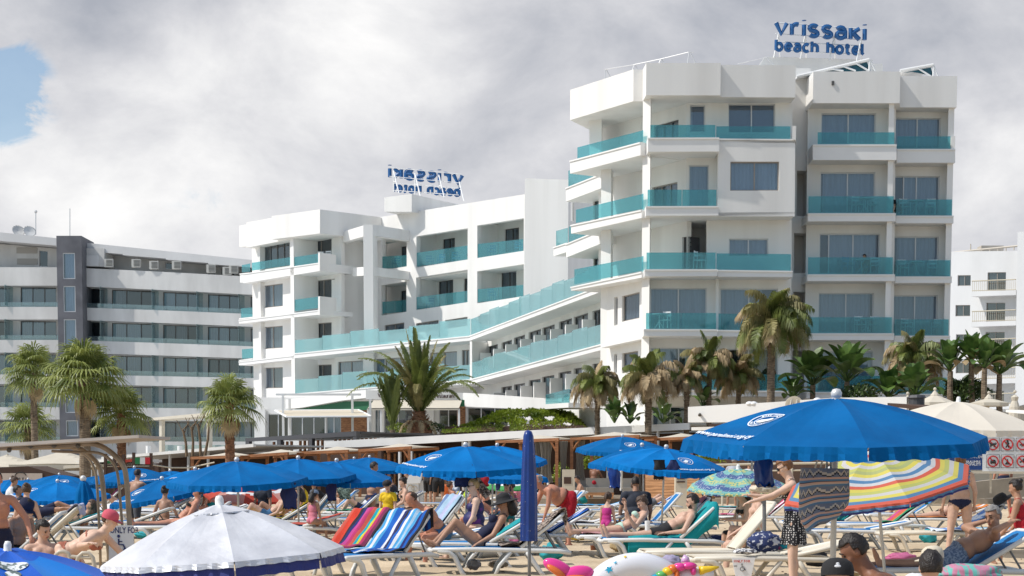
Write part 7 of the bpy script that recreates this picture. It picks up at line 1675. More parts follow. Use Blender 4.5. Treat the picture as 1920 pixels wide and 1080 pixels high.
for i, (pl, x, y_, w_) in enumerate(((LB, 584, 494, 'upper corner balcony, left one'), (LB, 594, 493, 'upper corner balcony, right one'), (LB, 590, 580, 'middle corner balcony'), (A1, 600, 655, 'long terrace at its left end'), (A1, 600, 732, 'lowest terrace at its left end'), (A1, 634, 729, 'lowest terrace, first of the pair'), (A1, 646, 728, 'lowest terrace, second of the pair'), (A1, 825, 713, 'lowest terrace by the feathery palm'), (A1, 855, 711, 'lowest terrace near the bend, left one'), (A1, 868, 710, 'lowest terrace near the bend, right one'))):
    p = pl.pt(x, y_, .9); ob = bchair(x, y_, p.y, 25*(-1)**i, 'chair_white' if i < 2 or i == 3 else 'chair_blue', '%s chair, hotel left end, %s' % ('white' if i < 2 or i == 3 else 'blue', w_)); ob.location = Vector((p.x, p.y, ob.location.z))
# ------------------------------------------------------------------ people
import numpy as np
def skinmat(n, c): return mat('skin_'+n, c, .5, .12, 6, .06, 60, col2=tuple(min(1, x*1.1) for x in c), spec=.35)
SK = {'light': skinmat('light', (.57, .36, .265)), 'pale': skinmat('pale', (.66, .44, .33)), 'tan': skinmat('tan', (.41, .225, .145)), 'red': skinmat('red', (.50, .23, .15)), 'brown': skinmat('brown', (.22, .10, .06))}
HA = {'dark': mat('hair_dark', (.018, .012, .010), .5, .3, 30, .5, 70), 'brown': mat('hair_brown', (.07, .035, .018), .5, .3, 30, .5, 70), 'blond': mat('hair_blond', (.50, .33, .14), .5, .3, 30, .5, 70), 'grey': mat('hair_grey', (.28, .27, .26), .6, .3, 30, .5, 70), 'ginger': mat('hair_auburn', (.22, .09, .03), .5, .3, 30, .5, 70)}
def cl(n, c, **k): return mat('fabric_'+n, c, .85, .12, 8, .2, 60, **k)
CLO = {'navy': cl('navy', (.008, .012, .045)), 'black': cl('black', (.012, .012, .014)), 'red': cl('red', (.40, .006, .02)), 'rust': cl('rust', (.40, .13, .08)), 'grey': cl('grey', (.10, .11, .13)), 'blue': cl('blue', (.03, .12, .25)), 'yellow': cl('yellow', (.72, .48, .01)), 'white': cl('white', (.70, .71, .74)),
       'pink': cl('pink', (.65, .20, .27)), 'magenta': cl('magenta', (.50, .03, .22)), 'mint': cl('mint', (.45, .62, .52)), 'lgrey': cl('lgrey', (.38, .40, .44)), 'teal': cl('teal', (.0, .20, .19)), 'slate': cl('slate', (.022, .028, .045)),
       'check': mat('fabric_check', (.10, .15, .24), .85, 0, 40, .1, 60, col2=(.25, .31, .40), contrast=(.45, .55)), 'redwhite': mat('fabric_redwhite', (.55, .10, .16), .85, 0, 12, .1, 60, col2=(.7, .6, .6), contrast=(.5, .56)), 'purplenavy': mat('fabric_swim', (.012, .015, .10), .6, 0, 7, .1, 60, col2=(.12, .02, .22), contrast=(.55, .65))}
def polka():
    m = bpy.data.materials.new('fabric_dots'); m.use_nodes = True; t = m.node_tree; L = t.links.new; b = t.nodes['Principled BSDF']; b.inputs['Roughness'].default_value = .8
    tc = N(t, 'ShaderNodeTexCoord'); v = N(t, 'ShaderNodeTexVoronoi'); v.inputs['Scale'].default_value = 34; v.inputs['Randomness'].default_value = .45; L(tc.outputs['Object'], v.inputs[0])
    r = N(t, 'ShaderNodeMapRange'); L(v.outputs['Distance'], r.inputs[0]); r.inputs[1].default_value = .30; r.inputs[2].default_value = .34
    mx = N(t, 'ShaderNodeMix', data_type='RGBA'); L(r.outputs[0], mx.inputs[0]); mx.inputs[6].default_value = (.62, .60, .58, 1); mx.inputs[7].default_value = (.010, .010, .013, 1); L(mx.outputs[2], b.inputs['Base Color']); return m
CLO['dots'] = polka()
M['eye'] = mat('eye', (.02, .015, .012), .15); M['lip'] = mat('lips', (.36, .10, .08), .5); M['shades'] = mat('sunglasses', (.01, .01, .012), .1)
def dirv(p, o, sd): p, o = R(p), R(o); return Vector((math.sin(p)*math.cos(o), sd*math.sin(o), -math.cos(p)*math.cos(o)))
def capsule(b, a, c, ra, rc, n=12):
    a, c = Vector(a), Vector(c); d = (c-a); L_ = d.length
    if L_ < 1e-5: b.ball(a, ra, n, 8); return
    u = d/L_; pts = [a-u*ra*.98, a-u*ra*.7, a-u*ra*.3, a, a.lerp(c, .33), a.lerp(c, .66), c, c+u*rc*.3, c+u*rc*.7, c+u*rc*.98]
    rr = [ra*.15, ra*.7, ra*.95, ra, lerp(ra, rc, .33), lerp(ra, rc, .66), rc, rc*.95, rc*.7, rc*.15]; b.tube(pts, rr, n)
def person(label, loc, heading, H=1.72, tp=0, cp=None, hp=8, hy=0, legs=((2, 4, 0), (2, 4, 0)), arms=((5, 8, 15, 6), (5, 8, 15, 6)), sex='m', w=1.0, belly=0.0, skin='light', hair=('dark', 'short'), clothes=(), vox=None, near=False, tilt=0, roll=0, face=False, extra=None, shades=False, cap=None, head_s=1.0, feet=True, name='person'):
    s = H/1.72; y = loc[1]; vox = vox or max(.011, min(.024, .011*y/22))
    cp = tp if cp is None else cp; fem = sex == 'f'
    S1 = Vector((math.sin(R(tp)), 0, math.cos(R(tp)))); S2 = Vector((math.sin(R(cp)), 0, math.cos(R(cp))))
    F1 = Vector((S1.z, 0, -S1.x)); F2 = Vector((S2.z, 0, -S2.x)); Y = Vector((0, 1, 0))
    P0 = Vector((0, 0, 0)); P1 = P0+S1*.22; NB = P1+S2*.28
    hpt = R(cp*.35+hp); HD = Vector((math.sin(hpt), 0, math.cos(hpt))); NE = NB+(S2*.4+HD*.6).normalized()*.085; HC = NE+HD*.105*head_s
    HM = Matrix.Rotation(hpt, 3, 'Y') @ Matrix.Rotation(R(hy), 3, 'Z')
    sh = .178*w if not fem else .155*w; hipw = .088
    bones = [('pelvis', P0-S1*.06, P0+S1*.08), ('belly', P0+S1*.08, P1), ('chest', P1, NB-S2*.02), ('neck', NB, NE), ('head', NE+HD*.04, HC+HD*.06)]
    b = MB(); Rt = lambda S_, F_: Matrix((F_, Y, S_)).transposed()
    b.ball(P0+S1*.0, (.108*w, .158*w, .125), 20, 12, M=Rt(S1, F1)); b.ball(P0+S1*.13+F1*(.01+belly*.5), (.098*w+belly, .138*w+belly*.5, .14), 20, 12, M=Rt(S1, F1))
    b.ball(P1+S2*.10, (.112*w, .152*w if not fem else .136*w, .175), 20, 12, M=Rt(S2, F2)); capsule(b, NB-S2*.055-Y*(sh-.02), NB-S2*.055+Y*(sh-.02), .058*w**.5, .058*w**.5)
    capsule(b, NB-S2*.05, NE+HD*.02, .066, .054)
    for k in (-1, 1):
        capsule(b, NB-S2*.06+Y*k*.1, NB+S2*.03, .05, .045)
        b.ball(P0-F1*.055-S1*.05+Y*k*.072, (.085*w, .08*w, .09), 14, 8, M=Rt(S1, F1))
        if fem: b.ball(P1+S2*.125+F2*.088+Y*k*.072, (.062, .06, .062), 14, 8, M=Rt(S2, F2))
        else: b.ball(P1+S2*.15+F2*.06+Y*k*.07, (.055, .075, .06), 12, 8, M=Rt(S2, F2))
    hands = []
    for k, ar in zip((1, -1), arms):
        if ar is None: continue
        A = NB-S2*.06+Y*k*sh; E = A+dirv(ar[0], ar[1], k)*.285; Wr = E+dirv(ar[2], ar[3], k)*.25; fd = dirv(ar[2], ar[3], k)
        capsule(b, A, E, .052*w**.7, .040*w**.5); capsule(b, E, Wr, .040*w**.5, .026); capsule(b, E, E.lerp(Wr, .45), .041, .035)
        bones += [('uarm', A, E), ('farm', E, Wr)]; sdv = fd.cross(Vector((0, 0, 1))); sdv = sdv.normalized() if sdv.length > .2 else Vector((1, 0, 0))
        pn = sdv.cross(fd).normalized(); hc = Wr+fd*.05; Mh = Matrix((fd, sdv, pn)).transposed(); b.ball(hc, (.052, .038, .018), 12, 8, M=Mh); capsule(b, Wr-fd*.02, hc, .024, .022, 8); hands.append((hc, fd, sdv, pn, k)); bones.append(('hand', Wr, hc+fd*.1))
    for k, lg in zip((1, -1), legs):
        if lg is None: continue
        Hp = P0-S1*.06+Y*k*hipw*w; K = Hp+dirv(lg[0], lg[1], k)*.42; An = K+dirv(lg[2], lg[1] if len(lg) < 4 else lg[3], k)*.41; sh_ = (An-K).normalized()
        th_ = (K-Hp).normalized(); capsule(b, Hp, K, .090*w**.8, .056*w**.4); capsule(b, Hp+th_*.05, Hp+th_*.2, .088*w**.8, .078*w**.8); capsule(b, K, An, .054*w**.4, .036)
        bk = th_ - sh_*th_.dot(sh_) if abs(lg[0]-lg[2]) > 25 else -F1; bk = (-bk if abs(lg[0]-lg[2]) <= 25 else -bk)
        back = Vector((-1, 0, 0))-sh_*Vector((-1, 0, 0)).dot(sh_); back = back.normalized() if back.length > .1 else Vector((0, 0, -1))
        b.ball(K.lerp(An, .3)+back*.018, (.045, .045, .10), 12, 8, M=Rt(sh_, back))
        bones += [('thigh', Hp, K), ('shin', K, An)]
        if feet:
            fw = Vector((1, 0, 0))-sh_*Vector((1, 0, 0)).dot(sh_); fw = fw.normalized() if fw.length > .35 else Vector((0, 0, 1)); fw = (fw+sh_*(.1 if abs(lg[2]) < 50 else .35)).normalized()
            hl = An+sh_*.03-fw*.045; capsule(b, hl, hl+fw*.12+sh_*.008, .033, .032, 10); capsule(b, hl+fw*.12+sh_*.008, hl+fw*.20+sh_*.014, .034, .020, 10); bones.append(('foot', An, hl+fw*.2))
    hs = head_s
    def hp_(x, y_, z): return HC+HM @ Vector((x*hs, y_*hs, z*hs))
    b.ball(hp_(-.008, 0, .02), (.094*hs, .074*hs, .098*hs), 20, 14, M=HM); b.ball(hp_(.022, 0, -.045), (.064*hs, .056*hs, .068*hs), 16, 12, M=HM); b.ball(hp_(.055, 0, -.092), (.026, .028, .02), 10, 8, M=HM)
    capsule(b, hp_(.082, 0, .012), hp_(.104, 0, -.028), .009, .015, 8); capsule(b, hp_(.078, .036, .028), hp_(.078, -.036, .028), .012, .012, 8); capsule(b, hp_(.05, 0, -.1), NE, .03, .05, 8)
    for k in (-1, 1): b.ball(hp_(-.005, k*.077, -.012), (.018, .010, .030), 10, 8, M=HM); b.ball(hp_(.055, k*.042, -.03), (.025, .022, .024), 8, 6, M=HM)
    capsule(b, hp_(.078, .018, -.062), hp_(.078, -.018, -.062), .011, .011, 8)
    o = b.build('tmp', SK[skin]); md = o.modifiers.new('r', 'REMESH'); md.mode = 'VOXEL'; md.voxel_size = vox; md.use_smooth_shade = True
    ms = o.modifiers.new('s', 'SMOOTH'); ms.factor = .5; ms.iterations = 3 if vox < .015 else 2
    bpy.context.view_layer.update(); me = bpy.data.meshes.new_from_object(o.evaluated_get(bpy.context.evaluated_depsgraph_get())); bpy.data.objects.remove(o)
    nv = len(me.vertices); co = np.empty(nv*3); me.vertices.foreach_get('co', co); co = co.reshape(-1, 3); no = np.empty(nv*3); me.vertices.foreach_get('normal', no); no = no.reshape(-1, 3)
    best = np.full(nv, 9.0); lab = np.zeros(nv, int); tt = np.zeros(nv)
    wgt = {'pelvis': .105, 'belly': .11, 'chest': .12, 'neck': .05, 'head': .09, 'uarm': .045, 'farm': .035, 'hand': .03, 'thigh': .075, 'shin': .045, 'foot': .03}
    for i, (nm, a, c) in enumerate(bones):
        a = np.array(a); c = np.array(c); d = c-a; t_ = np.clip(((co-a)@d)/max(1e-9, d@d), 0, 1); ds = np.linalg.norm(co-(a+t_[:, None]*d), axis=1)/wgt[nm]
        u = ds < best; best[u] = ds[u]; lab[u] = i; tt[u] = t_[u]
    names = np.array([x[0] for x in bones])[lab]
    if near or y < 42:       # fingers, joined to the hand
        fb = MB()
        for hc, fd, sdv, pn, k in hands:
            for q, (off, ln) in enumerate(((-.030, .060), (-.010, .072), (.010, .066), (.030, .052))):
                a = hc+fd*.042+sdv*off; m1 = a+fd*ln*.5-pn*.006; e = m1+(fd*.75-pn*.6)*ln*.5; fb.tube([a-fd*.02, a, m1, e], [.0085, .0088, .0078, .006], 6)
            a = hc-fd*.01+sdv*(-.03*k); fb.tube([a, a+(sdv*(-k)*.7+fd*.6)*.035, a+(sdv*(-k)*.5+fd*.9)*.06], [.011, .010, .007], 6)
        if fb.v:
            bm = bmesh.new(); bm.from_mesh(me); f0 = [bm.verts.new(v) for v in fb.v]
            for f in fb.f:
                try: bm.faces.new([f0[i] for i in f]).smooth = True
                except ValueError: pass
            bm.to_mesh(me); bm.free()
    if not me.materials: me.materials.append(SK[skin])
    else: me.materials[0] = SK[skin]
    body = bpy.data.objects.new(name, me); COL.objects.link(body); tag(body, label, 'person')
    body.location = loc; body.rotation_euler = Euler((R(roll), R(tilt), R(heading))); body.scale = (s, s, s)
    faces = [tuple(p.vertices) for p in me.polygons if max(p.vertices) < nv]
    P0n, S1n, S2n, F1n, P1n = map(np.array, (P0, S1, S2, F1, P1)); hs1 = (co-P0n)@S1n; hc2 = (co-P1n)@S2n; fr = (co-P0n)@F1n; yy = np.abs(co[:, 1])
    tor = np.isin(names, ['pelvis', 'belly', 'chest', 'neck'])
    for kind, c_ in clothes:
        if kind == 'trunks': k = (np.isin(names, ['pelvis', 'belly']) & (hs1 < .10)) | ((names == 'thigh') & (tt < .48)); inf = .014
        elif kind == 'shorts': k = (np.isin(names, ['pelvis', 'belly']) & (hs1 < .10)) | ((names == 'thigh') & (tt < .85)); inf = .018
        elif kind == 'briefs': k = ((names == 'pelvis') | (names == 'thigh') & (tt < .16)) & (hs1 < .06) & (hs1 > -.14 + yy*.65 - .0*fr); inf = .008
        elif kind == 'bikini': k = np.isin(names, ['pelvis', 'thigh']) & (hs1 < .045) & (hs1 > -.15+yy*.95) ; inf = .008
        elif kind == 'bra': k = (names == 'chest') & (((hc2 > .085) & (hc2 < .165) & (((co-P1n)@np.array(F2)) > .03)) | ((hc2 > .10) & (hc2 < .13))); inf = .008
        elif kind == 'swimsuit': k = (tor & (hc2 < .19) & (hs1 > -.15+yy*.8) & (names != 'neck')) | ((names == 'chest') & (hc2 < .30) & (np.abs(yy-.085) < .014)); inf = .008
        elif kind == 'tshirt': k = (tor & (hs1 > -.06) & (hc2 < .30)) | ((names == 'uarm') & (tt < .62)); inf = .020
        elif kind == 'tank': k = (tor & (hs1 > -.06) & (hc2 < .22)) | ((names == 'chest') & (yy < .12) & (hc2 < .28)); inf = .014
        elif kind == 'dress': k = (tor & (hc2 < .18) & (hs1 > -.10)) | ((names == 'chest') & (hc2 < .31) & (np.abs(yy-.085) < .012)); inf = .012
        elif kind == 'legs': k = np.isin(names, ['thigh', 'pelvis']) & (hs1 < .1); inf = .02
        sel = [f for f in faces if k[list(f)].all()]
        if not sel: continue
        idx = sorted({i for f in sel for i in f}); mp = {i: j for j, i in enumerate(idx)}; wob = .35*inf if inf > .012 else 0
        vs = [tuple(co[i]+no[i]*(inf+wob*1.2*noise.noise(Vector(co[i])*13))) for i in idx]; g = MB(); g.add(vs, [tuple(mp[i] for i in f) for f in sel])
        nm = {'trunks': 'swim_trunks', 'briefs': 'swim_briefs', 'bikini': 'bikini_bottom', 'bra': 'bikini_top', 'tshirt': 't_shirt', 'tank': 'tank_top', 'legs': 'trousers'}.get(kind, kind)
        g.build(nm, CLO[c_], body, smooth=True)
        if kind == 'dress':
            g = MB(); n = 48; k8 = 8; vs = []
            for i in range(k8+1):
                f = i/k8; rx, ry = lerp(.108, .165, f**.8), lerp(.148, .19, f**.8)
                for j in range(n): a = 2*math.pi*j/n; q = 1+.06*f*math.sin(a*9)+.03*f*math.sin(a*5+1); vs.append((rx*q*math.cos(a)-.01, ry*q*math.sin(a), .13-.46*f+.012*math.sin(a*7)*f))
            g.add(vs, [(i*n+j, (i+1)*n+j, (i+1)*n+(j+1) % n, i*n+(j+1) % n) for i in range(k8) for j in range(n)]); g.build('skirt', CLO[c_], body, smooth=True)
    # hair
    if hair:
        hm, st = HA[hair[0]], hair[1]; g = MB(); n, k = 36, 22; vs = []; keep = []
        for i in range(k+1):
            a = math.pi*i/k
            for j in range(n):
                q = 2*math.pi*j/n; d = Vector((math.sin(a)*math.cos(q), math.sin(a)*math.sin(q), math.cos(a))); th = 1.10 if st == 'short' else 1.2
                th += .09*noise.noise(d*3.5+Vector((y, 0, 0)))+.06*noise.noise(d*12)+.04*noise.noise(d*25)
                face_ = (d.x > .30 and d.z < .42) or (d.x > -.02 and d.z < -.12) or d.z < (-.55 if st == 'short' else -.75)
                if st == 'thin': face_ = (d.x > -.1 and d.z > -.1) or d.z < -.5 or (d.x > .2) or d.z > .75; th -= .04
                vs.append(hp_(-.008+.094*th*d.x, .076*th*d.y, .02+.100*th*d.z)); keep.append(not face_)
        g.add(vs, [(i*n+j, (i+1)*n+j, (i+1)*n+(j+1) % n, i*n+(j+1) % n) for i in range(k) for j in range(n) if all(keep[q] for q in (i*n+j, (i+1)*n+j, (i+1)*n+(j+1) % n, i*n+(j+1) % n))])
        ho = g.build('hair', hm, body, smooth=True)
        sd_ = ho.modifiers.new('thick', 'SOLIDIFY'); sd_.thickness = .012; sd_.offset = -1
        if st == 'bun': g = MB(); g.ball(hp_(-.10, 0, .085), (.045, .045, .042), 12, 8); g.build('bun', hm, ho, smooth=True)
        if st == 'pony': g = MB(); g.tube([hp_(-.09, 0, .06), hp_(-.15, 0, .03), hp_(-.16, 0, -.06), hp_(-.13, 0, -.15)], [.02, .035, .03, .01], 10); g.build('ponytail', hm, ho, smooth=True)
        if st == 'long': g = MB(); g.tube([hp_(-.05, 0, .04), hp_(-.085, 0, -.05), hp_(-.10, 0, -.15), hp_(-.10, 0, -.22)], [.07, .08, .085, .05], 14); g.build('long_hair', hm, ho, smooth=True)
    if face:
        for k in (-1, 1):
            g = MB(); g.ball(hp_(.078, k*.031, .008), (.009, .014, .007), 10, 6, M=HM); g.build('eye', M['eye'], body, smooth=True)
            g = MB(); g.tube([hp_(.088, k*.016, .03), hp_(.089, k*.034, .036), hp_(.08, k*.052, .028)], .0045, 5); g.build('eyebrow', HA['dark'], body)
        g = MB(); g.ball(hp_(.087, 0, -.062), (.006, .024, .008), 12, 6, M=HM); g.build('mouth', M['lip'], body, smooth=True)
        if face == 'beard':
            g = MB(); vs = []; n = 26
            for i in range(9):
                a = R(-72+144*i/8)
                for z_, r_ in ((-.040, .073), (-.075, .078), (-.105, .066), (-.118, .04)): vs.append(hp_(.012+r_*math.cos(a), .066*math.sin(a)*r_/.073, z_-(.018 if abs(i-4) < 2 and z_ > -.05 else 0)))
            g.add(vs, [(i*4+j, (i+1)*4+j, (i+1)*4+j+1, i*4+j+1) for i in range(8) for j in range(3)]); g.build('beard', HA['dark'], body, smooth=True)
    if shades:
        g = MB()
        for k in (-1, 1): g.ball(hp_(.092, k*.031, .010), (.010, .028, .021), 12, 8, M=HM); g.tube([hp_(.088, k*.055, .014), hp_(.0, k*.082, .014)], .004, 4)
        g.build('sunglasses', M['shades'], body, smooth=True)
    if cap:
        g = MB(); Mc = Matrix.Translation(hp_(-.008, 0, .028)) @ HM.to_4x4()
        if cap[0] == 'cap':
            g.lathe([(.104*hs, -.01), (.106*hs, .03), (.092*hs, .075), (.055*hs, .102), (0, .11)], 22, M=Mc); vs = [Mc @ Vector(((.07+.10*math.cos(R(a))**.5 if f else .095*math.cos(R(a))), (.075 if f else .085)*math.sin(R(a)), .002-.012*f)) for a in range(-80, 81, 16) for f in (0, 1)]
            g.add(vs+[v-Vector((0, 0, .006)) for v in vs], [(2*i, 2*i+1, 2*i+3, 2*i+2) for i in range(10)]+[(22+2*i, 22+2*i+2, 22+2*i+3, 22+2*i+1) for i in range(10)])
            ob = g.build('cap', cap[1], body, smooth=True)
            if len(cap) > 2: g = MB(); e = 1 if cap[2] == 'front' else -1; g.ball(Mc @ Vector((e*.098, 0, .045)), (.006, .022, .012), 10, 6, M=HM); g.ball(Mc @ Vector((e*.094, .012*0, .062)), (.005, .012, .008), 8, 6, M=HM); g.build('badge', CLO['white'], ob, smooth=True)
        else: g.lathe([(.23, -.02), (.16, .0), (.108, .01), (.105, .06), (.085, .10), (.04, .115), (0, .118)], 26, M=Mc); g.lathe([(.0, .0), (.225, -.03)], 26, M=Mc); g.build('sun_hat', cap[1], body, smooth=True)
    if extra: extra(body, hands, s)
    return body
def STZ(H): return .905*H/1.72+.0
PP = person
# seat poses
SIT = ((88, 6, 4), (84, 6, 2)); LIE = ((86, 5, 92), (84, 5, 88)); KNEES = ((128, 6, 32), (120, 7, 26))
def on_lounger(t, x, dy=0.0, dz=.13):
    Mx = Matrix.Translation(t.location) @ Matrix.Rotation(t.rotation_euler[2], 4, 'Z'); return Mx @ Vector((x, dy, t['_z']+dz))
# --- woman in the dotted dress, arm on the pole
H = 1.62; p = at(1487, 20.85, STZ(H))
PP('standing woman in a black dress with white dots reaching toward the umbrella pole', p, 176, H, 2, 6, 28, 0, ((3, 3, -2), (-3, 3, -4)), ((62, 4, 74, 2), (55, 6, 96, -6)), 'f', .95, skin='pale', hair=('ginger', 'bun'), clothes=(('dress', 'dots'),), near=True, face=True, shades=True)
b = MB(); y = 22.1; b.tube([P(1433, 900, y), P(1433, 1045, y)], .025, 8); b2 = b.build('pole', M['pole_grey']); tag(b2, 'grey umbrella pole with cream cloth tied on top held by the woman in dots', 'pole', None)
c_ = lump('tied_cloth', 'cream cloth bunched on top of the pole beside the cream lounger', 'cloth', 1433, 916, 22.05, .17, .12, .06, M['creamdark'], 12, .4)
# --- woman at the right seen from behind
H = 1.70; PP('standing sunbather in navy swim briefs seen from behind at the right', at(1800, 28.6, STZ(H)+.02), 86, H, 3, 3, 0, 0, ((-4, 7, -6), (4, 6, -3)), ((-3, 14, 14, 6), (-6, 14, 22, 2)), 'f', 1.16, .03, 'light', ('ginger', 'pony'), (('briefs', 'navy'), ('bra', 'black')), near=True)
# --- grey-haired man with arms behind his head
def arms_back(): return ((150, 42, 205, -60), (150, 42, 205, -60))
PP('grey-haired man lying on the bright blue lounger with both arms behind his head', on_lounger(LK, 1.06, 0, .13), 186, 1.78, -58, -60, 36, 30, LIE, ((128, 62, 250, -28), (128, 62, 250, -28)), 'm', 1.1, .02, 'tan', ('grey', 'short'), (('trunks', 'check'),), near=True, face=True)
# --- foreground shaded people, bottom right
PP('dark-haired man in deep shade bending his head beside the umbrella pole', at(1712, 12.2, .30), 178, 1.80, 32, 42, 18, 0, ((88, 10, 40), (88, 10, 40)), ((20, 20, 70, 10), (30, 24, 60, 16)), 'm', 1.12, .03, 'brown', ('dark', 'short'), (('trunks', 'navy'),), near=True, face=True)
PP('person in a black cap seen from behind at the bottom edge', at(1567, 10.6, .10), 80, 1.70, 6, 6, 6, 0, ((88, 10, 40), (88, 10, 40)), sex='m', skin='tan', hair=None, clothes=(('trunks', 'black'),), cap=('cap', CLO['black'], 'back'), near=True)
PP('boy with short dark hair seen from behind at the bottom edge', at(1744, 11.2, .17), 88, 1.62, 4, 4, 4, 0, ((88, 10, 40), (88, 10, 40)), sex='m', skin='light', hair=('dark', 'short'), clothes=(('trunks', 'blue'),), near=True, w=.95)
PP('person in a white shirt and pale cap reclining between the two foreground heads', at(1655, 15.5, .24), 188, 1.70, -66, -64, 30, 0, LIE, ((50, 20, 120, 0), (40, 20, 130, 0)), 'm', 1.05, .04, 'tan', ('grey', 'short'), (('tshirt', 'white'), ('shorts', 'grey')), cap=('cap', M['creamdark']), near=True)
lump('towel', 'striped pastel towel at the bottom right corner', 'towel', 1812, 1076, 15.5, .33, .2, .09, mat('pastel', (.50, .20, .30), .9, 0, 3, .2, 60, col2=(.15, .45, .40), contrast=(.46, .54), sc3=(9, 2, 2)), 21)
# --- woman in the black hat
PP('woman in a wide black sun hat lying with bent knees on the lounger', on_lounger(LA2, .66, .10, .14), 183, 1.66, -52, -44, 30, 15, ((133, 4, 40), (124, 6, 46)), ((30, 14, 62, 8), (25, 16, 50, 10)), 'f', 1.0, skin='tan', hair=('dark', 'long'), clothes=(('swimsuit', 'navy'),), near=True, shades=True, cap=('hat', CLO['black']))
# --- tattooed man and the woman beside him
PP('bearded tattooed man lying on the turquoise towel holding a drink cup', on_lounger(LC1, 1.02, 0, .13), 184, 1.80, -60, -56, 34, -8, LIE, ((32, 22, 84, -14), (26, 20, 92, -30)), 'm', 1.05, 0, 'light', ('dark', 'short'), (('trunks', 'black'),), near=True, face='beard')
b = MB(); c = P(1214, 985, 26.9); b.lathe([(0, -.08), (.035, -.08), (.045, .06), (.046, .07), (0, .075)], 14, c); tag(b.build('drink_cup', M['white'], smooth=False), 'white drink cup held by the tattooed man', 'cup')
PP('woman with a red hair tie and mint bikini lying behind the tattooed man', on_lounger(LC2, .72, 0, .13), 184, 1.64, -66, -52, 50, 12, LIE, ((40, 20, 150, 10), (70, 30, 170, -10)), 'f', .95, skin='light', hair=('brown', 'bun'), clothes=(('bra', 'mint'), ('bikini', 'mint')), near=True, face=True)
# --- seated / standing people around
PP('man in a dark t-shirt sitting with his back to the sea', at(1193, 34, .47), 92, 1.80, 8, 12, 12, 0, SIT, ((12, 14, 40, 0), (12, 14, 40, 0)), 'm', 1.22, .05, 'tan', ('dark', 'short'), (('tshirt', 'slate'), ('shorts', 'grey')))
PP('little girl in a magenta swimsuit sitting on a lounger', at(1137, 31.5, .47), 70, 1.12, 8, 12, 14, 0, SIT, sex='f', skin='light', hair=('brown', 'pony'), clothes=(('swimsuit', 'magenta'),), head_s=1.25)
H = 1.76; PP('heavy man in red shorts bending over behind the furled umbrella', at(1062, 33, .90), 198, H, 62, 78, 0, 0, ((8, 6, 2), (-2, 6, -4)), ((8, 8, 20, 0), (20, 10, 40, 0)), 'm', 1.2, .07, 'red', ('grey', 'thin'), (('shorts', 'red'),))
PP('dark-haired woman in sunglasses with a teal wrap sitting left of the furled umbrella', at(950, 37, .45), -100, 1.66, -8, -4, 10, 0, ((95, 10, 20), (95, 10, 20)), ((35, 18, 150, -12), (25, 10, 60, 0)), 'f', .98, skin='light', hair=('dark', 'long'), clothes=(('tshirt', 'redwhite'), ('legs', 'teal')), shades=True, face=True)
PP('woman in a black bikini sitting cross-legged looking at her phone', at(1404, 30, .42), 200, 1.68, 10, 16, 22, 0, ((100, 4, 20), (84, 10, 0)), ((18, 12, 88, -8), (14, 14, 92, -14)), 'f', 1.02, skin='light', hair=('dark', 'long'), clothes=(('bra', 'black'), ('bikini', 'black')))
PP('seated man whose knees show left of the raised cream lounger', at(1418, 25.4, .46), 182, 1.75, -2, 0, 5, 0, ((84, 4, 6), (80, 8, 0)), ((15, 10, 60, 0), (15, 10, 60, 0)), 'm', 1.0, skin='light', hair=('brown', 'short'), clothes=(('trunks', 'grey'),))
PP('blonde woman in a navy swimsuit sitting on the edge of a lounger in profile', at(893, 28.4, .50), 190, 1.68, 0, 6, 4, 0, ((82, 10, 20), (84, 16, 8)), ((14, 10, 34, -4), (10, 14, 30, 0)), 'f', 1.24, .06, 'pale', ('blond', 'short'), (('swimsuit', 'purplenavy'),), near=True, face=True, shades=True)
PP('fair child behind the blonde woman', at(897, 33, .55), 175, 1.30, 0, 4, 4, 0, SIT, sex='m', skin='red', hair=('blond', 'short'), clothes=(('trunks', 'blue'),), head_s=1.15)
PP('bare-chested man with bowed head sitting on a lounger', at(824, 27.2, .46), 212, 1.80, 34, 48, 34, 0, ((86, 14, 6), (84, 16, 4)), ((24, 10, 72, -18), (26, 10, 70, -20)), 'm', 1.12, .04, 'red', ('brown', 'thin'), (('trunks', 'blue'),), near=True)
H = 1.22; PP('boy in a yellow t-shirt and black cap standing behind the striped towels', at(728, 33, .64), 250, H, 0, 0, 18, 20, sex='m', skin='light', hair=('dark', 'short'), clothes=(('tshirt', 'yellow'), ('shorts', 'grey')), cap=('cap', CLO['black'], 'front'), head_s=1.22, face=True, vox=.013)
H = 1.62; PP('man in navy swim briefs standing on the phone under an umbrella', at(697, 38, STZ(H)), 10, H, 2, 2, 15, 0, ((4, 3, 0), (-4, 3, -4)), ((20, 8, 100, -5), (25, 8, 105, -8)), 'm', 1.1, .05, 'tan', ('dark', 'short'), (('briefs', 'navy'),))
PP('woman lying back with raised knees on the green towel', on_lounger(LS, .98), 184, 1.66, -50, -44, 24, 0, KNEES, sex='f', skin='light', hair=('brown', 'short'), clothes=(('tank', 'white'), ('trunks', 'navy')))
PP('small child in a pink swimsuit and patterned cap near the umbrella pole', at(586, 32.5, .50), 60, 1.15, 4, 6, 14, 0, SIT, sex='f', skin='tan', hair=('dark', 'long'), clothes=(('swimsuit', 'pink'),), cap=('cap', CLO['check']), head_s=1.22)
PP('man lying low on the sand between the loungers', at(668, 35.5, .22), 170, 1.75, -70, -60, 30, 0, LIE, sex='m', skin='red', hair=('brown', 'thin'), clothes=(('trunks', 'grey'),))
PP('dark-haired woman with a bun sitting in profile behind the slate towel', at(766, 43, .47), 190, 1.65, 8, 14, 12, 0, SIT, ((16, 8, 60, 0), (16, 8, 60, 0)), 'f', .95, skin='light', hair=('dark', 'bun'), clothes=(('bra', 'black'), ('bikini', 'black')))
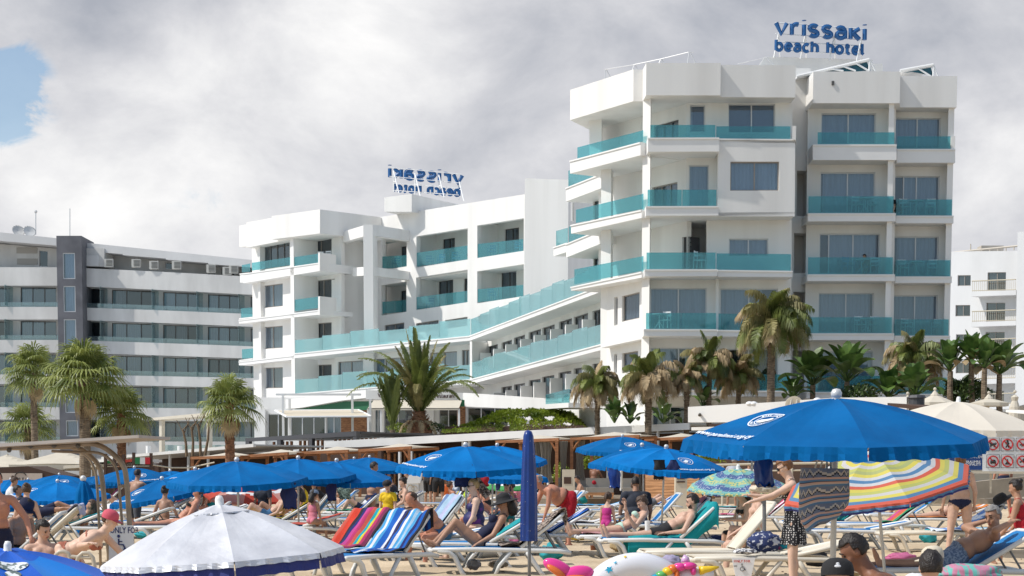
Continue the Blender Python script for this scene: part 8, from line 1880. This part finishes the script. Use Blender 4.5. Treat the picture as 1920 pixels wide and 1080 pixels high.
# far people in front of the bar
H = 1.78; PP('man in a black t-shirt and shorts standing left of his companion by the white box', at(803, 63, STZ(H)+.10), 60, H, 2, 2, 8, 0, ((5, 4, 0), (-5, 4, -4)), sex='m', skin='tan', hair=('dark', 'short'), clothes=(('tshirt', 'black'), ('shorts', 'black')))
H = 1.82; PP('man in black clothes with a bag standing next to his companion', at(822, 61, STZ(H)+.10), 100, H, 2, 2, 8, 0, ((6, 4, 0), (-6, 4, -6)), sex='m', w=1.1, skin='tan', hair=('dark', 'short'), clothes=(('tshirt', 'black'), ('shorts', 'black')))
H = 1.55; PP('child in a white t-shirt and patterned shorts beside the orange toy', at(853, 56, STZ(H)+.02), 80, H, sex='m', skin='tan', hair=('dark', 'short'), clothes=(('tshirt', 'white'), ('shorts', 'check')))
PP('man in a grey t-shirt leaning behind the cream railing', at(1372, 60, 1.05), 60, 1.76, 14, 26, 0, 0, arms=((20, 30, 10, 40), (20, 30, 10, 40)), sex='m', w=1.1, skin='tan', hair=('grey', 'thin'), clothes=(('tshirt', 'lgrey'), ('shorts', 'grey')))
PP('man in a white t-shirt sitting behind the cream railing', at(1404, 60, .92), 80, 1.74, 6, 10, 4, 0, sex='m', skin='tan', hair=('dark', 'short'), clothes=(('tshirt', 'white'), ('shorts', 'black')))
PP('shirtless man in red shorts sitting inside the cabana', at(1112, 71, .92), 60, 1.78, 14, 24, 0, 0, SIT, ((30, 14, 70, 0), (30, 14, 70, 0)), 'm', 1.05, skin='brown', hair=('dark', 'short'), clothes=(('trunks', 'red'),))
# left group
PP('woman in a rust bikini and pink cap bending far forward behind the handrails', at(130, 20.5, .48), -8, 1.66, 62, 66, -4, 0, ((40, 6, -30), (30, 6, -40)), ((40, 14, 20, 0), (-40, 60, 100, 40)), 'f', 1.06, skin='pale', hair=('brown', 'short'), clothes=(('bikini', 'rust'), ('bra', 'rust')), cap=('cap', mat('cap_pink', (.55, .08, .12), .8)), near=True)
PP('young man with cropped dark hair sitting low at the bottom left', at(90, 20.5, .12), -62, 1.74, -34, -28, 40, 30, ((88, 10, 40), (88, 10, 40)), sex='m', skin='light', hair=('dark', 'short'), clothes=(('trunks', 'black'),), near=True, face=True)
PP('boy in a dark cap with bowed head at the bottom left', at(30, 23.2, .38), -40, 1.55, 14, 22, 34, 0, ((88, 10, 40), (88, 10, 40)), sex='m', skin='tan', hair=('dark', 'short'), clothes=(('trunks', 'black'),), cap=('cap', CLO['navy']), head_s=1.1)
PP('woman in a grey bikini bottom kneeling with her back turned at left', at(50, 30.5, .42), 96, 1.66, 4, 8, 10, 0, ((10, 8, -80), (10, 8, -80)), ((10, 16, 40, 0), (10, 16, 60, -10)), 'f', .95, skin='light', hair=('brown', 'bun'), clothes=(('bikini', 'grey'), ('bra', 'black')))
PP('bather cut by the left edge of the view', at(-6, 22, .62), -70, 1.75, 8, 8, 0, 0, ((4, 3, 0), (-4, 3, -4)), ((10, 34, 30, 10), (40, 26, 70, 0)), 'm', 1.1, skin='red', hair=('dark', 'short'), clothes=(('trunks', 'navy'),))
PP('dark-haired woman sitting with her back turned under the tilted umbrella', at(308, 36.5, .34), 80, 1.60, 4, 8, 6, 0, SIT, ((4, 26, 10, 12), (4, 26, 10, 12)), 'f', .92, skin='tan', hair=('dark', 'bun'), clothes=(('bikini', 'black'),))
H = 1.62; PP('man in grey shorts standing behind the steel arch', at(252, 40, .70), 60, H, 10, 14, 6, 0, ((4, 4, 0), (-4, 4, -4)), ((30, 10, 60, 0), (60, 10, 30, 0)), 'm', 1.08, skin='tan', hair=('dark', 'short'), clothes=(('shorts', 'grey'),))
PP('person in dark clothes lying with a foot raised beyond the folded umbrella', at(72, 38, .52), 2, 1.70, -60, -54, 20, 0, ((120, 6, 70), (100, 6, 95)), sex='m', skin='tan', hair=('dark', 'short'), clothes=(('tshirt', 'slate'), ('shorts', 'navy')))
PP('sunbather lying flat left of the folded umbrella', at(120, 33.5, .42), 182, 1.68, -76, -70, 10, 0, LIE, sex='f', skin='tan', hair=('brown', 'long'), clothes=(('bikini', 'navy'), ('bra', 'navy')))
# middle and right background
PP('person in a striped top sitting under the red and white umbrella', at(495, 43, .47), 250, 1.7, 4, 8, 6, 0, SIT, sex='m', skin='tan', hair=('dark', 'short'), clothes=(('tshirt', 'bw'),) if 'bw' in CLO else (('tshirt', 'slate'),))
PP('person lying face up near the white raised lounger back', at(525, 39, .45), 175, 1.7, -60, -52, 20, 0, KNEES, sex='f', skin='tan', hair=('dark', 'long'), clothes=(('bikini', 'navy'), ('bra', 'navy')))
PP('small far bather in turquoise trunks under the red umbrella rim', at(398, 47, .47), 200, 1.6, 20, 30, 20, 0, SIT, sex='m', skin='red', hair=('brown', 'short'), clothes=(('trunks', 'teal'),))
PP('person with a yellow towel on the shoulders left of the boy', at(574, 44, .47), 190, 1.7, 10, 16, 20, 0, SIT, sex='m', skin='tan', hair=('dark', 'short'), clothes=(('tank', 'yellow'),))
PP('person in black lying on a far lounger beyond the striped umbrella', on_lounger(LJ, .95), 2, 1.70, -48, -44, 20, 0, KNEES, sex='m', skin='light', hair=('dark', 'short'), clothes=(('tshirt', 'black'), ('shorts', 'black')))
H = 1.78; PP('man at the right edge whose bare legs show below the beach rules board', at(1882, 44, STZ(H)+.25), 100, H, 0, 0, 0, 0, ((6, 5, 0), (-6, 5, -4)), sex='m', skin='red', hair=('dark', 'short'), clothes=(('trunks', 'navy'),))
PP('bronzed person in a crimson swimsuit sitting at the right edge', at(1922, 26.5, .50), 150, 1.72, 10, 16, 10, 0, SIT, ((10, 10, 40, 0), (10, 10, 40, 0)), 'f', 1.1, .02, 'tan', ('dark', 'bun'), (('swimsuit', 'red'),))
PP('far bather sitting behind the dark-haired woman in sunglasses', at(915, 47, .5), 170, 1.7, 14, 20, 10, 0, SIT, sex='m', skin='red', hair=('brown', 'short'), clothes=(('trunks', 'black'),))
# guests on the balconies
p = P(1634, 503, n5+.1); PP('guest bending forward on a chair, third floor of the right-hand block', p, 200, 1.75, 30, 45, 10, 0, SIT, ((30, 8, 60, 0), (30, 8, 60, 0)), 'm', 1.05, skin='tan', hair=('dark', 'short'), clothes=(('shorts', 'navy'),))
q_ = LF.pt(863, 486, 1.0); PP('guest in black sitting on the top floor of the long wing', q_, -80, 1.75, 0, 0, 6, 0, SIT, sex='m', skin='light', hair=('dark', 'short'), clothes=(('tshirt', 'black'), ('shorts', 'black')))
p = P(1684, 392, n6-.2); PP('guest in dark clothes leaning by the open door, fourth floor corner', p, 190, 1.75, 30, 40, 10, 0, SIT, sex='m', skin='light', hair=('dark', 'short'), clothes=(('tshirt', 'black'), ('shorts', 'black')))
# more bathers among the far loungers
cr = [(16, 47, 'woman in a white top sitting between the far umbrellas at the left edge', 'f', 'tan', 'brown', 'white', 20), (228, 50, 'far bather in magenta behind the steel arch', 'f', 'light', 'dark', 'magenta', 200),
      (340, 50, 'far bather in red sitting under the emblem umbrella left of the silver one', 'm', 'red', 'dark', 'red', 160), (440, 52, 'far bather in mint between the red umbrella and the pole', 'f', 'light', 'brown', 'mint', 190),
      (612, 56, 'far bather in black reading under the small low umbrella', 'm', 'tan', 'dark', 'black', 10), (655, 60, 'far bather in rust near the hanging floral cloth', 'f', 'light', 'blond', 'rust', 200), (742, 54, 'far bather in slate sitting right of the boy in yellow', 'm', 'tan', 'dark', 'slate', 170),
      (868, 53, 'far bather in white sitting beyond the blonde woman', 'f', 'red', 'brown', 'white', 20), (972, 50, 'far bather in pink beside the furled navy umbrella', 'f', 'light', 'dark', 'pink', 200), (1092, 56, 'far bather in teal before the cabana sofa', 'm', 'tan', 'dark', 'teal', 190),
      (1215, 50, 'far bather in grey behind the rose towel', 'm', 'light', 'brown', 'grey', 10), (1330, 46, 'far bather in black under the patterned umbrella rim', 'f', 'light', 'dark', 'black', 180), (1700, 47, 'far bather in blue behind the striped umbrella', 'm', 'tan', 'dark', 'blue', 200), (715, 66, 'seated bar guest in white under the canopy', 'm', 'tan', 'dark', 'white', 0), (770, 69, 'seated bar guest in black by the white box', 'f', 'light', 'brown', 'black', 180)]
for i, (x, y, lb2, sx, sk, ha, cl_, hd) in enumerate(cr):
    lie = i % 3 == 1; PP(lb2, at(x, y, .34+(.25 if y > 64 else .12)), hd, 1.7, -58 if lie else 8, -50 if lie else 14, 22, 0, KNEES if lie else SIT, ((20, 10, 70, 0), (16, 14, 50, 0)), sx, skin=sk, hair=(ha, 'bun' if sx == 'f' else 'short'), clothes=(('swimsuit' if sx == 'f' else 'trunks', cl_),) if i % 2 else (('tshirt', cl_), ('trunks', 'grey')), vox=.028)
extra_ = [(430, 37, 'yellow', 30), (18, 33, 'aqua', 20), (250, 33, None, 35), (1000, 34.5, 'white', 15), (1470, 36, 'teal', 30), (1500, 31, None, 10), (1690, 38, 'orange', 20), (455, 33, 'coral', 15), (860, 38, None, 45), (1345, 40, 'pink', 40)]
for i, (x, y, tw, an) in enumerate(extra_):
    lb3 = 'mid-distance sun lounger %s, %s' % ('with a %s towel' % tw if tw else 'with bare blue sling', ['below the wide plain umbrella', 'at the left edge near the standing bather', 'just right of the steel arch', 'behind the furled navy umbrella', 'behind the woman in dots', 'left of the hanging beach bag', 'behind the striped umbrella pole', 'behind the silver umbrella tip', 'behind the blonde woman', 'below the patterned umbrella'][i])
    t = lounger(lb3, x, y, (i*5) % 11-4, an)
    if tw: drape(t, '%s towel on the mid-distance lounger %s' % (tw, lb3.split(', ')[1]), [TW[tw], TW['white'] if i % 3 == 0 else TW[tw], TW[tw]], ang=an, from_=.15*(i % 3))
    if i % 2 == 0: PP('reclining bather on the lounger ' + lb3.split(', ')[1], on_lounger(t, .9), (i*5) % 11+178, 1.7, -90+an+8, -90+an+14, 24, 0, LIE if i % 4 else KNEES, ((30, 14, 70, -8), (20, 10, 80, 0)), 'f' if i % 4 else 'm', skin=['light', 'tan', 'red'][i % 3], hair=('brown', 'bun' if i % 4 else 'short'), clothes=(('bikini', 'black'), ('bra', 'black')) if i % 4 else (('trunks', 'blue'),), vox=.022)
cb_ = [('pink', (.5, .12, .25)), ('straw', (.45, .33, .17)), ('black', (.015, .015, .02)), ('turquoise', (.02, .35, .40)), ('white', (.65, .65, .63)), ('red', (.45, .03, .03)), ('yellow', (.6, .45, .04)), ('navy', (.01, .02, .09))]
wp = [(70, 31, 'at the far left'), (275, 35, 'by the tilted umbrella pole'), (335, 42, 'above the silver umbrella'), (480, 36, 'under the wide umbrella'), (570, 36, 'near the pink child'), (655, 31, 'left of the boy'), (700, 30, 'behind the striped towels'), (860, 33, 'behind the blonde woman'), (965, 31, 'left of the furled umbrella'), (1035, 27.5, 'right of the furled umbrella'),
      (1085, 34, 'near the red shorts man'), (1165, 30, 'by the little girl'), (1235, 30.5, 'behind the lying couple'), (1350, 33, 'under the patterned umbrella'), (1530, 26, 'behind the hanging bag'), (1600, 30, 'left of the striped umbrella pole'), (1690, 26, 'right of the striped umbrella pole'), (1740, 34, 'beside the standing sunbather'), (1840, 34, 'below the rules board'), (1580, 22.5, 'near the shaded man')]
for i, (x, y, wt) in enumerate(wp):
    cn, cc = cb_[(i*3) % 8]; o = at(x, y, .11); k = i % 3
    lump('towel' if k == 1 else 'bag', '%s %s on the sand %s' % (cn, 'crumpled towel' if k == 1 else 'beach bag', wt), 'towel' if k == 1 else 'bag', x, HOR-(.11-CH)*FPX/y, y, .24 if k == 1 else .17, .15, .07 if k == 1 else .14, mat('bagcol_'+cn, cc, .8, .25, 8, .4, 30), i, .35)
